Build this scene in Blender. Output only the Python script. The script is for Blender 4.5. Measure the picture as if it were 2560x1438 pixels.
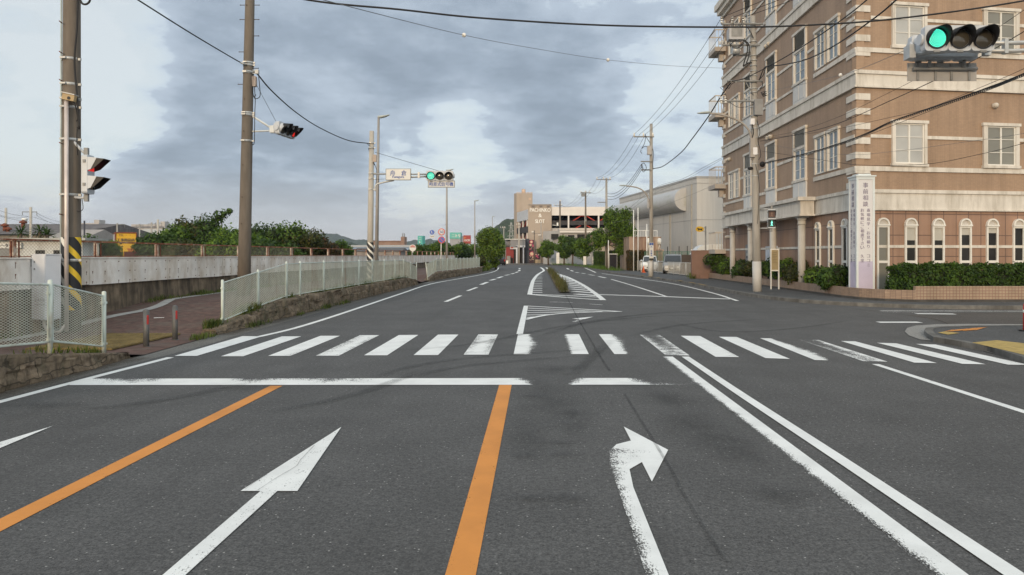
import bpy, math, random
from mathutils import Vector, Matrix, noise as mnoise
from mathutils.geometry import tessellate_polygon
R = math.radians
random.seed(7)
S = bpy.context.scene
for o in list(bpy.data.objects): bpy.data.objects.remove(o)
COL = S.collection

# ---------------------------------------------------------------- camera
CX, HZ, F, H = 1340.0, 637.0, 1800.0, 1.75        # principal point, horizon, focal length in photo pixels; eye height
cam = bpy.data.cameras.new("camera"); camo = bpy.data.objects.new("camera", cam); COL.objects.link(camo)
cam.sensor_width = 36.0; cam.lens = F / 2560 * 36.0
cam.shift_x = -(CX - 1280) / 2560; cam.shift_y = -(719 - HZ) / 2560
cam.clip_start = 0.1; cam.clip_end = 6000
camo.location = (0, 0, H); camo.rotation_euler = (R(90), 0, 0)
S.camera = camo

# ---------------------------------------------------------------- world, sun, exposure
SUN_EL, SUN_AZ = R(12.0), R(-14.0)                  # low sun behind the camera, a little to the left
w = bpy.data.worlds.new("World"); S.world = w; w.use_nodes = True
nt = w.node_tree; nt.nodes.clear()
def N(t, ty, **kw):
    n = t.nodes.new(ty)
    for k, v in kw.items():
        if k.startswith('i_'): n.inputs[k[2:].replace('_', ' ')].default_value = v
        else: setattr(n, k, v)
    return n
def L(t, a, b): t.links.new(a, b)
def math_n(t, op, a, b=None, c=None, clamp=False):
    n = N(t, 'ShaderNodeMath', operation=op); n.use_clamp = clamp
    for i, v in enumerate((a, b, c)):
        if v is None: continue
        if isinstance(v, (int, float)): n.inputs[i].default_value = v
        else: L(t, v, n.inputs[i])
    return n.outputs[0]
def ramp(t, fac, stops, interp='LINEAR'):
    n = N(t, 'ShaderNodeValToRGB'); e = n.color_ramp.elements; n.color_ramp.interpolation = interp
    while len(e) < len(stops): e.new(0.5)
    for el, (p, c) in zip(e, stops):
        el.position = p; el.color = (*c, 1) if len(c) == 3 else c
    L(t, fac, n.inputs[0]); return n.outputs[0]
def mixc(t, fac, a, b, mode='MIX'):
    n = N(t, 'ShaderNodeMix', data_type='RGBA', blend_type=mode)
    for s, v in ((n.inputs[0], fac), (n.inputs[6], a), (n.inputs[7], b)):
        if isinstance(v, (int, float)): s.default_value = v
        elif isinstance(v, tuple): s.default_value = (*v, 1)
        else: L(t, v, s)
    return n.outputs[2]
def sky_world():
    t = nt
    tc = N(t, 'ShaderNodeTexCoord'); sep = N(t, 'ShaderNodeSeparateXYZ'); L(t, tc.outputs['Generated'], sep.inputs[0])
    x, y, z = sep.outputs
    sky = N(t, 'ShaderNodeTexSky', sky_type='NISHITA', sun_disc=False, sun_elevation=SUN_EL, sun_rotation=R(180) - SUN_AZ)
    zz = math_n(t, 'ADD', math_n(t, 'MAXIMUM', z, 0.0), 0.22)
    cmb = N(t, 'ShaderNodeCombineXYZ'); L(t, math_n(t, 'DIVIDE', x, zz), cmb.inputs[0]); L(t, math_n(t, 'DIVIDE', y, zz), cmb.inputs[1])
    mp = N(t, 'ShaderNodeMapping'); L(t, cmb.outputs[0], mp.inputs[0]); mp.inputs['Location'].default_value = (3.1, 1.7, 0.4); mp.inputs['Scale'].default_value = (1.0, 1.0, 1)
    n1 = N(t, 'ShaderNodeTexNoise', i_Scale=1.35, i_Detail=9.0, i_Roughness=0.56, i_Distortion=0.25); L(t, mp.outputs[0], n1.inputs['Vector'])
    n2 = N(t, 'ShaderNodeTexNoise', i_Scale=6.5, i_Detail=7.0, i_Roughness=0.6); L(t, mp.outputs[0], n2.inputs['Vector'])
    d = math_n(t, 'ADD', math_n(t, 'MULTIPLY', n1.outputs[0], 0.66), math_n(t, 'MULTIPLY', n2.outputs[0], 0.34))
    # banks and gaps of the cloud cover: (photo x, y, radius, density)
    for bx_, by_, br, am in ((60, 120, 330, -.17), (170, 330, 220, -.12), (300, 240, 160, -.06), (1085, 415, 210, -.13), (1190, 300, 150, -.09), (1700, 290, 190, -.10), (1560, 30, 260, -.02), (720, 70, 420, .07), (960, 340, 190, .08), (1440, 470, 260, .07), (560, 470, 420, .09), (1330, 170, 330, .05), (330, 110, 150, -.03), (880, 270, 120, -.05), (120, 480, 250, .04)):
        dv = Vector(((bx_ - CX) / F, 1, (HZ - by_) / F)).normalized(); dt = N(t, 'ShaderNodeVectorMath', operation='DOT_PRODUCT'); L(t, tc.outputs['Generated'], dt.inputs[0]); dt.inputs[1].default_value = dv
        mr = N(t, 'ShaderNodeMapRange', interpolation_type='SMOOTHSTEP'); L(t, dt.outputs['Value'], mr.inputs[0]); mr.inputs[1].default_value = math.cos(br / F); mr.inputs[2].default_value = 1.0; mr.inputs[3].default_value = 0; mr.inputs[4].default_value = am
        d = math_n(t, 'ADD', d, mr.outputs[0])
    cl = ramp(t, d, [(0.33, (9.0, 9.6, 9.9)), (0.40, (7.9, 8.7, 9.2)), (0.455, (6.6, 7.5, 8.4)), (0.48, (5.2, 6.05, 7.1)), (0.54, (4.5, 5.3, 6.3)), (0.60, (3.7, 4.45, 5.4)), (0.68, (3.1, 3.75, 4.6))])
    thin = ramp(t, d, [(0.36, (.3, .3, .3)), (0.5, (.06, .06, .06))])
    c = mixc(t, thin, cl, sky.outputs[0])
    hz = math_n(t, 'SUBTRACT', 1.0, math_n(t, 'MULTIPLY', z, 8.6), clamp=True)     # pale band low over the horizon
    hz = math_n(t, 'POWER', hz, 1.1)
    c = mixc(t, math_n(t, 'MULTIPLY', hz, 0.95), c, (6.9, 6.85, 6.8))
    # the sky behind the camera and overhead is the bright, sunlit side
    back = math_n(t, 'ADD', math_n(t, 'MULTIPLY', y, -0.62), math_n(t, 'MULTIPLY', z, 0.62))
    gb = math_n(t, 'MAXIMUM', math_n(t, 'ADD', back, 0.12), 0.0); gc = N(t, 'ShaderNodeCombineXYZ')
    for i_, kk in enumerate((1.2, 1.05, .8)): L(t, math_n(t, 'ADD', 1.0, math_n(t, 'MULTIPLY', gb, kk)), gc.inputs[i_])
    g = gc.outputs[0]
    c = mixc(t, 1.0, c, g, 'MULTIPLY')
    bg = N(t, 'ShaderNodeBackground', i_Strength=0.1); L(t, c, bg.inputs[0])
    out = N(t, 'ShaderNodeOutputWorld'); L(t, bg.outputs[0], out.inputs[0])
sky_world()
sl = bpy.data.lights.new("sun", 'SUN'); sl.energy = 1.9; sl.angle = R(9); sl.color = (1.0, 0.73, 0.44)
so = bpy.data.objects.new("sun", sl); COL.objects.link(so)
sd = Vector((math.sin(SUN_AZ) * math.cos(SUN_EL), -math.cos(SUN_AZ) * math.cos(SUN_EL), math.sin(SUN_EL)))
so.rotation_euler = sd.to_track_quat('Z', 'Y').to_euler()
S.view_settings.view_transform = 'Standard'; S.view_settings.look = 'None'
S.view_settings.exposure = 0.0; S.view_settings.gamma = 1.0; S.view_settings.use_curve_mapping = False
S.cycles.use_denoising = True
HAZE_D = 0.00016
S.cycles.max_bounces = 6; S.cycles.transparent_max_bounces = 24; S.cycles.volume_bounces = 0

# ---------------------------------------------------------------- geometry helpers
def G(px, py, z=0.0):
    Y = F * (H - z) / (py - HZ); return Vector(((px - CX) * Y / F, Y, z))
def P(px, py, Y): return Vector(((px - CX) * Y / F, Y, H + (HZ - py) * Y / F))
def lerp(a, b, t): return a + (b - a) * t
def interp(tab, x):
    if x <= tab[0][0]: return tab[0][1]
    for (a, u), (b, v) in zip(tab, tab[1:]):
        if x <= b: return u + (v - u) * (x - a) / (b - a)
    return tab[-1][1]
def catmull(pts, n=8):
    pts = [Vector(p) for p in pts]
    if len(pts) < 3: return [pts[0].lerp(pts[1], i / n) for i in range(n + 1)]
    q = [2 * pts[0] - pts[1]] + pts + [2 * pts[-1] - pts[-2]]; out = []
    for i in range(1, len(q) - 2):
        a, b, c, d = q[i - 1:i + 3]
        for k in range(n):
            t = k / n
            out.append(0.5 * (2 * b + (c - a) * t + (2 * a - 5 * b + 4 * c - d) * t * t + (3 * b - a - 3 * c + d) * t ** 3))
    out.append(pts[-1]); return out
class MB:
    def __init__(s): s.v = []; s.f = []; s.m = []; s.sm = []; s.w = {}; s.T = None
    def add(s, vs, fs, mi=0, smooth=False):
        o = len(s.v)
        for p in vs:
            p = Vector(p); s.v.append(s.T @ p if s.T is not None else p)
        for f in fs: s.f.append([o + i for i in f]); s.m.append(mi); s.sm.append(smooth)
        return o
    def box(s, x0, x1, y0, y1, z0, z1, mi=0):
        s.add([(x, y, z) for z in (z0, z1) for y in (y0, y1) for x in (x0, x1)],
              [(0, 2, 3, 1), (4, 5, 7, 6), (0, 1, 5, 4), (2, 6, 7, 3), (0, 4, 6, 2), (1, 3, 7, 5)], mi)
    def cbox(s, c, sz, mi=0, rot=None):
        c = Vector(c); vs = []
        for k in (-.5, .5):
            for j in (-.5, .5):
                for i in (-.5, .5):
                    p = Vector((i * sz[0], j * sz[1], k * sz[2]))
                    vs.append(c + (rot @ p if rot is not None else p))
        s.add(vs, [(0, 2, 3, 1), (4, 5, 7, 6), (0, 1, 5, 4), (2, 6, 7, 3), (0, 4, 6, 2), (1, 3, 7, 5)], mi)
    def rbox(s, x0, x1, y0, y1, z0, z1, b, mi=0, smooth=False):        # box with bevelled vertical (y-axis) edges, rounded outline in xz
        pl = []
        for cx, cz, a0 in ((x1 - b, z1 - b, 0), (x0 + b, z1 - b, 90), (x0 + b, z0 + b, 180), (x1 - b, z0 + b, 270)):
            for k in range(4): a = R(a0 + k * 30); pl.append((cx + b * math.cos(a), cz + b * math.sin(a)))
        n = len(pl); vs = [(x, y0, z) for x, z in pl] + [(x, y1, z) for x, z in pl]
        s.add(vs, [tuple(range(n)), tuple(range(2 * n - 1, n - 1, -1))], mi)
        s.add(vs, [(i, i + n, (i + 1) % n + n, (i + 1) % n) for i in range(n)], mi, smooth)
    def tube(s, pts, r, n=8, mi=0, caps=True, smooth=True):
        pts = [Vector(p) for p in pts]; k = len(pts)
        rs = [r] * k if isinstance(r, (int, float)) else list(r)
        vs = []; up = None
        for i, p in enumerate(pts):
            d = (pts[min(i + 1, k - 1)] - pts[max(i - 1, 0)]).normalized()
            if up is None: up = Vector((0, 0, 1)) if abs(d.z) < .9 else Vector((1, 0, 0))
            a = d.cross(up)
            if a.length < 1e-4: a = d.cross(Vector((0, 1, 0)))
            a.normalize(); b = a.cross(d).normalized(); up = b
            for j in range(n):
                t = 2 * math.pi * (j + .5) / n; vs.append(p + (a * math.cos(t) + b * math.sin(t)) * rs[i])
        fs = [(i * n + j, i * n + (j + 1) % n, (i + 1) * n + (j + 1) % n, (i + 1) * n + j) for i in range(k - 1) for j in range(n)]
        o = s.add(vs, fs, mi, smooth)
        if caps:
            s.f.append([o + j for j in range(n)][::-1]); s.f.append([o + (k - 1) * n + j for j in range(n)]); s.m += [mi, mi]; s.sm += [False, False]
    def cyl(s, a, b, r, r2=None, n=12, mi=0): s.tube([a, b], [r, r if r2 is None else r2], n, mi)
    def ball(s, c, r, mi=0, nu=12, nv=8, sc=(1, 1, 1)):
        c = Vector(c); vs = []
        for i in range(nv + 1):
            ph = math.pi * i / nv
            for j in range(nu):
                th = 2 * math.pi * j / nu
                vs.append(c + Vector((r * sc[0] * math.sin(ph) * math.cos(th), r * sc[1] * math.sin(ph) * math.sin(th), r * sc[2] * math.cos(ph))))
        s.add(vs, [(i * nu + j, (i + 1) * nu + j, (i + 1) * nu + (j + 1) % nu, i * nu + (j + 1) % nu) for i in range(nv) for j in range(nu)], mi, True)
    def prism(s, poly, z0, z1, mi=0, mside=None):
        n = len(poly); tri = tessellate_polygon([[Vector((p[0], p[1], 0)) for p in poly]])
        s.add([(p[0], p[1], z1) for p in poly], [tuple(t) for t in tri], mi)
        if z0 is not None:
            s.add([(p[0], p[1], z0) for p in poly], [tuple(t)[::-1] for t in tri], mi)
            s.add([(p[0], p[1], z0) for p in poly] + [(p[0], p[1], z1) for p in poly], [(i, (i + 1) % n, n + (i + 1) % n, n + i) for i in range(n)], mi if mside is None else mside)
    def plate(s, poly, O, U, V, d, mi=0):                             # polygon in the plane O + x U + y V, thickness d towards -UxV .. +UxV
        O, U, V = Vector(O), Vector(U), Vector(V); W = U.cross(V).normalized() * d; n = len(poly)
        tri = tessellate_polygon([[Vector((p[0], p[1], 0)) for p in poly]])
        a = [O + U * p[0] + V * p[1] for p in poly]; b = [p + W for p in a]
        s.add(a, [tuple(t) for t in tri], mi); s.add(b, [tuple(t) for t in tri], mi)
        s.add(a + b, [(i, (i + 1) % n, n + (i + 1) % n, n + i) for i in range(n)], mi)
    def disc(s, O, U, V, r, d, mi=0, n=24):
        s.plate([(r * math.cos(2 * math.pi * i / n), r * math.sin(2 * math.pi * i / n)) for i in range(n)], O, U, V, d, mi)
    def ring(s, O, U, V, r0, r1, d, mi=0, n=24, a0=0, a1=360):
        O, U, V = Vector(O), Vector(U), Vector(V); W = U.cross(V).normalized() * d; vs = []; m = n + 1
        for i in range(m):
            a = R(lerp(a0, a1, i / n)); e = U * math.cos(a) + V * math.sin(a)
            vs += [O + e * r0, O + e * r1, O + e * r1 + W, O + e * r0 + W]
        s.add(vs, [(4 * i + k, 4 * i + (k + 1) % 4, 4 * i + 4 + (k + 1) % 4, 4 * i + 4 + k) for i in range(n) for k in range(4)], mi)
    def patch(s, q, nx, ny, z, wear=None, mi=0):                       # bilinear ground patch, q = TL TR BR BL
        q = [Vector((p[0], p[1], z)) for p in q]; vs = []; o = len(s.v)
        for j in range(ny + 1):
            for i in range(nx + 1):
                u, v = i / nx, j / ny
                vs.append(q[0].lerp(q[1], u).lerp(q[3].lerp(q[2], u), v))
                if wear: s.w[o + len(vs) - 1] = wear(u, v)
        s.add(vs, [(j * (nx + 1) + i, (j + 1) * (nx + 1) + i, (j + 1) * (nx + 1) + i + 1, j * (nx + 1) + i + 1) for j in range(ny) for i in range(nx)], mi)
    def strip(s, pts, wid, z, wear=0.0, mi=0, n=6, prof=(.09, 0, 0, .09)):                    # painted line along ground points
        pts = catmull([(p[0], p[1], 0) for p in pts], n) if n else [Vector((p[0], p[1], 0)) for p in pts]; k = len(pts); vs = []; o = len(s.v)
        ws = wid if isinstance(wid, (list, tuple)) else (wid, wid)
        for i, p in enumerate(pts):
            d = (pts[min(i + 1, k - 1)] - pts[max(i - 1, 0)]).normalized(); a = Vector((-d.y, d.x, 0)) * lerp(ws[0], ws[1], i / (k - 1)) / 2
            for t, ww in zip((1, .33, -.33, -1), prof):
                q = p + a * t; vs.append((q.x, q.y, z)); s.w[o + len(vs) - 1] = wear + ww
        s.add(vs, [(i * 4 + j, i * 4 + j + 1, i * 4 + j + 5, i * 4 + j + 4) for i in range(k - 1) for j in range(3)], mi)
_tc = {}
def text2d(body):
    if body in _tc: return _tc[body]
    cu = bpy.data.curves.new("t", 'FONT'); cu.body = body; cu.size = 1; cu.align_x = 'CENTER'; cu.align_y = 'CENTER'; cu.resolution_u = 3
    ob = bpy.data.objects.new("t", cu); COL.objects.link(ob)
    dg = bpy.context.evaluated_depsgraph_get(); me = bpy.data.meshes.new_from_object(ob.evaluated_get(dg))
    vs = [Vector(v.co) for v in me.vertices]; fs = [tuple(p.vertices) for p in me.polygons]
    if vs:
        cx = (min(v.x for v in vs) + max(v.x for v in vs)) / 2; cy = (min(v.y for v in vs) + max(v.y for v in vs)) / 2
        hgt = max(v.y for v in vs) - min(v.y for v in vs); wid = max(v.x for v in vs) - min(v.x for v in vs)
        vs = [(v.x - cx, v.y - cy) for v in vs]
    else: hgt = wid = 1
    bpy.data.objects.remove(ob); bpy.data.curves.remove(cu); bpy.data.meshes.remove(me)
    _tc[body] = (vs, fs, wid, hgt); return _tc[body]
def put_text(mb, body, O, U, V, height=None, width=None, mi=0, bold=0):
    vs, fs, tw, th = text2d(body); O, U, V = Vector(O), Vector(U), Vector(V)
    sy = height / th if height else width / tw; sx = width / tw if width else sy
    W = U.cross(V).normalized() * .004
    for k in ([0] if not bold else [-bold, 0, bold]):
        mb.add([O + U * (x * sx + k) + V * (y * sy) + W * (k * 10 + 1) for x, y in vs], fs, mi)

ROOT = {}
def setp(o, label=None, cat=None, group=None, kind=None):
    if label: o['label'] = label
    if cat: o['category'] = cat
    if group: o['group'] = group
    if kind: o['kind'] = kind
    return o
def thing(name, label, cat, loc, group=None, kind=None):
    o = bpy.data.objects.new(name, None); COL.objects.link(o); o.empty_display_size = .2
    o.location = loc; ROOT[o.name] = Vector(loc); return setp(o, label, cat, group, kind)
def clusters(mb):
    n = len(mb.v); par = list(range(n))
    def fd(a):
        while par[a] != a: par[a] = par[par[a]]; a = par[a]
        return a
    for f in mb.f:
        for i in f[1:]: par[fd(i)] = fd(f[0])
    box = {}
    for i, v in enumerate(mb.v):
        b = box.setdefault(fd(i), [v.copy(), v.copy()])
        for k in range(3): b[0][k] = min(b[0][k], v[k]); b[1][k] = max(b[1][k], v[k])
    ks = list(box)
    for i, a in enumerate(ks):
        for b in ks[:i]:
            if all(box[a][0][k] - .03 <= box[b][1][k] and box[b][0][k] - .03 <= box[a][1][k] for k in range(3)): par[fd(a)] = fd(b)
    out = {}
    for f, m, s in zip(mb.f, mb.m, mb.sm):
        c = out.setdefault(fd(f[0]), (MB(), {})); q = []
        for i in f:
            if i not in c[1]: c[1][i] = len(c[0].v); c[0].v.append(mb.v[i])
            q.append(c[1][i])
        c[0].f.append(q); c[0].m.append(m); c[0].sm.append(s)
    return [c[0] for c in out.values()]
SPLIT = {'quoin', 'crossarm', 'terminal_box', 'clamp_band', 'vent_cap', 'insulator', 'step_bolt', 'cable_clamp', 'bracket', 'transformer_box', 'cable', 'cable_loop', 'lock', 'downpipe', 'vent', 'footing'}
def build(name, mb, mats, parent=None, label=None, cat=None, group=None, kind=None, loc=None):
    if parent is not None and name in SPLIT:
        cs = clusters(mb)
        if 1 < len(cs) <= 60:
            SPLIT.discard(name); r = [build(name, c, mats, parent, label) for c in cs]; SPLIT.add(name); return r[0]
    me = bpy.data.meshes.new(name); off = Vector((0, 0, 0))
    if parent is not None: off = ROOT[parent.name]
    elif loc is not None: off = Vector(loc)
    me.from_pydata([v - off for v in mb.v], [], mb.f)
    mats = mats if isinstance(mats, (list, tuple)) else [mats]
    for m in mats: me.materials.append(m)
    me.polygons.foreach_set('material_index', mb.m); me.polygons.foreach_set('use_smooth', mb.sm)
    if mb.w:
        a = me.attributes.new('wear', 'FLOAT', 'POINT')
        for i, v in mb.w.items(): a.data[i].value = v
    me.update(); o = bpy.data.objects.new(name, me); COL.objects.link(o)
    ROOT[o.name] = off
    if parent is not None: o.parent = parent
    else: o.location = off
    return setp(o, label, cat, group, kind)
def copy_tree(o, loc, rotz=0.0, label=None, scale=None):
    def rec(a, par):
        c = a.copy(); COL.objects.link(c); c.parent = par
        for ch in list(a.children): rec(ch, c)
        return c
    r = rec(o, None); r.location = loc; r.rotation_euler = (0, 0, rotz)
    if scale: r.scale = scale
    if label: r['label'] = label
    return r
# ---------------------------------------------------------------- materials
def newmat(name):
    m = bpy.data.materials.new(name); m.use_nodes = True; t = m.node_tree; t.nodes.clear()
    b = N(t, 'ShaderNodeBsdfPrincipled'); o = N(t, 'ShaderNodeOutputMaterial'); L(t, b.outputs[0], o.inputs[0]); return m, t, b, o
def pos(t, sc=(1, 1, 1)):
    g = N(t, 'ShaderNodeNewGeometry'); mp = N(t, 'ShaderNodeMapping'); mp.inputs['Scale'].default_value = sc
    L(t, g.outputs['Position'], mp.inputs[0]); return mp.outputs[0]
def nz(t, vec, scale, detail=4, rough=.55):
    n = N(t, 'ShaderNodeTexNoise', i_Scale=scale, i_Detail=detail, i_Roughness=rough); L(t, vec, n.inputs['Vector']); return n.outputs[0]
def tup(c, k): return tuple(max(0, min(1, x * k)) for x in c)
MATS = {}
def M(name, col, rough=.65, var=.12, scale=2.5, metal=0.0, bump=0.0, bscale=60, spec=.4, vs=(1, 1, 1), dirt=None, dirt_amt=.5, dscale=1.2, dvs=(1, 1, .12)):
    if name in MATS: return MATS[name]
    m, t, b, o = newmat(name); p = pos(t, vs)
    c = ramp(t, nz(t, p, scale), [(.3, tup(col, 1 - var)), (.7, tup(col, 1 + var))])
    if dirt:
        d = ramp(t, nz(t, pos(t, dvs), dscale, 6, .65), [(.62 - .3 * dirt_amt, (0, 0, 0)), (.85 - .3 * dirt_amt, (1, 1, 1))])
        c = mixc(t, d, c, dirt)
    L(t, c, b.inputs['Base Color']); b.inputs['Roughness'].default_value = rough; b.inputs['Metallic'].default_value = metal
    b.inputs['Specular IOR Level'].default_value = spec
    if bump:
        bp = N(t, 'ShaderNodeBump', i_Strength=bump, i_Distance=.01); L(t, nz(t, pos(t), bscale, 3), bp.inputs['Height']); L(t, bp.outputs[0], b.inputs['Normal'])
    MATS[name] = m; return m
def glow(name, col, strength, base=(.1, .1, .1)):
    m, t, b, o = newmat(name); b.inputs['Base Color'].default_value = (*base, 1); b.inputs['Emission Color'].default_value = (*col, 1)
    b.inputs['Emission Strength'].default_value = strength; b.inputs['Roughness'].default_value = .3; return m
def asphalt(name, c0, specks=.5, lane=True):
    m, t, b, o = newmat(name); p = pos(t)
    base = ramp(t, math_n(t, 'ADD', math_n(t, 'MULTIPLY', nz(t, p, 1.1, 6, .6), .6), math_n(t, 'MULTIPLY', nz(t, p, .22, 3, .5), .4)), [(.34, tup(c0, .8)), (.66, tup(c0, 1.16))])
    grain = ramp(t, math_n(t, 'ADD', math_n(t, 'MULTIPLY', nz(t, p, 62, 2, .7), .6), math_n(t, 'MULTIPLY', nz(t, p, 23, 2, .7), .4)), [(.32, (.38, .38, .38)), (.5, (1, 1, 1)), (.68, (1.75, 1.74, 1.7))])
    c = mixc(t, 1.0, base, grain, 'MULTIPLY')
    v = N(t, 'ShaderNodeTexVoronoi', i_Scale=36.0); L(t, p, v.inputs['Vector'])
    sep = N(t, 'ShaderNodeSeparateColor'); L(t, v.outputs['Color'], sep.inputs[0])
    sp = math_n(t, 'MULTIPLY', math_n(t, 'LESS_THAN', v.outputs['Distance'], .24), math_n(t, 'GREATER_THAN', sep.outputs[0], 1 - .12 * specks))
    c = mixc(t, math_n(t, 'MULTIPLY', sp, .75), c, (.40, .39, .37))
    v2 = N(t, 'ShaderNodeTexVoronoi', i_Scale=60.0); L(t, p, v2.inputs['Vector'])
    sep2 = N(t, 'ShaderNodeSeparateColor'); L(t, v2.outputs['Color'], sep2.inputs[0])
    sp2 = math_n(t, 'MULTIPLY', math_n(t, 'LESS_THAN', v2.outputs['Distance'], .3), math_n(t, 'GREATER_THAN', sep2.outputs[1], .9))
    c = mixc(t, math_n(t, 'MULTIPLY', sp2, .35), c, (.2, .2, .2))
    if lane:                                                          # polished, oil-darkened streaks along the lanes
        st = ramp(t, nz(t, pos(t, (1.5, .16, 1)), 1.0, 5, .6), [(.5, (0, 0, 0)), (.72, (1, 1, 1))])
        c = mixc(t, math_n(t, 'MULTIPLY', st, .38), c, tup(c0, .55))
        oil = ramp(t, nz(t, pos(t, (1.7, 2.6, 1)), 1.3, 4, .7), [(.66, (0, 0, 0)), (.74, (1, 1, 1))])
        c = mixc(t, math_n(t, 'MULTIPLY', oil, .45), c, tup(c0, .5))
    L(t, c, b.inputs['Base Color']); b.inputs['Roughness'].default_value = .82; b.inputs['Specular IOR Level'].default_value = .35
    bp = N(t, 'ShaderNodeBump', i_Strength=.5, i_Distance=.006); L(t, nz(t, p, 130, 2), bp.inputs['Height']); L(t, bp.outputs[0], b.inputs['Normal'])
    return m
def worn_paint(name, col, var=.05):
    m, t, b, o = newmat(name); p = pos(t)
    c = ramp(t, nz(t, p, 2.2, 6, .6), [(.3, tup(col, 1 - 3 * var)), (.6, col)])
    L(t, c, b.inputs['Base Color']); b.inputs['Roughness'].default_value = .7
    a = N(t, 'ShaderNodeAttribute', attribute_name='wear')
    fine = math_n(t, 'ADD', math_n(t, 'MULTIPLY', nz(t, pos(t, (1, .5, 1)), 80, 3, .75), .75), math_n(t, 'MULTIPLY', nz(t, p, 5, 3), .35))
    al = math_n(t, 'ADD', math_n(t, 'MULTIPLY', math_n(t, 'SUBTRACT', fine, .55), 1.9), .62)
    al = math_n(t, 'MULTIPLY', math_n(t, 'SUBTRACT', al, a.outputs['Fac']), 5.0, clamp=True)
    tr = N(t, 'ShaderNodeBsdfTransparent'); mx = N(t, 'ShaderNodeMixShader'); L(t, al, mx.inputs[0]); L(t, tr.outputs[0], mx.inputs[1]); L(t, b.outputs[0], mx.inputs[2]); L(t, mx.outputs[0], o.inputs[0])
    return m
def soft_stain(name, col, amt):
    m, t, b, o = newmat(name); b.inputs['Base Color'].default_value = (*col, 1); b.inputs['Roughness'].default_value = .8
    a = N(t, 'ShaderNodeAttribute', attribute_name='wear')
    al = math_n(t, 'MULTIPLY', math_n(t, 'MULTIPLY', math_n(t, 'SUBTRACT', 1.0, a.outputs['Fac'], clamp=True), amt), ramp(t, nz(t, pos(t), 3, 5, .7), [(.3, (.35,) * 3), (.65, (1, 1, 1))]))
    tr = N(t, 'ShaderNodeBsdfTransparent'); mx = N(t, 'ShaderNodeMixShader'); L(t, al, mx.inputs[0]); L(t, tr.outputs[0], mx.inputs[1]); L(t, b.outputs[0], mx.inputs[2]); L(t, mx.outputs[0], o.inputs[0])
    return m
def tiles(name, col, mortar, U, tw, th, gap=.07, rough=.55, var=.12):
    """small wall tiles; U is the horizontal direction of the wall"""
    m, t, b, o = newmat(name); g = N(t, 'ShaderNodeNewGeometry')
    d = N(t, 'ShaderNodeVectorMath', operation='DOT_PRODUCT'); L(t, g.outputs['Position'], d.inputs[0]); d.inputs[1].default_value = U
    sp = N(t, 'ShaderNodeSeparateXYZ'); L(t, g.outputs['Position'], sp.inputs[0])
    cb = N(t, 'ShaderNodeCombineXYZ'); L(t, d.outputs['Value'], cb.inputs[0]); L(t, sp.outputs[2], cb.inputs[1])
    br = N(t, 'ShaderNodeTexBrick', offset=0.0, squash=1.0); L(t, cb.outputs[0], br.inputs['Vector'])
    br.inputs['Color1'].default_value = (*tup(col, 1 - var), 1); br.inputs['Color2'].default_value = (*tup(col, 1 + var), 1); br.inputs['Mortar'].default_value = (*mortar, 1)
    br.inputs['Scale'].default_value = 1; br.inputs['Brick Width'].default_value = tw; br.inputs['Row Height'].default_value = th; br.inputs['Mortar Size'].default_value = th * gap; br.inputs['Bias'].default_value = 0
    c = mixc(t, 1.0, br.outputs[0], ramp(t, nz(t, pos(t), .8, 5), [(.3, (.9, .9, .9)), (.7, (1.06, 1.06, 1.06))]), 'MULTIPLY')
    c = mixc(t, 1.0, c, ramp(t, nz(t, pos(t, (1.6, 1.6, .09)), 1.3, 6, .7), [(.3, (.8, .79, .77)), (.55, (1.02, 1.02, 1.02))]), 'MULTIPLY')
    L(t, c, b.inputs['Base Color']); b.inputs['Roughness'].default_value = rough
    bp = N(t, 'ShaderNodeBump', i_Strength=.4, i_Distance=.004, invert=True); L(t, br.outputs['Fac'], bp.inputs['Height']); L(t, bp.outputs[0], b.inputs['Normal'])
    return m
def leaf(name, c0, c1, c2=None, trans=.3):
    m, t, b, o = newmat(name); g = N(t, 'ShaderNodeNewGeometry')
    st = [(0, c0), (.75, c1)] + ([(1, c2)] if c2 else [])
    c = ramp(t, g.outputs['Random Per Island'], st)
    big = ramp(t, nz(t, pos(t), 1.5, 4, .6), [(.36, (.55, .58, .55)), (.64, (1.45, 1.35, 1.2))])
    c = mixc(t, 1.0, c, big, 'MULTIPLY')
    L(t, c, b.inputs['Base Color']); b.inputs['Roughness'].default_value = .55; b.inputs['Specular IOR Level'].default_value = .3
    tl = N(t, 'ShaderNodeBsdfTranslucent'); L(t, c, tl.inputs[0]); mx = N(t, 'ShaderNodeMixShader'); mx.inputs[0].default_value = trans
    L(t, b.outputs[0], mx.inputs[1]); L(t, tl.outputs[0], mx.inputs[2]); L(t, mx.outputs[0], o.inputs[0]); return m
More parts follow.
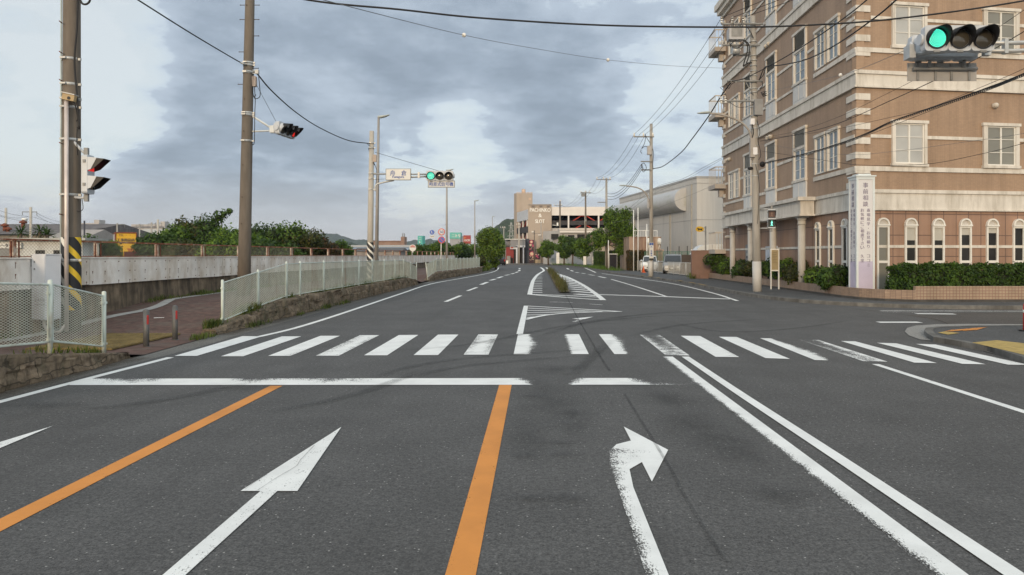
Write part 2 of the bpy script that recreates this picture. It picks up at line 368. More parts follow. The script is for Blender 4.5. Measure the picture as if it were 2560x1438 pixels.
def stone(name, c0, c1, moss):
    m, t, b, o = newmat(name); p = pos(t)
    g = N(t, 'ShaderNodeNewGeometry'); sx = N(t, 'ShaderNodeSeparateXYZ'); L(t, g.outputs['Position'], sx.inputs[0]); wob = N(t, 'ShaderNodeTexNoise', i_Scale=2.2, i_Detail=3.0); L(t, p, wob.inputs['Vector']); sw_ = N(t, 'ShaderNodeSeparateColor'); L(t, wob.outputs['Color'], sw_.inputs[0])
    cb = N(t, 'ShaderNodeCombineXYZ'); L(t, math_n(t, 'ADD', sx.outputs[1], math_n(t, 'MULTIPLY', sw_.outputs[0], .5)), cb.inputs[0]); L(t, math_n(t, 'ADD', sx.outputs[2], math_n(t, 'MULTIPLY', sw_.outputs[1], .3)), cb.inputs[1])
    v = N(t, 'ShaderNodeTexBrick', offset=.45, squash=1.0); L(t, cb.outputs[0], v.inputs['Vector']); v.inputs['Scale'].default_value = 1; v.inputs['Brick Width'].default_value = .42; v.inputs['Row Height'].default_value = .24; v.inputs['Mortar Size'].default_value = .012; v.inputs['Mortar Smooth'].default_value = .6; v.inputs['Color1'].default_value = (.72, .7, .66, 1); v.inputs['Color2'].default_value = (1.2, 1.15, 1.1, 1); v.inputs['Mortar'].default_value = (.4, .38, .36, 1)
    c = ramp(t, nz(t, p, 6, 8, .7), [(.28, c0), (.72, c1)])
    c = mixc(t, 1.0, c, v.outputs['Color'], 'MULTIPLY')
    c = mixc(t, ramp(t, nz(t, pos(t, (5, 5, .5)), 2.0, 5, .7), [(.5, (0, 0, 0)), (.7, (.7,) * 3)]), c, tup(c0, .5))
    c = mixc(t, ramp(t, nz(t, pos(t, (1, 1, .4)), 2.2, 6, .7), [(.5, (0, 0, 0)), (.75, (.8,) * 3)]), c, moss)
    L(t, c, b.inputs['Base Color']); b.inputs['Roughness'].default_value = .9
    bp = N(t, 'ShaderNodeBump', i_Strength=.8, i_Distance=.03); L(t, nz(t, p, 22, 5, .7), bp.inputs['Height']); L(t, bp.outputs[0], b.inputs['Normal']); return m
def glass(name, col, rough=.06, var=.25, spec=.6):
    m, t, b, o = newmat(name)
    L(t, ramp(t, nz(t, pos(t), .9, 2), [(.3, tup(col, 1 - var)), (.7, tup(col, 1 + var))]), b.inputs['Base Color'])
    b.inputs['Roughness'].default_value = rough; b.inputs['Specular IOR Level'].default_value = spec; return m
def hazard_mat(name, band):
    m, t, b, o = newmat(name)
    g = N(t, 'ShaderNodeTexCoord'); sp = N(t, 'ShaderNodeSeparateXYZ'); L(t, g.outputs['Object'], sp.inputs[0])
    ang = math_n(t, 'DIVIDE', math_n(t, 'ARCTAN2', sp.outputs[1], sp.outputs[0]), 2 * math.pi)
    f = math_n(t, 'FRACT', math_n(t, 'ADD', math_n(t, 'MULTIPLY', sp.outputs[2], 1 / band), math_n(t, 'MULTIPLY', ang, 3)))
    white = ramp(t, f, [(0, (.02, .02, .022)), (.63, (.72, .70, .64))], 'CONSTANT')
    yel = ramp(t, f, [(0, (.02, .02, .022)), (.63, (.78, .52, .03))], 'CONSTANT')
    return m, t, b, white, yel, sp

ROAD = asphalt("asphalt", (.088, .086, .085))
ROAD2 = asphalt("sidewalk_asphalt", (.078, .080, .082), .25, False)
GUTTER = asphalt("gutter_concrete", (.135, .13, .12), .4, False)
BROWNP = M("brown_pavement", (.105, .06, .048), .9, .35, 6, bump=.4, bscale=30, dirt=(.12, .10, .08), dirt_amt=.4, dvs=(1, 1, 1), dscale=2)
WHITEP = worn_paint("white_road_paint", (.80, .80, .78)); OIL = soft_stain('oil_stain', (.03, .03, .03), .3); DIRT = soft_stain('roadside_dirt', (.09, .065, .042), .75); ORANGEP = worn_paint("orange_road_paint", (.66, .255, .045))
SKID = soft_stain("tyre_rubber", (.03, .03, .03), .3); TAR = soft_stain("tar_seal", (.03, .03, .03), .55)
STONE = stone("split_stone", (.095, .072, .05), (.30, .235, .165), (.055, .06, .03))
CONC = M("weathered_concrete", (.19, .145, .10), .9, .4, 3.5, bump=.5, bscale=25, dirt=(.04, .033, .025), dirt_amt=.6, dscale=3.2, dvs=(1, 1, .12))
CONCL = M("pale_concrete", (.36, .35, .33), .9, .15, 4, bump=.3, bscale=30)
PANEL = M("zinc_panel", (.86, .82, .77), .6, .16, 1.3, dirt=(.60, .52, .43), dirt_amt=.65, dscale=1.5, dvs=(1, 1, .5))
RUST = M("rust", (.17, .055, .03), .9, .5, 9); RUSTW = M("rusty_white_steel", (.55, .50, .42), .7, .2, 3, dirt=(.22, .075, .035), dirt_amt=.85, dscale=5, dvs=(1, 1, .6))
RUSTR = M("rusty_rail", (.26, .09, .045), .85, .4, 6, dirt=(.5, .42, .33), dirt_amt=.45, dscale=4, dvs=(1, 1, 1))
FENCE = M("pale_green_paint", (.56, .615, .56), .5, .06, 4, dirt=(.35, .26, .18), dirt_amt=.3, dscale=4, dvs=(1, 1, .5))
WIRE = M("fence_mesh_paint", (.52, .55, .48), .55, .12, 5, dirt=(.34, .27, .2), dirt_amt=.35, dscale=3)
POLEC = M("pole_concrete", (.165, .138, .112), .85, .14, 3, vs=(3, 3, .6), bump=.2, bscale=50); POLEG = M("pole_grey_concrete", (.33, .31, .28), .85, .16, 2, vs=(3, 3, .5), bump=.2, bscale=40)
POLEL = M("pole_light_concrete", (.45, .42, .37), .85, .1, 2, vs=(3, 3, .5))
GALV = M("galvanised_steel", (.45, .46, .46), .45, .15, 5, metal=.35); GALVD = M("dull_steel", (.24, .24, .235), .6, .2, 4, metal=.2)
BOXG = M("cabinet_grey", (.74, .74, .76), .5, .05, 3); WHITE = M("white_paint", (.78, .78, .75), .5, .06, 3, dirt=(.5, .48, .42), dirt_amt=.25)
SIGW = M("signal_housing", (.50, .53, .57), .4, .06, 4, dirt=(.42, .42, .40), dirt_amt=.35, dscale=3); BLACK = M("black_hood", (.012, .012, .014), .5, .2, 6)
CABLE = M("black_cable", (.018, .017, .018), .6, .2, 5); CABLEG = M("grey_wire", (.16, .16, .17), .6, .2, 5)
CREAM = M("cream_stucco", (.66, .62, .56), .7, .07, 2, dirt=(.46, .42, .36), dirt_amt=.5, dscale=2.2, dvs=(1.2, 1.2, .2)); TRIM = CREAM
SLATE = M("dark_roof", (.10, .095, .095), .8, .2, 3)
INSUL = M("porcelain", (.75, .72, .66), .25, .1, 6)
LENSD = glass("unlit_lens", (.05, .045, .035), .15); GREENL = glow("lit_green_lens", (.10, 1.0, .72), 1.1, (.05, .4, .3)); REDL = glow("lit_red_lens", (1.0, .03, .02), .55, (.4, .02, .02)); REDDIM = glass("unlit_red_lens", (.32, .03, .02), .2)
WHITEF = M("sign_white", (.64, .64, .62), .45, .03, 3); BLUEF = M("sign_blue", (.03, .10, .42), .4, .08, 3); REDF = M("sign_red", (.50, .03, .03), .4, .08, 3)
INK = M("dark_ink", (.05, .05, .06), .6, .1, 5); INKB = M("blue_ink", (.03, .09, .34), .5, .1, 5)
LEAF_DK = leaf("dark_leaves", (.018, .047, .008), (.065, .125, .02)); LEAF_MD = leaf("mid_leaves", (.022, .062, .008), (.125, .215, .026)); LEAF_LT = leaf("light_leaves", (.06, .12, .012), (.17, .25, .03))
LEAF_BR = leaf("russet_leaves", (.05, .045, .015), (.10, .075, .022), (.13, .05, .025)); LEAF_OL = leaf("olive_leaves", (.025, .045, .010), (.075, .09, .02), (.10, .07, .03))
BARK = M("bark", (.11, .085, .062), .9, .35, 6, vs=(3, 3, .7), bump=.6, bscale=20); CORE = M("dark_foliage_inside", (.016, .022, .010), .9, .4, 4)  # CORE: near-black colour paints the shade inside crowns, shrubs and hedges
GRASSM = leaf("grass_blades", (.04, .07, .012), (.12, .17, .03), (.17, .15, .05), .2)
# ---------------------------------------------------------------- ground, road, pavements
mb = MB(); mb.add([(-3000, -200, -.06), (3000, -200, -.06), (3000, 5500, -.06), (-3000, 5500, -.06)], [(0, 1, 2, 3)])
build("ground", mb, M("bare_ground", (.10, .095, .07), .95, .3, .3), kind='structure')
road = thing("road", "dark worn asphalt road with white and orange lane paint", "road", (0, 0, 0), kind='structure')
mb = MB(); mb.add([(-11, -30, 0), (70, -30, 0), (70, 27, 0), (12, 27, 0), (12, 200, 0), (-11, 70, 0)], [(0, 1, 2, 3, 5), (5, 3, 4)])
mb.add([(12, 90, 0), (12, 200, 0), (-90, 200, 0), (-90, 110, 0), (-11, 70, 0)], [(0, 1, 4), (1, 2, 3), (1, 3, 4)])
mb.f = []; mb.v = []; mb.m = []; mb.sm = []
mb.add([(-11, -30, 0), (70, -30, 0), (70, 200, 0), (-90, 200, 0), (-90, 112, 0), (-11, 90, 0)], [(0, 1, 2, 5), (2, 3, 4, 5)])
build("carriageway", mb, ROAD, road)

def hS(Y): return interp([(0, .56), (8, .52), (9.3, .43), (11.5, .15), (12.3, .05), (15.5, .05), (16.2, .14), (18.4, .33), (20, .47), (39, .46), (41.5, .3), (44, .08), (46.5, .1), (48.5, .4), (50.5, .5), (200, .5)], Y)
def kerbX(Y): return interp([(0, -6.85), (12, -6.9), (15.5, -7.05), (44, -7.05), (50, -7.0), (60, -6.2), (70, -5.45), (90, -5.9), (125, -9.5)], Y)
mb = MB(); ys = [y * .5 for y in range(0, 252)]; vs = []
for y in ys:
    k = kerbX(y); flat = 12.3 < y < 15.8
    for x, z in ((k + (.05 if not flat else .12), hS(y) if not flat else .015), (k - .35, hS(y)), (-8.8, hS(y) + .02), (-10.72, hS(y) + .03)): vs.append((x, y, z))
mb.add(vs, [(i * 4 + j, i * 4 + j + 1, i * 4 + j + 5, i * 4 + j + 4) for i in range(len(ys) - 1) for j in range(3)])
build("pavement_brown", mb, BROWNP, kind='structure')
# concrete gutter between pavement and road
mb = MB(); mb.strip([(-6.72, 0), (-6.72, 9), (-6.68, 12), (-6.62, 14), (-6.75, 17), (-6.85, 30), (-6.85, 46), (-6.6, 53), (-5.7, 63), (-5.3, 70), (-5.6, 88)], .5, .004)
mb.w = {}; build("gutter", mb, GUTTER, kind='structure')
mb = MB()
for y in [12.9 + .31 * i for i in range(8)]:
    for x in [-8.9 + .31 * i for i in range(5)]:
        mb.cbox((x, y, hS(y) + .028), (.295, .295, .03))
        for a in range(4): mb.cbox((x - .105 + .07 * a, y, hS(y) + .046), (.03, .27, .008))
build("tactile_paving", mb, M("old_yellow_block", (.20, .145, .055), .9, .35, 4, bump=.4), kind='structure')
mb = MB(); mb.strip([(-10.35, 6), (-10.35, 16), (-9.9, 18.5), (-10.3, 21), (-10.4, 26)], (.34, .2), .0)
for v in mb.v: v.z = hS(v.y) + .035
mb.w = {}; build("drain_strip", mb, CONCL, kind='structure')

# right-hand pavement (raised, kerbed) and the corner island
kerbR = [(60, 23.9), (26, 23.6), (17, 23.0), (13.5, 23.1), (11.2, 24.2), (9.7, 26.2), (9.0, 29.5), (8.9, 36), (8.95, 45), (8.05, 57.5), (6.95, 69), (6.75, 90), (4.4, 112), (1.0, 123), (-6, 131), (-22, 138), (-60, 150)]
kr = [Vector((p[0], p[1], 0)) for p in kerbR]
kr = catmull(kr, 5)
mb = MB(); mb.prism([(p.x, p.y) for p in kr] + [(-60, 199), (65, 199), (65, 24)], None, .12)
build("pavement_asphalt", mb, ROAD2, kind='structure')
kerb = thing("kerb", "grey concrete kerb stones with faded yellow marks", "kerb", (0, 0, 0), kind='structure')
mb = MB(); k = len(kr); vs = []
for i, p in enumerate(kr):
    d = (kr[min(i + 1, k - 1)] - kr[max(i - 1, 0)]).normalized(); a = Vector((d.y, -d.x, 0))   # to the pavement side
    q = p - a * -0.0; z = .125
    for off, zz in ((-.03, -.02), (-.02, z), (.16, z + .004), (.16, 0)): vs.append((p.x + a.x * off, p.y + a.y * off, zz))
mb.add(vs, [(i * 4 + j, i * 4 + j + 1, i * 4 + j + 5, i * 4 + j + 4) for i in range(k - 1) for j in range(3)])
build("kerb_stone", mb, M("kerb_concrete", (.15, .145, .135), .9, .3, 4, vs=(1, 1, 1), dirt=(.06, .055, .05), dirt_amt=.5), kerb)
mb = MB()
for (a, b) in ((1720, 1736), (1742, 1762), (1693, 1704), (1601, 1611), (1617, 1628), (1640, 1648)):
    def kx(px):
        for p, q in zip(kr, kr[1:]):
            u, v = CX + F * p.x / p.y, CX + F * q.x / q.y
            if p.y > 28 and (u - px) * (v - px) <= 0: return p.lerp(q, (px - u) / (v - u))
    p, q = kx(a), kx(b); mb.strip([(p.x + .07, p.y), (q.x + .07, q.y)], .14, .134, .3)
build("yellow_mark", mb, worn_paint("yellow_kerb_paint", (.42, .27, .06)), kerb)

def arcpts(lst): return [tuple(G(*p)[:2]) for p in lst]
isl_out = arcpts([(2262, 830), (2268, 821), (2290, 815), (2340, 812), (2420, 811), (2560, 812)])
isl_fr = arcpts([(2600, 918), (2560, 906), (2420, 868), (2345, 855), (2300, 850), (2272, 840)])
mb = MB(); mb.prism(isl_out + [(17, 18.2), (40, 18.8), (40, 11), (10, 11.0)] + isl_fr, None, .012)
build("gutter_cobbles", mb, M("granite_cobbles", (.27, .26, .245), .85, .35, 45, bump=.8, bscale=60), kind='structure')
isl_in = [tuple(G(*p, .1)[:2]) for p in [(2312, 826), (2316, 820), (2345, 817), (2420, 814.5), (2560, 813)]]
isl_in2 = [tuple(G(*p, .1)[:2]) for p in [(2600, 905), (2560, 893), (2470, 866), (2390, 852), (2335, 843), (2318, 834)]]
poly = isl_in + [(17, 17.2), (39.9, 17.8), (39.9, 11.2), (10, 11.2)] + isl_in2
mb = MB(); mb.prism(poly, -.02, .1, 0, 1)
build("pavement_corner", mb, [ROAD2, M("kerb_concrete", (.15, .145, .135))], kind='structure')
mb = MB(); k = len(poly); c = Vector((13, 14.2, 0)); vs = []
pp = [Vector((p[0], p[1], 0)) for p in isl_in2 + isl_in]
for i, p in enumerate(pp):
    d = (pp[min(i + 1, len(pp) - 1)] - pp[max(i - 1, 0)]).normalized(); a = Vector((d.y, -d.x, 0))
    for off, zz in ((-.012, -.02), (-.008, .106), (.15, .106)): vs.append((p.x + a.x * off, p.y + a.y * off, zz))
mb.add(vs, [(i * 3 + j, i * 3 + j + 1, i * 3 + j + 4, i * 3 + j + 3) for i in range(len(pp) - 1) for j in range(2)])
build("kerb_corner", mb, M("kerb_concrete", (.15, .145, .135)), kind='structure')
mb = MB(); q = [G(2430, 857, .106), G(2492, 851, .106), G(2640, 868, .106), G(2640, 906, .106)]
mb.patch([q[1], q[2], q[3], q[0]], 6, 8, .110); q = [G(2345, 832, .106), G(2362, 829, .106), G(2400, 833, .106), G(2370, 837, .106)]; mb.patch(q, 2, 2, .110)
build("tactile_paving_yellow", mb, M("yellow_block", (.42, .30, .10), .9, .2, 8, bump=.5, bscale=40), kind='structure')
mb = MB(); mb.patch([G(2378, 825, .106), G(2470, 817.5, .106), G(2440, 826, .106), G(2360, 830, .106)], 8, 8, .111, lambda u, v: .25 + .7 * abs(math.sin(9 * u + 4 * v)) * (abs(v - .5) * 1.6))
build("orange_pavement_paint", mb, ORANGEP, kind='structure')

# ---------------------------------------------------------------- road paint
mb = MB(); mb.prism([G(2268, 789), G(2320, 797), G(2375, 812), G(2700, 814), G(2900, 786), G(2500, 782), G(2330, 783)], None, .002); build('road_repair', mb, asphalt('asphalt_brownish', (.078, .070, .064), .4, False), road)
def gq(pts): return [G(*p) for p in pts]
ZA, ZB = .004, .008
mb = MB()
cw = [((606, 841.5), (655, 842), (492, 891), (436, 891), 0), ((705, 842), (753, 842), (608, 892), (552, 892), 0), ((801, 840.6), (850, 840.6), (726, 891), (670, 891), 1), ((900, 839), (948, 839), (847, 890.5), (790, 890.5), 2), ((997, 838.7), (1046, 838.3), (968, 889.5), (910, 889.5), 0),
      ((1095, 837.5), (1146, 837.5), (1095, 889), (1034, 889), 0), ((1196, 837), (1245, 837), (1221, 888), (1159, 888), 2), ((1295, 836.5), (1346, 836.5), (1348, 887), (1284, 887), 4), ((1396, 836.5), (1447.5, 836.5), (1472, 886.5), (1409, 886.5), 3), ((1497, 836.5), (1547, 836.5), (1594, 886.5), (1536, 886.5), 4),
      ((1600, 838), (1650, 839), (1724, 890), (1664, 889), 5), ((1702, 840.5), (1750, 841), (1848, 894), (1789, 893.5), 1), ((1797, 843), (1842, 843.5), (1975, 898.6), (1914, 896.5), 0), ((1900, 846.5), (1947, 847.5), (2097, 902.5), (2037, 901.5), 4), ((1997, 850), (2046, 851), (2219, 905.5), (2159, 904.5), 5),
      ((2102, 853.6), (2138, 854.5), (2342.5, 909), (2286, 908), 0), ((2192, 858), (2241, 859.5), (2464, 912), (2406, 911), 0), ((2290, 861), (2339, 862.5), (2575, 914), (2520, 913), 1)]
for i, c in enumerate(cw):
    k = c[4]; rnd = random.Random(i); ph = rnd.random() * 6
    def wf(u, v, k=k, ph=ph):
        e = .12 * abs(u - .5) * 2
        if k == 1: return e + .35 * u * v
        if k == 2: return .18 + .35 * abs(math.sin(3 * u + ph)) * (1 - abs(v - .4))
        if k == 3: return max(0, 1.25 - 2.6 * u) + .15
        if k == 4: return max(0, 2.4 * u - 1.0) * (.75 + .3 * math.sin(5 * v + ph)) + .15
        if k == 5: return .3 + .5 * abs(math.sin(2.5 * u + ph)) * (1 - .6 * v)
        return e + .1
    mb.patch(gq(c[:4]), 8, 14, ZB, wf)
build("crosswalk_stripe", mb, WHITEP, road)
mb = MB()
def sw(x):                      # wear of the near stop line along image x
    return interp([(180, .15), (300, .55), (420, .1), (530, .12), (600, .55), (700, .25), (830, .5), (980, .05), (1280, .1), (1325, .75), (1350, 1.3), (1400, 1.3), (1425, .8), (1470, .2), (1560, .1), (1620, .75), (1750, .95)], x)
x0, x1 = 172, 1752
mb.patch([G(210, 948), G(1735, 946), G(x1, 963), G(x0, 964)], 80, 4, .0068, lambda u, v: min(1.2, sw(lerp(x0, x1, u)) * (1.25 - (.9 if sw(lerp(x0, x1, u)) < .7 else .5) * v) + .08 * (1 - v)))
build("stop_line", mb, WHITEP, road)
mb = MB(); mb.strip([(-3.46, 9.6), (-3.47, -4)], .165, ZA, .1, n=20, prof=(.2, 0, 0, .15)); mb.strip([(-.41, 9.66), (-.415, -4)], .168, ZA, .1, n=20, prof=(.15, 0, 0, .2))
build("orange_lane_line", mb, ORANGEP, road)
mb = MB()
mb.strip([(2.55, 12.3), (2.56, 9), (2.6, 5), (2.62, -4)], .125, .0105, .05, n=10)
mb.strip([(2.235, 12.3), (2.24, 9.6), (2.25, 5), (2.26, -4)], .2, .0105, .12, n=14, prof=(.0, .0, .28, .75))
mb.strip([(5.42, 11.5), (5.43, 8), (5.45, -4)], .115, ZA, .18, n=10)
mb.strip([(-6.6, -2), (-6.37, 8.56), (-6.22, 12.25)], .13, ZA, .1)
mb.strip(arcpts([(605, 848), (657, 840), (800, 802), (1000, 735.3), (1078, 710), (1156, 695.6), (1219, 683.7), (1241, 676.5), (1247, 669.5)]), .14, ZA, .1)
for a, b in (((365, 367), (485, 318)), ((540, 280), (615, 252)), ((648, 230), (700, 210)), ((722, 196), (765, 185)), ((780, 178), (820, 165)), ((840, 156), (875, 150)), ((890, 145), (915, 139)), ((925, 134), (945, 127)), ((950, 121), (959, 112)), ((953, 105), (960, 98)),
             ((1590, 165), (1645, 176)), ((1510, 150), (1555, 156)), ((1455, 138), (1480, 142)), ((1405, 132), (1430, 136)), ((1365, 115), (1385, 123)), ((1335, 99), (1350, 108))):
    p, q = (G(1000 + s[0] / 3.2, 640 + s[1] / 3.2) for s in (a, b)); mb.strip([p, q], .16 if p.y < 40 else .24, ZA, .1, n=2)
z2 = lambda l: [tuple(G(1000 + s[0] / 3.2, 640 + s[1] / 3.2)[:2]) for s in l]
mb.strip(z2([(1480, 97), (1520, 113), (1565, 133)]), .2, ZA); mb.strip(z2([(1615, 141), (1900, 180), (2200, 226), (2500, 297), (2700, 360)]), .14, ZA, .15)
mb.strip(z2([(1690, 187), (1830, 228), (1970, 272), (2130, 325)]), .13, ZA)
mb.strip(z2([(1570, 309), (2000, 322), (2400, 337), (2650, 346)]), .35, ZA, .2)
mb.strip(z2([(1200, 368), (1380, 374)]), .1, ZA, .4); mb.strip(z2([(1515, 385), (1620, 392)]), .1, ZA, .4)
mb.strip(arcpts([(2200, 777.5), (2400, 778), (2600, 778.5), (2900, 779)]), .14, ZA, .35); mb.strip(arcpts([(2290, 784.5), (2387, 785.5)]), .3, ZA, .1); mb.strip(arcpts([(2195, 806), (2300, 806)]), .3, ZA, .1)
mb.strip(arcpts([(2205, 780), (2270, 781), (2340, 781.5)]), .14, ZA, .6)
build("lane_line", mb, WHITEP, road)
mb = MB()                       # hatched islands
mb.strip(z2([(1038, 310), (1050, 250), (1068, 193), (1100, 152), (1130, 132), (1150, 119), (1143, 105), (1125, 93)]), (.22, .26), ZB, .1)
mb.strip(z2([(1628, 355), (1560, 300), (1450, 226), (1330, 166), (1225, 131), (1195, 112), (1170, 93)]), (.22, .26), ZB, .1)
mb.strip(z2([(1050, 308), (1330, 318), (1600, 331)]), .3, ZA, .3, n=4); mb.strip(z2([(1045, 311), (1340, 335), (1625, 355)]), .25, .012, .3, n=4)
for v in (150, 161, 171, 182, 194, 206, 220, 234, 248, 262, 277, 292):
    xl = interp([(150, 1105), (193, 1068), (250, 1050), (310, 1040)], v); mb.strip(z2([(xl + 4, v), (1138, v + .8)]), .38, ZA, .1, n=1)
for v in (152, 163, 175, 188, 202, 216, 231, 247, 264, 283, 305):
    xl = interp([(150, 1262), (240, 1345), (305, 1405)], v); xr = interp([(131, 1225), (166, 1330), (226, 1450), (300, 1560), (355, 1628)], v + 14); mb.strip(z2([(xl, v), (xr, v + 14)]), .38, ZA, .15, n=1)
mb.patch(gq([(1309.5, 765), (1320.5, 765), (1307.5, 836), (1291, 836)]), 3, 8, ZB, lambda u, v: .1)
mb.strip(z2([(1015, 402), (1400, 424), (1770, 447)]), .16, ZB, .1); mb.strip(z2([(1005, 512), (1085, 492), (1200, 473), (1400, 457), (1770, 447)]), (.16, .12), .012, .1)
for (a, b) in (((1020, 418), (1620, 446)), ((1018, 436), (1560, 451)), ((1015, 455), (1430, 455)), ((1012, 474), (1210, 470)), ((1010, 493), (1090, 488))):
    mb.strip(z2([a, b]), .16, ZA, .15, n=3)
build("hatched_marking", mb, WHITEP, road)
def arrow(tx, ty):
    pl = [(tx, ty), (tx + .21, ty - 1.98), (tx + .062, ty - 1.98), (tx + .062, ty - 6.5), (tx - .062, ty - 6.5), (tx - .062, ty - 1.98), (tx - .21, ty - 1.98)]
    mb = MB(); mb.prism(pl, None, ZB); mb.w = {i: .26 for i in range(len(mb.v))}; return mb
build("straight_arrow", arrow(-1.97, 7.29), WHITEP, road); build("straight_arrow", arrow(-4.92, 7.33), WHITEP, road)
mb = MB(); mb.prism([(.575, .5), (.705, .5), (.73, 5.4), (.76, 5.85), (.89, 6.05), (.89, 5.53), (1.18, 6.43), (.89, 7.3), (.89, 6.75), (.74, 6.62), (.655, 6.4), (.615, 6.0)], None, ZB); mb.w = {i: (.6 if v.x < .7 else .12) for i, v in enumerate(mb.v)}
build("right_turn_arrow", mb, WHITEP, road)
mb = MB(); mb.prism([G(*p) for p in [(1430, 797.5), (1484, 792.5), (1462, 798.5), (1448, 798.8)]], None, ZB); mb.w = {i: .15 for i in range(len(mb.v))}
mb.strip(arcpts([(1455, 798), (1436, 806)]), .14, .012, .55, n=2); build("turn_arrow", mb, WHITEP, road)
mb = MB(); mb.strip(arcpts([(1412, 734), (1428, 765), (1444, 796), (1475, 849), (1506, 902), (1525, 930)]), .04, .013, .2); mb.strip(arcpts([(1560, 985), (1664, 1155), (1705, 1232), (1756, 1318), (1816, 1413)]), .03, .013, .35)
mb.strip(arcpts([(2240, 786), (2290, 792), (2340, 800), (2370, 811)]), .06, .013, .2)
mb.strip(arcpts([(644.6, 1229.5), (692, 1198), (739, 1170), (752, 1153), (786, 1116.5)]), .007, .0135, -.6); mb.strip(arcpts([(612, 1228), (640, 1208), (668, 1190)]), .006, .0135, -.4)
build("tar_seam", mb, TAR, road)
mb = MB()
def skid(l, wd):
    pts = catmull([G(*p) for p in l], 10); k = len(pts); vs = []; o = len(mb.v)
    for i, p in enumerate(pts):
        d = (pts[min(i + 1, k - 1)] - pts[max(i - 1, 0)]).normalized(); a = Vector((-d.y, d.x, 0)) * wd
        e = min(1, 4 * min(i, k - 1 - i) / k)
        for t_, ww in ((1, 1), (.4, 1 - e), (-.4, 1 - e), (-1, 1)):
            q = p + a * t_; vs.append((q.x, q.y, .0155)); mb.w[o + len(vs) - 1] = ww
    mb.add(vs, [(i * 4 + j, i * 4 + j + 1, i * 4 + j + 5, i * 4 + j + 4) for i in range(k - 1) for j in range(3)])
for l, wd in ((((900, 955), (1060, 912), (1250, 890), (1560, 870)), .12), (((960, 960), (1130, 922), (1300, 903), (1500, 889)), .1), (((1000, 880), (1200, 858), (1420, 815), (1620, 793), (1800, 790)), .12), (((1330, 850), (1460, 810), (1640, 785), (1850, 776)), .12),
              (((1340, 842), (1500, 800), (1700, 778)), .1), (((1560, 845), (1720, 812), (1960, 797)), .12), (((180, 1030), (420, 1000), (640, 955)), .12), (((640, 1040), (900, 985), (1060, 925)), .12), (((1420, 950), (1470, 905), (1530, 850)), .14), (((1650, 800), (1800, 830), (1990, 822), (2140, 800)), .11)): skid(l, wd)
build("tyre_mark", mb, SKID, road)
mb = MB()
def blot(px, py, rx, ry):
    c = G(px, py); vs = []; o = len(mb.v); n = 20
    for k in range(4):
        for i in range(n):
            a = 2 * math.pi * i / n; r = (k / 3) * (1 + .35 * mnoise.noise((math.cos(a) * 1.5 + px, math.sin(a) * 1.5 + py, 0))); vs.append((c.x + rx * r * math.cos(a), c.y + ry * r * math.sin(a), .0165)); mb.w[o + len(vs) - 1] = [.0, .25, .7, 1][k]
    mb.add(vs, [(k * n + i, k * n + (i + 1) % n, (k + 1) * n + (i + 1) % n, (k + 1) * n + i) for k in range(3) for i in range(n)])
for b_ in ((1330, 993, .2, .12), (1400, 1110, .22, .1), (1410, 1140, .25, .14), (1310, 1143, .18, .1), (1425, 1250, .22, .12), (1330, 1250, .2, .1), (1745, 1060, .5, .9), (1830, 1120, .4, .9), (1950, 1240, .3, .3), (1320, 1100, .3, 1.2), (1430, 1050, .3, 1.4), (1680, 1000, .3, .5), (130, 1015, .6, .25), (620, 970, .7, .3), (1380, 925, .5, .6), (1370, 1000, .5, 1.4)): blot(*b_)
build("oil_stain", mb, OIL, road)
mb = MB()
def edge_dirt(pts, w0, w1):
    pts = catmull([(p[0], p[1], 0) for p in pts], 12); vs = []; o = len(mb.v)
    for i, p in enumerate(pts):
        k = .5 + .8 * mnoise.noise((p.y * .8, p.x, 1)); e = w0 + (w1 - w0) * max(.05, min(1, k + .3))
        for off, ww in ((-.12, .15), (e * .5, .35), (e, 1)): vs.append((p.x + off, p.y, .017)); mb.w[o + len(vs) - 1] = ww
    mb.add(vs, [(i * 3 + j, i * 3 + j + 1, i * 3 + j + 4, i * 3 + j + 3) for i in range(len(pts) - 1) for j in range(2)])
edge_dirt([(-6.86, 2), (-6.84, 8), (-6.84, 12.2)], .15, .42); edge_dirt([(-6.9, 15.6), (-6.98, 20), (-6.98, 30), (-6.98, 44)], .2, .5); edge_dirt([(-6.9, 46.5), (-6.5, 56), (-5.5, 69), (-5.6, 84)], .2, .5)
build("edge_dirt", mb, DIRT, road)
mb = MB()                       # low broken kerb of the overgrown median
pts = [G(1372, 674), G(1385, 690), G(1398, 711), G(1412, 733)]
mb.strip(pts, (.8, .5), .0)
for v in mb.v: v.z = .07
o = len(mb.v); mb.w = {}
build("median_island", mb, CONC, kind='structure')
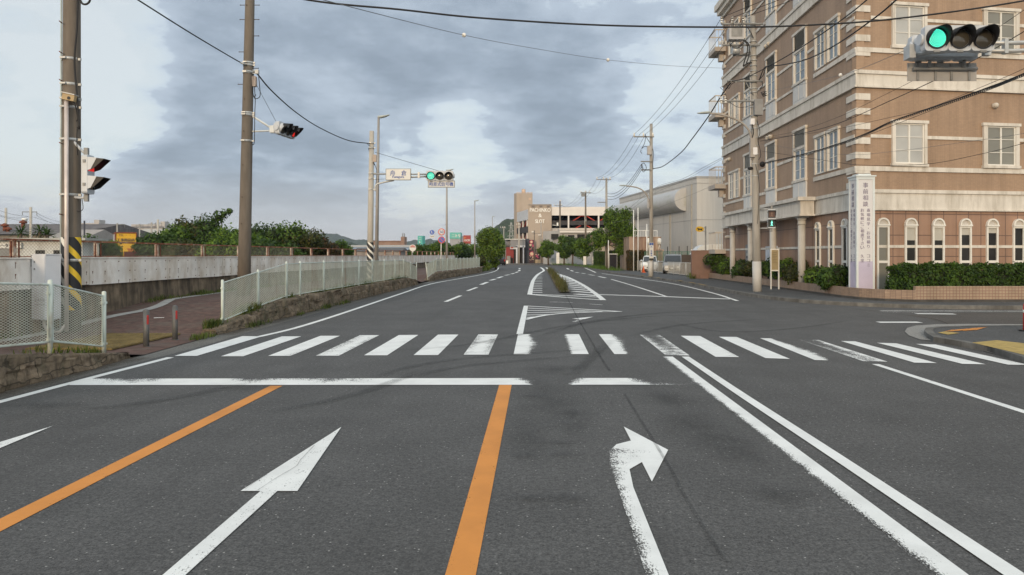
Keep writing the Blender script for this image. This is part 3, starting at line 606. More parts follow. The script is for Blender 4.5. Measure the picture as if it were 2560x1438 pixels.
# ---------------------------------------------------------------- stone walls along the left pavement
def stone_wall(label, path, top, seed):
    """path: function Y -> X of the face; top: function Y -> height"""
    y0, y1 = path
    mb = MB(); step = .06; n = int((y1 - y0) / step); rows = 12; vs = []
    for i in range(n + 1):
        y = y0 + (y1 - y0) * i / n; x = kerbX(y); h = max(top(y), .02)
        row = []
        for j in range(rows + 1):
            z = -.03 + (h + .03) * j / rows
            cell = mnoise.cell((y * 2.4 + 30 + seed + .5 * (math.floor(z / .24) % 2), math.floor(z / .24) * 1.0, 2.0))
            d = .045 * cell + .05 * mnoise.noise((y * 2.6 + seed, z * 4.5, 1.3)) + .022 * mnoise.noise((y * 11, z * 13, seed))
            edge = False
            row.append((x + (.12 if j < rows else .10) + d - (.04 if edge else 0) - .04 * j / rows, y, z))
        row += [(x + .04, y, h + .005), (x - .22, y, h), (x - .22, y, -.05)]; vs += row
    m = rows + 4
    mb.add(vs, [(i * m + j, i * m + j + 1, (i + 1) * m + j + 1, (i + 1) * m + j) for i in range(n) for j in range(m - 1)])
    mb.add(vs[:m], [tuple(range(m))]); mb.add(vs[-m:], [tuple(range(m))])
    return build("stone_wall", mb, STONE, None, label, "wall", "low split stone walls along the road", loc=(kerbX(y0), y0, 0))
stone_wall("low rough stone wall under the nearest mesh fence, sloping down to the bollards", (-1, 12.2), lambda y: hS(y) + .03, 1.0)
stone_wall("long low rough stone wall under the middle mesh fence beyond the crossing", (15.7, 42.5), lambda y: hS(y) + .04, 5.0)
stone_wall("low dark stone wall under the farthest mesh fence, near the bend", (46.6, 73), lambda y: hS(y) + .02, 9.0)

# ---------------------------------------------------------------- mesh fences
def strands(mb, a0, a1, b0, b1, pv, slope, r):
    """expanded-metal strands clipped to the parallelogram a0(bottom left) a1(bottom right) b0,b1 (tops)"""
    wv = Vector((a1 - a0)); wlen = wv.length; hh = (b0 - a0).length; nrm = wv.cross(Vector((0, 0, 1))).normalized()
    for sgn in (1, -1):
        k = -wlen * slope if sgn > 0 else 0.0
        end = hh if sgn > 0 else hh + wlen * slope
        while k < end:
            u0, u1 = 0.0, 1.0
            f = lambda u: k + sgn * slope * wlen * u
            if sgn > 0:
                if f(0) < 0: u0 = -k / (slope * wlen)
                if f(1) > hh: u1 = (hh - k) / (slope * wlen)
            else:
                if f(0) > hh: u0 = (k - hh) / (slope * wlen)
                if f(1) < 0: u1 = k / (slope * wlen)
            if u1 - u0 > .01:
                p = a0.lerp(a1, u0) + Vector((0, 0, f(u0))); q = a0.lerp(a1, u1) + Vector((0, 0, f(u1)))
                n2 = nrm * r * (1 if sgn > 0 else 1.25); v2 = Vector((0, 0, r))
                mb.add([p - n2 - v2, p + n2 - v2, p + n2 + v2, p - n2 + v2, q - n2 - v2, q + n2 - v2, q + n2 + v2, q - n2 + v2], [(0, 1, 5, 4), (1, 2, 6, 5), (2, 3, 7, 6), (3, 0, 4, 7)])
            k += pv
def mesh_fence(label, posts, pitch, r, skip_first=False):
    t = thing("mesh_fence", label, "fence", posts[0][:2] + (posts[0][2],), "pale green mesh fences along the pavement")
    posts = [(Vector((p[0], p[1], p[2])), Vector((p[0] + (p[4] if len(p) > 4 else 0), p[1], p[3]))) for p in posts]
    for b, tp in posts:
        mb = MB(); mb.cyl(b - Vector((0, 0, .1)), tp + Vector((0, 0, .02)), .032, n=10); mb.ball(tp + Vector((0, 0, .02)), .032, nu=10, nv=5, sc=(1, 1, .5))
        for f in (.14, .84):
            c = b.lerp(tp, f); mb.cbox(c, (.05, .1, .035))
        build("post", mb, FENCE, t)
    for (b0, t0), (b1, t1) in zip(posts, posts[1:]):
        d = (b1 - b0); d.z = 0; d.normalize(); g = .05
        h0, h1 = (t0 - b0).z, (t1 - b1).z
        a0 = b0 + d * g + Vector((0, 0, .10)); a1 = b1 - d * g + Vector((0, 0, .10)); c0 = b0 + d * g + Vector((0, 0, h0 - .035)); c1 = b1 - d * g + Vector((0, 0, h1 - .035))
        c0 += (t0 - b0) * 0; mb = MB(); mb.tube([a0, a1, c1, c0, a0], .017, 6, smooth=False)
        fr = build("panel", mb, FENCE, t)
        mb = MB(); hm = min((c0 - a0).z, (c1 - a1).z); strands(mb, a0, a1, c0, c1, pitch, .42, r)
        build("mesh", mb, WIRE, fr)
mesh_fence("nearest pale mesh fence with rusty post tops, by the grey control cabinet",
           [(-6.93, y, hS(y) + .02, hS(y) + .97) for y in (3.6, 5.8, 7.95)] + [(-6.93, 10.27, .41, 1.36), (-6.93, 11.55, .19, 1.13)], .036, .0026)
fy = lambda px: 7.13 * F / (CX - px)
posts = []
for px in (556, 645, 716, 750, 809, 856, 897, 930, 960, 987, 1009): y = fy(px); posts.append((-7.13, y, hS(y) + .0, H + (HZ - interp([(556, 703), (645, 677.5), (716, 657), (750, 655.5), (809, 653.5), (897, 651.5), (1009, 649.5)], px)) * y / F))
posts += [(-7.2, 41.2, .33, 1.3), (-7.3, 44.0, .08, 1.24)]
mesh_fence("long middle mesh fence on the stone wall, between the crossing and the gap", posts, .045, .0038)
posts = [(-6.98, 46.4, .2, 1.22, -.12), (-6.98, 49, .42, 1.36), (-7.02, 50.8, .5, 1.46)]
n = 11
for i in range(1, n + 1): y = lerp(50.8, 69.8, i / n); posts.append((kerbX(y) - .02, y, .5, 1.47))
mesh_fence("farthest mesh fence beyond the gap, its first post leaning, near the bend", posts, .06, .0055)

# ---------------------------------------------------------------- retaining wall with zinc panels, railing on top
WX = -10.72
t = thing("retaining_wall", "stained concrete wall clad along its top with bolted zinc panels", "wall", (WX, 3, 0))
mb = MB(); ys = [2 + .4 * i for i in range(320)]; vs = []
for y in ys:
    for j in range(8):
        z = -.05 + (1.66 - -.05) * j / 7; dx = .03 * mnoise.noise((y * .9, z * 1.5, 3)) if j not in (7,) else 0
        vs.append((WX + .1 * (1 - j / 7) + dx - .03, y, z))
    vs.append((WX - .25, y, 1.66)); vs.append((WX - .3, y, -.05))
mb.add(vs, [(i * 10 + j, i * 10 + j + 1, i * 10 + 11 + j, i * 10 + 10 + j) for i in range(len(ys) - 1) for j in range(9)])
build("concrete", mb, CONC, t)
RB = M("bolt_rust", (.16, .07, .04), .9, .4, 30)
y = 2.6; i = 0; rnd = random.Random(3)
while y < 128:
    ln = 1.82 if y < 60 else 3.64; mb = MB(); dz = rnd.uniform(-.012, .012); x = WX + .075 + rnd.uniform(0, .006)
    mb.box(x - .02, x, y + .008, y + ln - .008, 1.03 + dz, 1.655)
    if y < 40:
        for u in (.12, .62, 1.2, 1.70):
            for z in (1.10, 1.34, 1.58):
                if rnd.random() < .9: mb.disc((x, y + u, z), (0, 1, 0), (0, 0, 1), .016, .008, 1, 6)
                if rnd.random() < .35: mb.box(x, x + .001, y + u - .008, y + u + .008, z - rnd.uniform(.04, .16), z - .01, 1)
    build("metal_panel", mb, [PANEL, RB], t); y += ln; i += 1
mb = MB(); mb.box(WX - .2, WX + .1, 2, 128, 1.66, 1.69); build("coping", mb, PANEL, t)
t = thing("wall_railing", "rusty railing with chain link standing on the zinc-clad wall", "railing", (WX, 3, 1.69))
for k in range(44):
    y = 3.6 + 2.82 * k; mb = MB(); mb.box(WX - .13, WX - .05, y - .045, y + .045, 1.69, 2.07); mb.box(WX - .05, WX - .04, y + .09, y + .13, 1.69, 2.03, 1); mb.box(WX - .05, WX - .04, y - .13, y - .09, 1.69, 2.03, 1)
    build("post", mb, [RUSTW, RUST], t)
mb = MB(); mb.box(WX - .075, WX - .03, 3, 126, 2.045, 2.085); mb.box(WX - .07, WX - .04, 3, 126, 1.70, 1.72); build("rail", mb, RUSTR, t)
mb = MB(); strands(mb, Vector((WX - .055, 3, 1.71)), Vector((WX - .055, 32, 1.71)), Vector((WX - .055, 3, 2.05)), Vector((WX - .055, 32, 2.05)), .075, .72, .0017)
strands(mb, Vector((WX - .055, 32, 1.71)), Vector((WX - .055, 124, 1.71)), Vector((WX - .055, 32, 2.05)), Vector((WX - .055, 124, 2.05)), .12, .72, .0022)
build("chain_link", mb, M("chain_wire", (.22, .21, .18), .7, .2, 6), t)

# ---------------------------------------------------------------- bollards
for px, py, top, lab in ((365.5, 868, 773, "left grey bollard with a red reflector in front of the yellow blocks"), (437.5, 851, 763, "right grey bollard with a red reflector beside the mesh fence end")):
    b = G(px, py, .03); hgt = H + (HZ - top) * b.y / F - .03
    t = thing("bollard", lab, "bollard", b, "bollards at the crossing")
    mb = MB(); mb.cyl(b - Vector((0, 0, .05)), b + Vector((0, 0, hgt - .03)), .052, n=16); mb.ball(b + Vector((0, 0, hgt - .035)), .052, nu=16, nv=8, sc=(1, 1, .7)); mb.cyl(b + Vector((0, 0, -.01)), b + Vector((0, 0, .015)), .075, n=16)
    build("tube", mb, M("bollard_grey", (.12, .12, .118), .55, .15, 8, metal=.3), t)
    mb = MB(); vs = []
    for k in range(7):
        a = R(-52 + 44 * k / 6)
        for z in (hgt - .28, hgt - .11): vs.append((b.x + .0545 * math.cos(a), b.y + .0545 * math.sin(a), b.z + z))
    mb.add(vs, [(2 * k, 2 * k + 2, 2 * k + 3, 2 * k + 1) for k in range(6)])
    build("reflector", mb, M("reflector_red", (.42, .035, .03), .35, .1, 20), t)

# ---------------------------------------------------------------- signals
def hood(mb, c, fw, r, ln, mi, n=20, droop=.03):
    """open visor around lens centre c, pointing along fw (unit, horizontal)"""
    U = fw.cross(Vector((0, 0, 1))).normalized(); Z = Vector((0, 0, 1)); vs = []
    for i in range(n + 1):
        a = R(-38 + 256 * i / n); e = U * math.cos(a) + Z * math.sin(a); l = ln * max(.12, (.5 + .5 * math.sin(a)) ** 1.35)
        for rr, ll in ((r, 0), (r, 1), (r - .006, 1), (r - .006, 0)): vs.append(c + e * rr + fw * (l * ll) - Z * (droop * ll))
    mb.add(vs, [(4 * i + k, 4 * i + k + 1, 4 * i + 5 + k, 4 * i + 4 + k) for i in range(n) for k in range(3)], mi, True)
def vehicle_signal(name, label, loc, ang, lit, sc=1.0, back=False, hood_ln=.27, hood_white=False, group="traffic lights for vehicles"):
    """three lenses in a row, built facing -Y about loc, then turned by ang"""
    loc = Vector(loc); t = thing(name, label, "traffic light", loc, group); t.rotation_euler = (0, 0, 0)
    rot = Matrix.Rotation(ang, 4, 'Z'); T = Matrix.Translation(loc) @ rot @ Matrix.Scale(sc, 4)
    fw = Vector((0, -1, 0)); pt = .372
    mb = MB(); mb.T = T
    for k in (-1, 0, 1): mb.rbox(k * pt - .184, k * pt + .184, -.075, .06, -.205, .205, .05)
    mb.rbox(-.53, .53, .06, .13, -.17, .17, .07); mb.cyl((-.6, .03, 0), (-.55, .03, 0), .09, n=14); mb.cyl((.55, .03, 0), (.6, .03, 0), .09, n=14)
    for k in (-1, 0, 1): mb.cbox((k * pt, -.08, -.215), (.1, .02, .03), 1)
    build("housing", mb, [SIGW, GALVD], t)
    for k, nm in ((-1, 'green'), (0, 'amber'), (1, 'red')):
        c = Vector((k * pt, -.08, -.005)); mb = MB(); mb.T = T
        vs = []; nn = 24
        for j in range(5):
            rr = .15 * j / 4; dep = -.03 * (1 - (j / 4) ** 2)
            for i in range(nn): a = 2 * math.pi * i / nn; vs.append(c + Vector((rr * math.cos(a), dep, rr * math.sin(a))))
        mb.add(vs, [(j * nn + i, j * nn + (i + 1) % nn, (j + 1) * nn + (i + 1) % nn, (j + 1) * nn + i) for j in range(4) for i in range(nn)], 0, True)
        if lit == nm == 'green':                                       # separate LED dots over the dim lens
            for rr, cnt in ((.018, 6), (.042, 13), (.066, 20), (.09, 26), (.113, 33), (.134, 39)):
                for q in range(cnt): a = 2 * math.pi * q / cnt; mb.cbox(c + Vector((rr * math.cos(a), -.03 * (1 - (rr / .15) ** 2) - .004, rr * math.sin(a))), (.0135, .006, .0135), 1)
        mats = [{'green': GREENB, 'red': REDL}.get(nm, LENSD), GREENL] if lit == nm else [LENSD if nm != 'red' or lit != 'dim' else REDDIM]
        ln = build("lens", mb, mats, t, nm + (" lens, lit" if lit == nm else " lens, dark"))
        mb = MB(); mb.T = T; mb.ring(c, (1, 0, 0), (0, 0, 1), .152, .172, .02, 0)
        hood(mb, c + Vector((0, -.005, 0)), fw, .172, hood_ln, 0)
        build("hood", mb, [BLACK], t)
        if hood_white:
            mb = MB(); mb.T = T; hood(mb, c + Vector((0, -.003, 0)), fw, .176, hood_ln * .62, 0); build("hood_cover", mb, [SIGW], t)
    return t, T
GREENB = glow("green_lens_base", (.03, .55, .38), .4, (.02, .2, .15))
EXC = lambda T, p: T @ Vector(p)
# near pair over the junction (back to back) on an arm from the right
pt = P(2403.5, 93, 11.5)
t1, T1 = vehicle_signal("traffic_light", "large traffic light overhead at upper right with its green lens lit", pt + Vector((0, .12, 0)), 0, 'green')
pb = P(2357, 121, 12.15)
t2, T2 = vehicle_signal("traffic_light", "white traffic light seen from behind, below the large lit green one", pb + Vector((0, 0, 0)), R(180), None)
mb = MB(); mb.T = Matrix.Translation(pb)
mb.box(-.57, .60, .05, .06, -.54, -.235)
for x in (-.4, -.1, .17, .47): mb.box(x - .02, x + .02, .03, .05, -.53, -.24, 1)
mb.tube([(-.5, .0, -.345), (.58, .0, -.345)], .03, 8, 1)
for x in (-.23, .35): mb.tube([(x + .02, -.03, -.1), (x - .02, -.02, -.33)], .028, 8, 1)
build("back_plate", mb, [M("plate_back", (.35, .34, .33), .6, .1, 4), GALVD], t2)
mb = MB(); put_text(mb, "12", pb + Vector((-.1, -.135, -.03)), (1, 0, 0), (0, 0, 1), height=.05); mb.disc(pb + Vector((-.0, -.134, -.02)), (1, 0, 0), (0, 0, 1), .028, .006, 0)
build("number", mb, INK, t2)
for v in []: pass
t = thing("signal_mast", "grey signal mast with a horizontal arm, at the right edge", "pole", (9.75, 12.0, .1))
mb = MB(); mb.tube([(9.75, 12.0, 0), (9.75, 12.0, 6.4)], [.12, .085], 14); build("post", mb, GALV, t)
mb = MB(); zt = pt.z - .02
for dz in (.03, -.1): mb.tube([(9.7, 11.9, zt + dz + .1), (7.9, 11.85, zt + dz), (7.35, 11.85, zt + dz)], .035, 10)
mb.cbox((7.72, 11.85, zt - .03), (.06, .09, .24)); mb.cbox((7.42, 11.86, zt - .03), (.1, .1, .3)); mb.tube([(7.38, 11.9, zt - .05), (6.2, 12.0, zt - .12)], .028, 8)
mb.cbox((6.2, 11.95, zt - .1), (.1, .2, .22)); build("arm", mb, GALV, t)
# far pole C signal
pcY = 37.0
vs_ = .46 / .372
t3, T3 = vehicle_signal("traffic_light", "distant traffic light with green lit, over the blue lettered plate", P(1100, 440, pcY), 0, 'green', vs_, hood_ln=.2)
mb = MB(); c = P(1103.5, 460.5, pcY); mb.box(c.x - .66, c.x + .66, pcY - .02, pcY + .02, c.z - .15, c.z + .15); mb.box(c.x - .69, c.x + .69, pcY - .01, pcY + .03, c.z - .18, c.z + .18, 1)
pl = build("name_plate", mb, [WHITEF, GALVD], t3); mb = MB(); put_text(mb, "時差式信号機", (c.x, pcY - .024, c.z), (1, 0, 0), (0, 0, 1), height=.2, width=1.22, bold=.006); build("lettering", mb, INKB, pl)
# signal on pole B facing the side road
t4, T4 = vehicle_signal("traffic_light", "white traffic light seen edge-on, on an arm of the brown pole", P(713, 326, 22.3), R(83), None, .95, hood_ln=.36, hood_white=True)
for ch in t4.children:
    if ch.name.startswith('lens') and 'red' in ch['label']: ch.data.materials[0] = REDL; ch['label'] = "red lens, lit"

def walk_fig(mb, O, U, V, h, mi):
    pls = [[(-.05, .32), (.07, .32), (.13, .05), (.07, .03), (.04, .13), (.05, -.05), (.17, -.42), (.09, -.44), (-.01, -.14), (-.12, -.44), (-.21, -.40), (-.07, -.05), (-.08, .1), (-.15, -.02), (-.20, .02)]]
    for p in pls: mb.plate([(x * h, y * h) for x, y in p], O, U, V, .004, mi)
    mb.disc(Vector(O) + Vector(V) * (.41 * h), U, V, .075 * h, .004, mi, 14)
def ped_signal(label, loc, ang, lit, deep, cover=True):
    t = thing("pedestrian_signal", label, "traffic light", loc, "pedestrian crossing lights"); T = Matrix.Translation(loc) @ Matrix.Rotation(ang, 4, 'Z')
    mb = MB(); mb.T = T; mb.rbox(-.165, .165, -.06, .06, -.42, .42, .05); mb.cbox((-.0, .03, .5), (.08, .08, .16), 1); mb.cbox((0, .03, -.5), (.08, .08, .16), 1)
    for z in (.28, -.22): mb.cbox((-.17, 0, z), (.03, .05, .06), 1)
    build("housing", mb, [SIGW, GALVD], t)
    for nm, z in (('red', .2), ('green', -.2)):
        c = Vector((0, -.065, z)); mb = MB(); mb.T = T; mb.box(-.125, .125, -.068, -.055, z - .125, z + .125)
        on = nm == lit
        body = build("lens", mb, [M("ped_glass_dark", (.02, .035, .03), .2) if nm == 'green' else M("ped_glass_red", (.10, .05, .04), .25)], t, nm + " lens" + (", lit" if on else ", dark"))
        if on and nm == 'red': body.data.materials[0] = REDL
        mb = MB(); mb.T = T; walk_fig(mb, (0, -.069, z - .01), (1, 0, 0), (0, 0, 1), .25, 0)
        if nm == 'green' or not on: build("figure", mb, GREENF if on else M("dark_figure", (.2, .12, .09), .5), body)
        mb = MB(); mb.T = T; pr = [(-.155, -.12), (-.155, .165), (.155, .165), (.155, -.12)]; vs = []
        for k, (x, zz) in enumerate(pr):
            l = deep if zz > 0 else deep * .35
            vs += [(x, -.06, z + zz), (x * 1.02, -.06 - l, z + zz - (.03 if zz > 0 else -.04))]
        mb.add(vs, [(0, 1, 3, 2), (2, 3, 5, 4), (4, 5, 7, 6)]); o = len(mb.v)
        mb.add([(x * .95, y, zz) for x, y, zz in vs], [(2, 3, 1, 0), (4, 5, 3, 2), (6, 7, 5, 4)])
        build("hood", mb, [BLACK], t)
        if not cover:
            mb = MB(); mb.T = T; mb.box(-.16, .16, -.064, -.058, z - .17, z + .17); build('face_plate', mb, BLACK, t); continue
        mb = MB(); mb.T = T; f = .55
        v2 = []
        for k, (x, zz) in enumerate(pr):
            l = (deep if zz > 0 else deep * .35) * f
            v2 += [(x * 1.03, -.06, z + zz + .004), (x * 1.05, -.06 - l, z + zz + .004 - (.03 if zz > 0 else -.04) * f)]
        mb.add(v2, [(0, 1, 3, 2), (2, 3, 5, 4), (4, 5, 7, 6)]); build("hood_cover", mb, [SIGW], t)
    return t
GREENF = glow("lit_walk_figure", (.25, 1.0, .78), 1.6, (.05, .4, .3))
# ---------------------------------------------------------------- left poles
def bands(mb, c, r, zs, mi):
    for z in zs: mb.tube([(c[0], c[1], z - .03), (c[0], c[1], z + .03)], r(z) + .012, 14, mi); mb.cbox((c[0] + r(z) + .03, c[1] - .03, z), (.07, .03, .05), mi); mb.cbox((c[0] - r(z) * .3, c[1] - r(z) - .03, z), (.12, .04, .035), mi)
HAZ, _t, _b, _w, _y, _sp = hazard_mat("hazard_white_yellow", .43)
L(_t, mixc(_t, math_n(_t, 'GREATER_THAN', _sp.outputs[0], .02), _w, _y), _b.inputs['Base Color'])
HAZW, _t, _b, _w, _y, _sp = hazard_mat("hazard_white", .34); L(_t, _w, _b.inputs['Base Color'])
# pole A
A = Vector(((178 - CX) * 15.7 / F, 15.7, 0)); rA = lambda z: lerp(.19, .163, z / 8)
t = thing("utility_pole", "nearest brown concrete utility pole with yellow, white and black stripes, at far left", "utility pole", A, "concrete utility poles on the left")
mb = MB(); mb.tube([A + Vector((.02 * k / 4, 0, k * 2.4)) for k in range(5)], [rA(k * 2.4) for k in range(5)], 22)
build("shaft", mb, POLEC, t)
mb = MB(); mb.tube([A + Vector((0, 0, .55)), A + Vector((0, 0, 2.13))], rA(1) + .006, 22, 0, False)
o = build("stripes", mb, HAZ, t)
mb = MB(); bands(mb, A, rA, [1.63, 3.05, 4.25, 4.95, 5.13, 5.45, 6.0], 0); build("clamp_band", mb, GALV, t)
mb = MB()
for k, z in enumerate((6.75, 6.1, 5.5, 4.15, 2.62)): mb.cyl(A + Vector((-.1, -.15, z)), A + Vector((-.06, -.3, z)), .012, n=6)
build("step_bolt", mb, RUST, t)
mb = MB(); mb.tube([A + Vector((.06, -.25, .1)), A + Vector((.06, -.25, 5.05))], .042, 12); mb.tube([A + Vector((.04, -.25, .25)), A + Vector((-.05, -.3, .1)), A + Vector((-.22, -.4, .1)), A + Vector((-.3, -.42, .25)), A + Vector((-.3, -.42, .5))], .035, 8)
build("conduit", mb, M("conduit_galv", (.62, .54, .50), .4, .1, 4, metal=.25), t)
mb = MB(); mb.tube([A + Vector((-.19, -.06, 0)), A + Vector((-.175, -.06, 7.6))], .02, 8); build("thin_conduit", mb, M("conduit_pale", (.42, .48, .48), .5, .1, 4), t)
mb = MB(); c = A + Vector((.13, -.25, 5.12)); mb.cbox(c, (.26, .12, .13), 0, Matrix.Rotation(R(12), 3, 'Y')); mb.cbox(c + Vector((0, 0, .08)), (.3, .16, .02), 1, Matrix.Rotation(R(12), 3, 'Y')); mb.cyl(c + Vector((.02, -.07, -.02)), c + Vector((.02, -.06, -.02)), .035, n=10, mi=2)
build("cable_entry", mb, [M("tan_box", (.45, .33, .18), .6), GALV, BLACK], t)
mb = MB()
mb.tube(catmull([A + Vector((.16, -.25, 5.1)), A + Vector((.24, -.24, 4.95)), A + Vector((.27, -.2, 4.7)), A + Vector((.24, -.2, 4.62))]), .014, 6)
mb.tube(catmull([A + Vector(p) for p in ((.3, -.2, 4.45), (.26, -.2, 5.1), (.2, -.2, 5.9), (.25, -.2, 6.6), (.27, -.2, 7.25), (.3, -.2, 7.8))]), .02, 7)
mb.tube(catmull([A + Vector(p) for p in ((.27, -.2, 7.35), (.38, -.2, 7.15), (.52, -.2, 7.2), (.56, -.2, 7.5), (.6, -.2, 8))]), .022, 7); mb.tube(catmull([A + Vector(p) for p in ((.29, -.2, 7.5), (.42, -.2, 7.28), (.55, -.2, 7.36), (.57, -.2, 7.9))]), .016, 7)
mb.tube(catmull([A + Vector(p) for p in ((.26, -.2, 4.5), (.25, -.2, 4.2), (.24, -.15, 3.9))]), .01, 6); mb.tube(catmull([A + Vector(p) for p in ((.3, -.1, 2.95), (.32, -.1, 2.75), (.26, -.12, 2.68), (.19, -.1, 2.7))]), .008, 6)
build("cable", mb, CABLE, t)
mb = MB()
for z0, z1 in ((4.22, 3.98), (3.02, 3.1)): mb.tube([A + Vector((.1, -.1, z0 if z0 > 4 else 3.0)), A + Vector((.3, -.06, z1 if z0 > 4 else 2.98)), A + Vector((.36, -.05, z1 - .04 if z0 > 4 else 3.06))], .03, 8)
build("bracket", mb, SIGW, t)
ped_signal("pedestrian light with red lit, seen from the side on the striped pole", P(220, 437, 15.6), R(97), 'red', .34)
# control cabinet on pole A
c = A + Vector((-.22, -.3, 0)); t = thing("control_cabinet", "grey metal control cabinet strapped to the striped pole behind the fence", "cabinet", c + Vector((0, 0, .35)))
T = Matrix.Translation((A.x - .25, A.y - .42, 0)) @ Matrix.Rotation(R(-18), 4, 'Z'); mb = MB(); mb.T = T; mb.rbox(-.19, .19, -.17, .17, .38, 1.75, .02); mb.box(-.2, .2, -.18, .18, 1.745, 1.765)
build("body", mb, BOXG, t); mb = MB(); mb.T = T; mb.box(-.185, .185, -.188, -.172, .4, 1.73)
d = build("door", mb, BOXG, t); mb = MB(); mb.T = T
for z in (1.45, 1.6): mb.disc((-.1, -.19, z), (1, 0, 0), (0, 0, 1), .018, .008, 0, 10)
mb.box(-.2, -.19, -.195, -.17, 1.5, 1.74)
build("lock", mb, GALVD, d); mb = MB(); mb.T = T; put_text(mb, "エノキ-ロイ子", (.05, -.19, .8), (1, 0, 0), (0, 0, 1), height=.06, width=.28); mb.box(-.1, .18, -.192, -.188, .70, .706); build("lettering", mb, INK, d)

# pole B
B = Vector(((608.5 - CX) * 22.3 / F, 22.3, .3)); rB = lambda z: lerp(.20, .125, z / 11.5)
t = thing("utility_pole", "tall brown concrete utility pole with step bolts rising behind the middle fence", "utility pole", B, "concrete utility poles on the left")
lean = .021; ax = lambda z: Vector((B.x + lean * z, B.y, z))
mb = MB(); mb.tube([ax(z) for z in (0, 3, 6, 9, 11.5)], [rB(z) for z in (0, 3, 6, 9, 11.5)], 22); build("shaft", mb, POLEC, t)
mb = MB(); zB = lambda py: H + (HZ - py) * 22.3 / F
for py in (158, 164, 181, 183, 283, 288, 353): c = ax(zB(py)); bands(mb, c, rB, [zB(py)], 0)
build("clamp_band", mb, GALV, t)
mb = MB()
for py, s in ((13, -1), (13, 1), (49, -1), (49, 1), (90, 1), (130, -1), (171, 1), (211, -1)):
    c = ax(zB(py)); r = rB(zB(py)); mb.cyl(c + Vector((s * r * .9, 0, 0)), c + Vector((s * (r + .15), 0, 0)), .011, n=6); mb.cyl(c + Vector((s * (r + .15), 0, 0)), c + Vector((s * (r + .16), 0, 0)), .02, n=6)
for py in (17, 250, 330, 414, 494, 560): c = ax(zB(py)); mb.cyl(c + Vector((-.04, -rB(zB(py)) + .02, 0)), c + Vector((-.04, -rB(zB(py)) - .03, 0)), .016, n=6)
build("step_bolt", mb, M("bolt_steel", (.10, .07, .055), .8), t)
mb = MB(); p = P(681, 322, 22.25); mb.tube([ax(zB(290)) + Vector((.14, 0, 0)), p], .035, 8); mb.tube([ax(zB(329)) + Vector((.12, 0, 0)), p + Vector((-.02, 0, -.06))], .028, 8); mb.cbox(p + Vector((.02, 0, -.02)), (.16, .16, .22)); mb.tube([p, P(697, 325, 22.3)], .05, 8)
build("arm", mb, WHITE, t)
mb = MB(); c = P(636, 204, 22.1); mb.rbox(c.x - .06, c.x + .06, c.y - .06, c.y + .06, c.z - .16, c.z + .16, .03); build("junction_box", mb, M("tan_plastic", (.45, .36, .30), .6), t)
mb = MB(); q = lambda px, py: P(px, py, 22.05)
for l in (((634, 185), (632, 225), (635, 243), (641, 247), (650, 240), (649, 215), (646, 186)), ((636, 216), (638, 250), (637, 285), (636, 350), (633, 362), (630, 360)), ((631, 185), (630, 225), (634, 241), (640, 237))): mb.tube(catmull([q(*p) for p in l]), .012, 6)
mb.tube([q(641, 212), q(691, 306)], .006, 5); build("cable", mb, CABLE, t)
mb = MB(); mb.tube([q(602, 157), q(612, 160)], .03, 6); mb.tube([q(632, 176), q(645, 182)], .03, 6); mb.cbox(q(643, 180), (.1, .1, .12)); build("cable_clamp", mb, GALV, t)

# pole C with street name sign
Cc = Vector(((924 - CX) * 37 / F, 37, .45)); zC = lambda py: H + (HZ - py) * 37 / F
axc = lambda z: Vector((lerp((924.5 - CX), (929.5 - CX), (z - .45) / 7.6) * 37 / F, 37, z))
t = thing("signal_pole", "pale concrete signal pole with black and white stripes, carrying the distant light", "pole", Cc)
mb = MB(); mb.tube([axc(z) for z in (.3, 4, 8.1)], [.165, .145, .115], 18); build("shaft", mb, POLEL, t)
mb = MB(); mb.tube([axc(zC(694)), axc(zC(606))], .168, 18, 0, False); build("stripes", mb, HAZW, t)
mb = MB()
for py in (358, 370, 434, 447, 474): bands(mb, axc(zC(py)), lambda z: .135, [zC(py)], 0)
build("clamp_band", mb, GALV, t)
mb = MB(); q = lambda px, py: P(px, py, 36.95)
mb.tube([q(935, 435), q(1072, 436)], .045, 8); mb.tube([q(990, 444), q(1072, 441)], .04, 8); mb.tube(catmull([q(938, 478), q(940, 463), q(955, 457), q(985, 451)]), .045, 8); mb.cbox(q(1047, 438), (.1, .1, .3)); build("arm", mb, GALV, t)
mb = MB(); mb.rbox(q(937, 0).x - .08, q(937, 0).x + .1, 36.8, 36.95, zC(406), zC(388), .03); build("junction_box", mb, M("tan_plastic", (.45, .36, .30), .6), t)
mb = MB()
for l in (((918, 359), (926, 370), (930, 395), (940, 420), (942, 440), (938, 470)), ((921, 370), (929, 400), (938, 415))): mb.tube(catmull([q(*p) for p in l]), .014, 5)
mb.tube([q(938, 381), q(1105, 430)], .01, 5); mb.tube([q(936, 449), q(1068, 443)], .008, 5); build("cable", mb, CABLE, t)
t = thing("place_name_sign", "white rectangular place name sign hanging on the distant signal arm", "sign", q(997, 437))
a, b = q(967, 450), q(1027, 424); mb = MB(); mb.box(a.x, b.x, 36.8, 36.84, a.z, b.z); mb.box(a.x - .03, b.x + .03, 36.815, 36.87, a.z - .03, b.z + .03, 1); build("board", mb, [WHITEF, GALVD], t)
mb = MB(); c = q(997, 437)
for ch, px in (("舟", 983), ("倉", 1011)): put_text(mb, ch, (q(px, 0).x, 36.795, q(0, 433.5).z), (1, 0, 0), (0, 0, 1), height=.27, bold=.004)
put_text(mb, "Funagura", (c.x, 36.795, q(0, 443.8).z), (1, 0, 0), (0, 0, 1), height=.15, bold=.005); build("lettering", mb, INKB, t)

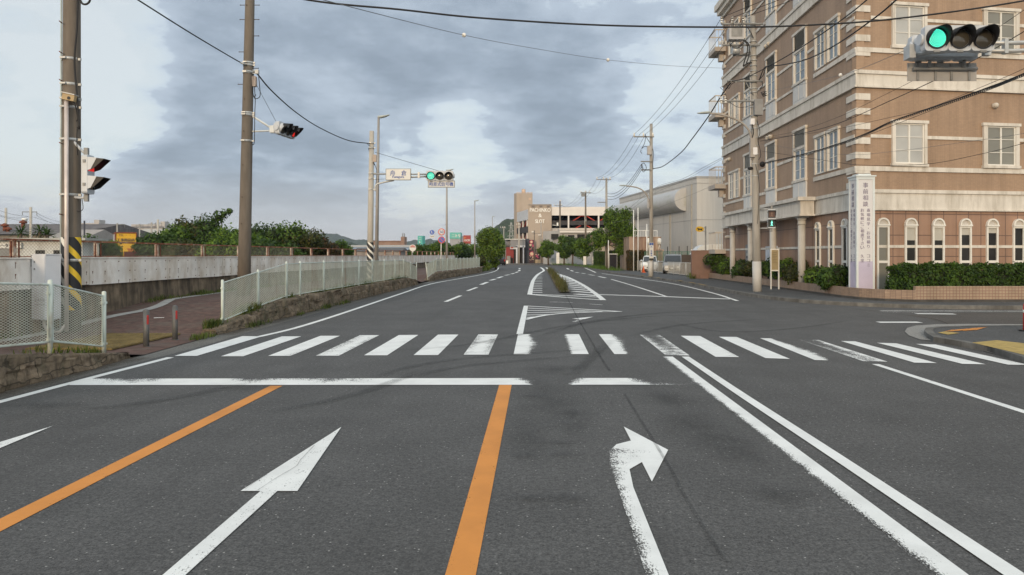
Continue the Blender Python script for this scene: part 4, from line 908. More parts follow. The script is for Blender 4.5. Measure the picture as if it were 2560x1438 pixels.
# street lamps on the left
def left_lamp(label, px, Y, z0=.45, top=9.0, lean=0.0):
    x = (px - CX) * Y / F; b = Vector((x, Y, z0)); t = thing("street_lamp", label, "street lamp", b, "street lamps on the left")
    mb = MB(); tp = Vector((x + lean, Y, top)); mb.tube([b, b.lerp(tp, .5), tp], [.105, .085, .06], 12); mb.cbox(b.lerp(tp, .12) + Vector((.09, 0, 0)), (.06, .08, .1)); mb.cbox(b.lerp(tp, .45) + Vector((-.09, 0, 0)), (.08, .06, .05))
    build("post", mb, M("lamp_pole_paint", (.33, .31, .29), .5, .08, 3, metal=.2), t)
    mb = MB(); vs = []; st = [(0, .05, .05, .05), (.15, .12, .08, .03), (.4, .15, .06, .07), (.62, .08, .03, .14)]
    for dx, hw, hz, dz in st:
        for a in range(10): th = 2 * math.pi * a / 10; vs.append(tp + Vector((dx - .05, hw * math.cos(th), dz - .02 + hz * math.sin(th))))
    mb.add(vs, [(i * 10 + j, i * 10 + (j + 1) % 10, i * 10 + 10 + (j + 1) % 10, i * 10 + 10 + j) for i in range(3) for j in range(10)], 0, True); mb.add(vs[-10:], [tuple(range(10))])
    build("lamp_head", mb, M("lamp_head", (.42, .46, .45), .4, .08, 5), t)
left_lamp("nearest left street lamp, rising beside the striped signal pole", 940.5, 38.2, .45, 9.05, .13)
left_lamp("second left street lamp, its head hidden behind the distant traffic light", 1117, 62, .5, 9.0)
left_lamp("third left street lamp, standing clear beyond the farthest fence", 1187, 97, .3, 9.0)
left_lamp("fourth left street lamp, small, above the large roadside tree", 1231, 137, 0, 9.0)
left_lamp("farthest left street lamp, tiny, just left of the dark hill", 1223.5, 185, 0, 8.9)

# road signs
t = thing("road_sign_post", "white post with a speed limit disc, no-parking disc and small blue disc", "road sign", (P(1103, 600, 62).x - .05, 62, .5))
mb = MB(); x = P(1102, 0, 62).x; mb.tube([(x, 62, .4), (x + .05, 62, 4.1)], .038, 8); mb.tube([(P(1080, 0, 62).x, 62, P(0, 581, 62).z), (x, 62, P(0, 581, 62).z)], .02, 6); mb.tube([(P(1080, 0, 62).x, 62, P(0, 588, 62).z), (x, 62, P(0, 588, 62).z)], .02, 6); build("post", mb, WHITE, t)
def rsign(px, py, r, nm, rim, face):
    c = P(px, py, 61.9); U, V = (1, 0, 0), (0, 0, 1)
    mb = MB(); mb.disc(c, U, V, r, .015, 0); 
    mb.disc(c + Vector((0, -.018, 0)), U, V, r * .76, .004, 1)
    s = build("disc", mb, [rim, face], t, nm); return c + Vector((0, -.024, 0)), s
c, s = rsign(1104, 580, .30, "red rimmed white disc reading 50", REDF, WHITEF); mb = MB(); put_text(mb, "50", c, (1, 0, 0), (0, 0, 1), height=.24, bold=.01); build("lettering", mb, INKB, s)
c, s = rsign(1104, 600, .30, "red rimmed blue no-parking disc", REDF, BLUEF); mb = MB(); mb.cbox(c + Vector((0, -.004, 0)), (.44, .006, .055), 0, Matrix.Rotation(R(45), 3, 'Y')); build("bar", mb, REDF, s)
c, s = rsign(1080, 581, .205, "small blue disc with white figures", BLUEF, BLUEF); mb = MB(); walk_fig(mb, c + Vector((-.03, 0, .03)), (1, 0, 0), (0, 0, 1), .22, 0); mb.ring(c + Vector((.05, 0, -.07)), (1, 0, 0), (0, 0, 1), .025, .035, .004); mb.ring(c + Vector((-.06, 0, -.09)), (1, 0, 0), (0, 0, 1), .025, .035, .004); build("figures", mb, WHITEF, s)
c = P(1080.5, 592, 61.9); mb = MB(); mb.box(c.x - .2, c.x + .2, 61.88, 61.9, c.z - .09, c.z + .09); s = build("plate", mb, WHITEF, t); mb = MB(); mb.box(c.x - .15, c.x + .15, 61.87, 61.879, c.z - .02, c.z + .02); build("lettering", mb, INK, s)
t = thing("bus_stop_sign", "round white bus stop sign with a red top, on a thin post at the gap", "sign", (P(1031, 0, 45).x, 45, .1))
x = t.location.x; mb = MB(); mb.tube([(x, 45, .1), (x, 45, 1.98)], .035, 8); mb.cyl((x, 45, .08), (x, 45, .16), .2); build("post", mb, GALVD, t)
c = P(1032, 620, 44.95); mb = MB(); mb.disc(c, (1, 0, 0), (0, 0, 1), .21, .03, 0); mb.plate([(.175 * math.cos(R(a)), .175 * math.sin(R(a))) for a in range(20, 161, 14)], c + Vector((0, -.034, 0)), (1, 0, 0), (0, 0, 1), .004, 1); mb.box(c.x - .17, c.x + .17, 44.9, 44.915, c.z + .03, c.z + .05, 1); mb.plate([(-.04, -.2), (.04, -.2), (.03, -.28), (-.03, -.28)], c, (1, 0, 0), (0, 0, 1), .02, 0)
build("disc", mb, [WHITEF, M("faded_red", (.55, .22, .2), .6)], t)
# ---------------------------------------------------------------- the tan corner building on the right
BX, BY, FAR = 12.5, 28.1, 48.1
TH = R(9); DV = Vector((math.cos(TH), math.sin(TH), 0)); NV = Vector((math.sin(TH), -math.cos(TH), 0)); BC = Vector((BX, BY, 0))
ML = Matrix(((0, -1, 0, BX), (1, 0, 0, 0), (0, 0, 1, 0), (0, 0, 0, 1)))                     # (u along road, d out to the road, z)
MR = Matrix(((DV.x, NV.x, 0, BC.x), (DV.y, NV.y, 0, BC.y), (0, 0, 1, 0), (0, 0, 0, 1)))
uL = lambda px: BX * F / (px - CX)
def sR(px): k = (px - CX) / F; return (k * BY - BX) / (DV.x - k * DV.y)
RW = 13.5
TILE_C, MORT = (.36, .243, .158), (.275, .19, .135)
tileL = tiles("facade_tiles_road_side", TILE_C, MORT, (0, 1, 0), .105, .055, var=.06); tileR = tiles("facade_tiles_street_side", TILE_C, MORT, tuple(DV), .105, .055, var=.06)
slabL = tiles("ground_floor_slabs_road_side", (.315, .195, .135), (.13, .08, .06), (0, 1, 0), 1.05, 1.0, .018, var=.05); slabR = tiles("ground_floor_slabs_street_side", (.335, .205, .14), (.13, .08, .06), tuple(DV), .555, .84, .02, var=.05)
bld = thing("funeral_hall", "large four storey tan tiled building with cream trim on the street corner", "building", (BX, BY, 0))
ft = [0.1, 4.31, 8.95, 13.59, 18.3]
def wallface(T, u0, u1, z0, z1, mat, nm):
    mb = MB(); mb.T = T; mb.box(u0, u1, -.3, 0, z0, z1); return build(nm, mb, mat, bld)
wallface(ML, BY, FAR, 3.5, 18.4, tileL, "wall"); wallface(ML, BY, FAR, -.05, 3.5, slabL, "lower_wall")
wallface(MR, 0, RW, 3.5, 18.4, tileR, "wall"); wallface(MR, 0, RW, -.05, 3.5, slabR, "lower_wall")
rc = MR @ Vector((RW, 0, 0)); mb = MB(); mb.prism([(BX + .31, BY + .36), (rc.x - .02, rc.y + .31), (rc.x - .02, FAR - .02), (BX + .31, FAR - .02)], -.05, 18.2); build("core", mb, M("plain_render", (.33, .25, .19), .8), bld)
mb = MB()
for T, a, b in ((ML, BY, FAR), (MR, 0, RW)):
    mb.T = T; e = -.0
    for zt, zb in ((4.31, 3.56), (8.95, 8.35), (13.59, 13.0)):
        lo, hi = (a - .1 if T is ML else a, b) if True else 0
        mb.box(lo, hi, .0, .07, zb, zt - .14); mb.box(lo - (.03 if T is ML else 0), hi, 0, .13, zt - .14, zt); mb.box(lo - (.02 if T is ML else 0), hi, 0, .11, zb - .07, zb)
    mb.box(a, b, 0, .12, 17.5, 17.75); mb.box(a - (.3 if T is ML else 0), b + .25, 0, .35, 17.75, 18.05); mb.box(a - (.4 if T is ML else 0), b + .4, 0, .5, 18.05, 18.45)
build("cornice", mb, CREAM, bld)
mb = MB()
for f0 in ft[1:4]:
    # string courses, interrupted at the windows of each face
    for T, spans in ((ML, [(uL(2138), uL(2104)), (uL(2036), uL(2020)), (uL(1984), uL(1944)), (uL(1915), uL(1852)), (uL(1822), FAR)]), (MR, [(0.6, sR(2227)), (sR(2317), sR(2455)), (sR(2546), sR(2546) + 1.9), (sR(2546) + 3.4, RW)])):
        mb.T = T
        for a, b in spans:
            if b > a: mb.box(a, b, 0, .045, f0 + 2.02, f0 + 2.15)
    mb.T = ML; mb.box(BY, uL(2036), 0, .06, f0 + .72, f0 + .9); mb.box(uL(1984), uL(1944), 0, .05, f0 + .72, f0 + .84); mb.box(uL(1915), FAR, 0, .05, f0 + .72, f0 + .86)
    mb.T = MR; mb.box(0, RW, 0, .06, f0 + .72, f0 + .9)
for T, spans in ((MR, [(0.9, RW)]), (ML, [(BY + 1.3, FAR)])):
    mb.T = T
    for a, b in spans: mb.box(a, b, 0, .035, 2.02, 2.13)
build("string_course", mb, CREAM, bld)
mb = MB()
for k in range(31):
    z = .35 + .573 * k
    if any(abs(z + .12 - c) < .55 for c in (3.93, 8.62, 13.27, 17.9)): continue
    if z < 4: continue
    mb.T = MR; mb.box(-.0, .57, 0, .05, z, z + .25); mb.T = ML; mb.box(BY - .052, BY + .8, 0, .05, z, z + .25); mb.T = ML; mb.box(FAR - .6, FAR + .05, 0, .06, z, z + .25)
build("quoin", mb, CREAM, bld)
GL_B = glass("window_glass_blue", (.20, .235, .26), .08, .3); GL_C = glass("curtained_glass", (.40, .40, .385), .1, .14); GL_D = glass("dark_glass", (.026, .025, .024), .15, .4, .2); GL_G = glass("grey_film_glass", (.20, .195, .165), .2, .1)
LOUV = M("louver_grey", (.42, .41, .38), .6, .06, 4); DARKIN = M("louver_dark", (.42, .41, .39), .8)
FR = M("window_frame_white", (.72, .70, .65), .5, .05, 3)
def window(T, u0, u1, z0, z1, pane, mull=1, rows=3, head=True, trim=.12, sill=True, label=None):
    mb = MB(); mb.T = T
    for a, b in ((u0, u0 + trim), (u1 - trim, u1)): mb.box(a, b, .0, .09, z0, z1)
    mb.box(u0 - (.05 if head else 0), u1 + (.05 if head else 0), 0, .12 if head else .092, z1, z1 + .12)
    if sill: mb.box(u0 - .04, u1 + .04, 0, .13, z0 - .11, z0)
    w = build("window", mb, CREAM, bld, label)
    i0, i1 = u0 + trim, u1 - trim
    mb = MB(); mb.T = T; fr = .055
    for a, b in ((i0, i0 + fr), (i1 - fr, i1)): mb.box(a, b, 0, .045, z0, z1)
    mb.box(i0 + fr, i1 - fr, 0, .044, z0, z0 + fr); mb.box(i0 + fr, i1 - fr, 0, .044, z1 - fr, z1)
    for k in range(1, mull + 1): c = lerp(i0, i1, k / (mull + 1)); mb.box(c - .035, c + .035, 0, .042, z0 + fr, z1 - fr)
    for k in range(1, rows): c = lerp(z0, z1, k / rows); mb.box(i0 + fr, i1 - fr, 0, .036, c - .012, c + .012)
    build("frame", mb, FR, w)
    mb = MB(); mb.T = T; mb.box(i0 + .01, i1 - .01, .004, .016, z0 + .01, z1 - .01); build("pane", mb, pane, w)
    return w
for f0 in ft[1:4]:
    for a, b in ((uL(2100), uL(2071)), (uL(2066), uL(2040)), (uL(1850), uL(1838)), (uL(1836.5), uL(1824))): window(ML, a, b, f0 + 1.0, f0 + 2.62, GL_B, 1, 3, trim=.1, sill=False)
    for a, b in ((uL(2018), uL(1986)), (uL(1942), uL(1917.5)), (uL(1880), uL(1862))):
        w_ = window(ML, a, b, f0 + .98, f0 + 2.42, GL_B, 1, 3, head=False, trim=.13, sill=True)
        mb = MB(); mb.T = ML; mb.box(a, b, .0, .075, f0 + .02, f0 + .86); mb.box(a + .2, (a + b) / 2 - .06, .075, .088, f0 + .12, f0 + .78); mb.box((a + b) / 2 + .06, b - .2, .075, .088, f0 + .12, f0 + .78); build("lower_panel", mb, M("panel_pale_grey", (.60, .60, .59), .6, .04, 3), w_)
        mb = MB(); mb.T = ML
        for u in (a, b - .13): mb.box(u, u + .13, 0, .09, f0 + 2.54, f0 + 3.3)
        mb.box(a - .05, b + .05, 0, .12, f0 + 3.3, f0 + 3.42); mb.box(a + .13, b - .13, 0, .012, f0 + 2.54, f0 + 3.3, 1)
        for k in range(11): z = f0 + 2.57 + .066 * k; mb.add([(a + .13, .07, z), (b - .13, .07, z), (b - .13, .02, z + .045), (a + .13, .02, z + .045)], [(0, 1, 2, 3)], 2)
        build("louver", mb, [CREAM, DARKIN, LOUV], w_)
    s2 = sR(2456); s2b = sR(2545); s1, s1b = sR(2228), sR(2315)
    window(MR, s1, s1b, f0 + 1.03, f0 + 2.62, GL_C, 1, 3, trim=.12); window(MR, s2, s2b, f0 + 1.03, f0 + 2.62, GL_G, 1, 3, trim=.16)
    window(MR, s2b + 1.9, s2b + 3.4, f0 + 1.03, f0 + 2.62, GL_C, 1, 3)
def arch_window(T, c, hw, pane, up=None):
    z0, z1 = .15, 2.82; mb = MB(); mb.T = T
    for a, b in ((c - hw, c - hw + .075), (c + hw - .075, c + hw)): mb.box(a, b, 0, .07, z0, z1)
    mb.box(c - hw, c + hw, 0, .075, z1, z1 + .07); mb.box(c - hw + .075, c + hw - .075, 0, .06, 1.42, 1.52)
    n = 12; vs = []; rr = hw + .0
    for k in range(n + 1):
        a = math.pi * k / n
        for r_, d in ((rr - .06, 0), (rr - .06, .1), (rr, .1), (rr, 0)): vs.append((c + r_ * math.cos(a), d, 2.94 + r_ * math.sin(a)))
    mb.add(vs, [(4 * i + j, 4 * i + (j + 1) % 4, 4 * i + 4 + (j + 1) % 4, 4 * i + 4 + j) for i in range(n) for j in range(4)]); mb.box(c - hw - .01, c + hw + .01, 0, .12, 2.89, 2.945)
    mb.add([(c, .03, 2.945)] + [(c + (rr - .05) * math.cos(math.pi * k / n), .03, 2.945 + (rr - .05) * math.sin(math.pi * k / n)) for k in range(n + 1)], [(0, k + 1, k + 2) for k in range(n)], 1)
    w_ = build("arched_window", mb, [FR, M("arch_fill", (.50, .47, .43), .7, .1, 20)], bld)
    mb = MB(); mb.T = T; mb.box(c - hw + .07, c + hw - .07, .004, .015, z0, z1)
    if up: mb.box(c - hw + .075, c + hw - .075, .015, .02, z1 - up, z1, 1)
    build("pane", mb, [pane, M("paper_blind", (.46, .44, .39), .7, .05)], w_)
for i in range(9):
    c = sR(2206) + 1.205 * i; arch_window(MR, c, .265, GL_G if i == 0 else GL_D, [None, .5, .5, .28, .2, None, .4, .3, .3][i])
for px in (2115, 2080, 2047): arch_window(ML, uL(px), .26, GL_D, None)
# porch: entablature carried by round pillars on the road side
mb = MB(); mb.T = ML; a, b = uL(2041), uL(1843); mb.box(a - .1, b + .1, .14, .75, 3.56, 4.16); mb.box(a - .22, b + .22, .0, .9, 4.16, 4.32); mb.box(a - .14, b + .14, .12, .8, 3.48, 3.56)
build("porch_beam", mb, CREAM, bld)
for u in (uL(2029), 36.6, 40.4, uL(1850)):
    mb = MB(); mb.T = ML; mb.tube([(u, .45, 0), (u, .45, 3.1)], .165, 18); mb.tube([(u, .45, 3.12), (u, .45, 3.18)], .19, 18); mb.tube([(u, .45, 3.3), (u, .45, 3.42)], [.19, .23], 18); mb.box(u - .24, u + .24, .21, .69, 3.42, 3.48); mb.tube([(u, .45, 3.1), (u, .45, 3.3)], .175, 18)
    build("pillar", mb, M("pillar_stone", (.52, .50, .46), .7, .08, 2, dirt=(.36, .33, .3), dirt_amt=.3), bld)
mb = MB()
for T, u, z in ((ML, uL(1926), 13.0), (ML, uL(1930), 8.0), (ML, uL(1826), 7.9), (ML, uL(1826), 2.9), (ML, uL(1934), 3.2), (MR, sR(2484), 7.75)):
    mb.T = T
    for du in ((0, .45) if T is ML else (0,)):
        mb.tube([(u + du, 0, z), (u + du, .12, z)], .11, 10); mb.ball((u + du, .12, z), .11, nu=10, nv=6)
build("vent_cap", mb, M("vent_cream", (.55, .5, .43), .6), bld)
for k, z in enumerate((2.0, 6.3, 11.0, 15.35)):
    mb = MB(); mb.box(11.78, 12.66, 47.4, 49.2, z - .18, z + .1); mb.box(12.2, 12.7, 47.9, 48.3, z - .7, z - .18)
    s = build("balcony", mb, M("balcony_concrete", (.42, .38, .34), .8, .1), bld); mb = MB()
    for x, y in [(11.82, 47.45 + .28 * i) for i in range(7)] + [(11.82 + .21 * i, 47.44) for i in range(5)] + [(11.82 + .21 * i, 49.16) for i in range(5)]: mb.box(x - .011, x + .011, y - .011, y + .011, z + .1, z + 1.2)
    for (xa, xb, ya, yb) in ((11.79, 11.85, 47.42, 49.18), (11.851, 12.64, 47.41, 47.47), (11.851, 12.64, 49.13, 49.19)): mb.box(xa, xb, ya, yb, z + 1.2, z + 1.26)
    build("railing", mb, M("railing_beige", (.52, .48, .43), .6), s)
# posters under the porch
for (a, b, z0, z1, kind) in ((uL(1893), uL(1865), 1.0, 2.35, 0), (uL(1945), uL(1915), .95, 2.2, 1)):
    t = thing("wall_poster", ["grey picture poster on the porch wall, partly behind the concrete pole", "white and blue notice poster on the porch wall behind the notice board"][kind], "poster", ML @ Vector(((a + b) / 2, .03, z0)))
    mb = MB(); mb.T = ML; mb.box(a, b, .01, .03, z0, z1); rnd = random.Random(kind)
    for k in range(10 if kind else 14):
        x = rnd.uniform(a + .1, b - .45); z = rnd.uniform(z0 + .1, z1 - .3)
        if kind: mb.box(a + .12 + (k % 2) * .5, a + .45 + (k % 2) * .5, .031 + .0005 * k, .0315 + .0005 * k, z1 - .15 - .1 * k, z1 - .09 - .1 * k, 2)
        else: mb.box(x, x + rnd.uniform(.2, .4), .031 + .0006 * k, .0315 + .0006 * k, z, z + rnd.uniform(.08, .25), rnd.choice((1, 2)))
    if kind: mb.box(a + .05, b - .05, .032, .04, z0 + .04, z0 + .2, 1)
    build("sheet", mb, [M(["poster_grey", "poster_white"][kind], [(.20, .21, .22), (.55, .57, .62)][kind], .5, .3, 2), M(["poster_dark", "poster_blue"][kind], [(.07, .08, .09), (.08, .1, .3)][kind], .5), M(["poster_pale", "poster_text"][kind], [(.42, .42, .40), (.3, .32, .4)][kind], .5)], t)

# corner sign tower
X0, Y0, SW, zt = 12.02, 27.0, .69, 4.68
t = thing("sign_tower", "tall white square sign pillar with vertical Japanese lettering at the building corner", "sign", (X0 + SW / 2, Y0 + SW / 2, .12))
mb = MB(); fr = .075
for x in (X0, X0 + SW - fr):
    for y in (Y0, Y0 + SW - fr): mb.box(x, x + fr, y, y + fr, .1, zt)
for z0, z1 in ((zt - .1, zt), (.1, .35)): mb.box(X0 - .003, X0 + SW + .003, Y0 - .003, Y0 + SW + .003, z0, z1)
mb.box(X0 - .04, X0 + SW + .04, Y0 - .04, Y0 + SW + .04, zt, zt + .05); mb.box(X0 + .1, X0 + SW - .1, Y0 + .1, Y0 + SW - .1, zt + .05, zt + .12)
build("frame", mb, M("white_aluminium", (.66, .70, .70), .35, .04, 3), t)
LILAC = M("lilac_panel", (.52, .47, .60), .5, .06, 1.5); PANW = M("sign_face", (.68, .66, .66), .4, .03, 1)
for nm, T in (("panel", Matrix(((1, 0, 0, X0), (0, 1, 0, Y0 + .02), (0, 0, 1, 0), (0, 0, 0, 1)))), ("panel", Matrix(((0, 1, 0, X0 + .02), (-1, 0, 0, Y0 + SW), (0, 0, 1, 0), (0, 0, 0, 1))))):
    mb = MB(); mb.T = T; mb.box(fr, SW - fr, 0, .03, 1.5, zt - .1); mb.box(fr, SW - fr, 0, .03, .35, 1.5, 1); p = build(nm, mb, [PANW, LILAC], t)
    mb = MB(); Ux = (T.to_3x3() @ Vector((1, 0, 0)))
    def ch(c, x, z, h): put_text(mb, c, T @ Vector((x, -.004, z)), Ux, (0, 0, 1), height=h if c not in "・" else h * .2, bold=.004)
    for i, c in enumerate("事前相談"): ch(c, SW / 2 + .0, 4.36 - .235 * i, .19)
    for i, c in enumerate("斎場見学・お見積り"): ch(c, SW / 2 + .11, 3.42 - .17 * i, .125)
    for i, c in enumerate("お気軽にご相談下さい"): ch(c, SW / 2 - .12, 3.42 - .155 * i, .125)
    for i, c in enumerate("久里"): ch(c, SW / 2 - .12, 1.70 - .17 * i, .125)
    for i, c in enumerate("ココミ"): ch(c, SW / 2 + .11, 1.70 - .17 * i, .115)
    build("lettering", mb, M("sign_violet_ink", (.24, .21, .28), .6), p)

# planters and planting
WALLT = tiles("planter_tiles_road_side", (.34, .24, .17), (.16, .10, .08), (0, 1, 0), .1, .055); WALLR = tiles("planter_tiles_street_side", (.36, .27, .19), (.24, .13, .095), (1, .04, 0), .115, .1, .1, var=.07)
t = thing("planter_wall", "low tan tiled planter wall running round the corner of the tan building", "planter", (11.9, 26, .12))
def pw(mb, pts, h, th):
    for (a, b) in zip(pts, pts[1:]):
        a, b = Vector((*a, 0)), Vector((*b, 0)); d = (b - a).normalized(); n = Vector((d.y, -d.x, 0)) * th
        mb.add([a + Vector((0, 0, z)) + m for z in (.0, h) for m in (Vector(), -n)] + [b + Vector((0, 0, z)) + m for z in (.0, h) for m in (Vector(), -n)], [(0, 2, 6, 4), (1, 5, 7, 3), (2, 3, 7, 6), (0, 1, 3, 2), (4, 6, 7, 5)])
cn = [(11.7, 48.7), (11.7, 27.6), (11.85, 26.4), (12.3, 25.4), (13.1, 24.85)]
mb = MB(); pw(mb, cn, .52, .15); build("tiled_wall", mb, WALLT, t)
mb = MB(); pw(mb, [(13.1, 24.85), (17, 24.95), (26, 25.6)], .66, .15); build("tiled_wall", mb, WALLR, t)
mb = MB(); pw(mb, [(11.67, 48.7), (11.67, 27.6), (11.82, 26.38), (12.28, 25.37), (13.1, 24.82), (17, 24.92), (26, 25.57)], .2, .1); build("footing", mb, M("dark_footing", (.07, .065, .06), .9, .3), t)
mb = MB(); mb.prism([(11.8, 48.6), (11.8, 27.6), (12, 26.5), (12.4, 25.6), (13.1, 25), (17, 25.1), (26, 25.75), (26, 28), (12.45, 28.0), (12.45, 48.6)], None, .38); build("soil", mb, M("soil", (.06, .045, .03), .95), t)

# ---------------------------------------------------------------- foliage
def leafy(mb, blobs, n, size, rnd, flat=.0, core=.78, squash=(1, 1, 1)):
    """n small leaf faces through and over the clumps; blobs = (centre, radius)"""
    wts = [b[1] ** 2 for b in blobs]; tot = sum(wts)
    for (c, r), wt in zip(blobs, wts):
        c = Vector(c)
        for _ in range(max(3, int(n * wt / tot))):
            d = Vector((rnd.gauss(0, 1), rnd.gauss(0, 1), rnd.gauss(0, 1))).normalized()
            rr = r * (rnd.uniform(core, 1.08) ** .8) * (1 + .28 * mnoise.noise(d * 2.3 + c * 1.7))
            p = c + Vector((d.x * rr * squash[0], d.y * rr * squash[1], d.z * rr * squash[2]))
            nn = (d + Vector((rnd.gauss(0, .6), rnd.gauss(0, .6), rnd.gauss(0, .6) + .25))).normalized()
            a = nn.cross(Vector((rnd.random() - .5, rnd.random() - .5, rnd.random() - .5))).normalized(); b = nn.cross(a); s = size * rnd.uniform(.6, 1.3)
            o = len(mb.v); mb.v += [p - a * s, p + b * s * .5, p + a * s, p - b * s * .5]; mb.f.append([o, o + 1, o + 2, o + 3]); mb.m.append(0); mb.sm.append(False)
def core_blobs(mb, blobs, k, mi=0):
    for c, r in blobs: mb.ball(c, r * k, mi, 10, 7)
def crown_blobs(rnd, c, rx, rz, n, r0, r1):
    out = []
    for _ in range(n):
        d = Vector((rnd.gauss(0, 1), rnd.gauss(0, 1), rnd.gauss(0, 1))).normalized() * rnd.uniform(.45, 1.05)
        out.append((Vector(c) + Vector((d.x * rx, d.y * rx, d.z * rz)), rnd.uniform(r0, r1)))
    return out
def tree(name, label, base, h, rx, crown_z0, mat, seed, n=7000, leafs=.13, nb=16, trunk_r=.12, group=None, extra=(), cat="tree", top_lean=(0, 0)):
    rnd = random.Random(seed); base = Vector(base); t = thing(name, label, cat, base, group)
    cz = (crown_z0 + h) / 2; rz = (h - crown_z0) / 2
    rr = min(rx, rz) * .5
    bl = crown_blobs(rnd, base + Vector((top_lean[0] * .5, top_lean[1] * .5, cz)), max(.1, rx - rr * .8), max(.1, rz - rr * .8), nb, rr * .5, rr * 1.1)
    bl += [(base + Vector(e[0]), e[1]) for e in extra]
    tz_ = max(c.z + r for c, r in bl[:nb]) - base.z; xw = max(abs(c.x - base.x - top_lean[0] * .5) + r for c, r in bl[:nb])
    kz, kx = (h - cz) / (tz_ - cz), rx / xw
    bl = [(Vector((base.x + (c.x - base.x) * (kx if i_ < nb else 1), base.y + (c.y - base.y) * (kx if i_ < nb else 1), base.z + cz + (c.z - base.z - cz) * kz if i_ < nb else c.z)), r * (min(kx, kz) if i_ < nb else 1)) for i_, (c, r) in enumerate(bl)]
    mb = MB(); ctr = base + Vector((0, 0, crown_z0 + .3))
    mb.tube([base - Vector((0, 0, .1)), base.lerp(ctr, .5) + Vector((rnd.uniform(-.06, .06), 0, 0)), ctr, ctr + Vector((top_lean[0] * .3, 0, rz * .8))], [trunk_r * 1.25, trunk_r, trunk_r * .85, trunk_r * .35], 9)
    for c, r in bl[::2]: mb.tube([ctr + Vector((0, 0, rnd.uniform(-.2, .3))), ctr.lerp(c, .5) + Vector((0, 0, .15)), c], [trunk_r * .5, trunk_r * .3, .015], 5, caps=False)
    core_blobs(mb, bl, .5, 1); build("trunk", mb, [BARK, CORE], t)  # dark balls inside the crown, painted as its inner shade
    mb = MB(); leafy(mb, bl, n, leafs, rnd, core=.45); build("crown", mb, mat, t)
    return t
def shrub(name, label, base, rx, h, mat, seed, n=1800, leafs=.06, group=None, nb=8, cat="shrub"):
    rnd = random.Random(seed); base = Vector(base); t = thing(name, label, cat, base, group)
    bl = crown_blobs(rnd, base + Vector((0, 0, h * .5)), rx * .6, h * .28, nb, min(rx, h) * .3, min(rx, h) * .45)
    mb = MB(); core_blobs(mb, bl, .7);  # dark balls fill the shrub around its stalks, shade painted in
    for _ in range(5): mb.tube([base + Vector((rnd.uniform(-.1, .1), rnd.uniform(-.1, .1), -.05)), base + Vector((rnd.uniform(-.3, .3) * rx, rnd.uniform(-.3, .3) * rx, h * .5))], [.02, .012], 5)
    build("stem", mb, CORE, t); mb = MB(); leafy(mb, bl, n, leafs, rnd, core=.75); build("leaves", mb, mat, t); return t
g = "shrubs in the tiled planter on the road side"
for i, (y, h, m, lab) in enumerate(((47.6, 1.75, LEAF_DK, "tall dark shrub at the far end of the planter, beside the brown wall"), (45.0, 1.25, LEAF_MD, "leafy shrub in the planter, second from the brown wall"), (42.6, 1.15, LEAF_DK, "dark shrub in the planter, below the grey poster"), (40.2, 1.2, LEAF_OL, "yellowish shrub in the planter, behind the grey concrete pole"), (37.6, 1.25, LEAF_DK, "dark shrub in the planter, left of the notice board"),
                                (35.2, 1.35, LEAF_MD, "green shrub in the planter, behind the notice board"), (33.0, 1.15, LEAF_OL, "olive shrub in the planter, just right of the notice board"), (30.8, 1.2, LEAF_MD, "green shrub in the planter, under the nearest pillar"), (28.8, 1.1, LEAF_DK, "dark shrub in the planter, beside the sign pillar"))):
    shrub("planter_shrub", lab, (12.15 - (.1 if i == 0 else 0), y, .36), 1.0 if i == 0 else .95, h, m, 40 + i, 2000 if y > 36 else 2600, .07, g)
def hedge(name, label, O, U, ln, dp, h, mat, n, size, seed, rough=.06, coremat=None):
    O, U = Vector(O), Vector(U).normalized(); W = Vector((-U.y, U.x, 0)); rnd = random.Random(seed); t = thing(name, label, "hedge", O)
    mb = MB(); mb.T = Matrix(((U.x, W.x, 0, O.x), (U.y, W.y, 0, O.y), (0, 0, 1, O.z), (0, 0, 0, 1))); e = rough * 1.5; mb.box(e, ln - e, e, dp - e, -.1, h - e); build("stems", mb, CORE, t)  # solid dark box fills the hedge, inner shade put into its colour
    mb = MB(); area = [(ln * h, 0), (ln * dp, 1), (dp * h, 2), (dp * h, 3), (ln * h, 4)]; tot = sum(a for a, _ in area)
    for a, kd in area:
        for _ in range(int(n * a / tot)):
            u, v = rnd.random(), rnd.random()
            p, nn = {0: (Vector((u * ln, 0, v * h)), Vector((0, -1, 0))), 1: (Vector((u * ln, v * dp, h)), Vector((0, 0, 1))), 2: (Vector((0, u * dp, v * h)), Vector((-1, 0, 0))), 3: (Vector((ln, u * dp, v * h)), Vector((1, 0, 0))), 4: (Vector((u * ln, dp, v * h)), Vector((0, 1, 0)))}[kd]
            p = p + nn * (rnd.uniform(-1, .7) * rough + rough * 2.2 * mnoise.noise(p * 2.2 + Vector((seed, 0, 0))) + rough * mnoise.noise(p * 6))
            p = O + U * p.x + W * p.y + Vector((0, 0, p.z)); nn = U * nn.x + W * nn.y + Vector((0, 0, nn.z))
            nn = (nn + Vector((rnd.gauss(0, .7), rnd.gauss(0, .7), rnd.gauss(0, .7)))).normalized(); a2 = nn.cross(Vector((rnd.random() - .5, rnd.random() - .5, rnd.random() - .5))).normalized(); b2 = nn.cross(a2); s = size * rnd.uniform(.6, 1.3)
            o = len(mb.v); mb.v += [p - a2 * s, p + b2 * s * .5, p + a2 * s, p - b2 * s * .5]; mb.f.append([o, o + 1, o + 2, o + 3]); mb.m.append(0); mb.sm.append(False)
    build("leaves", mb, mat, t); return t
hedge("clipped_hedge", "clipped green hedge behind the tiled planter wall on the street side", (12.9, 25.15, .38), (1, .045, 0), 13, 1.25, .94, LEAF_DK, 30000, .06, 2, .09)
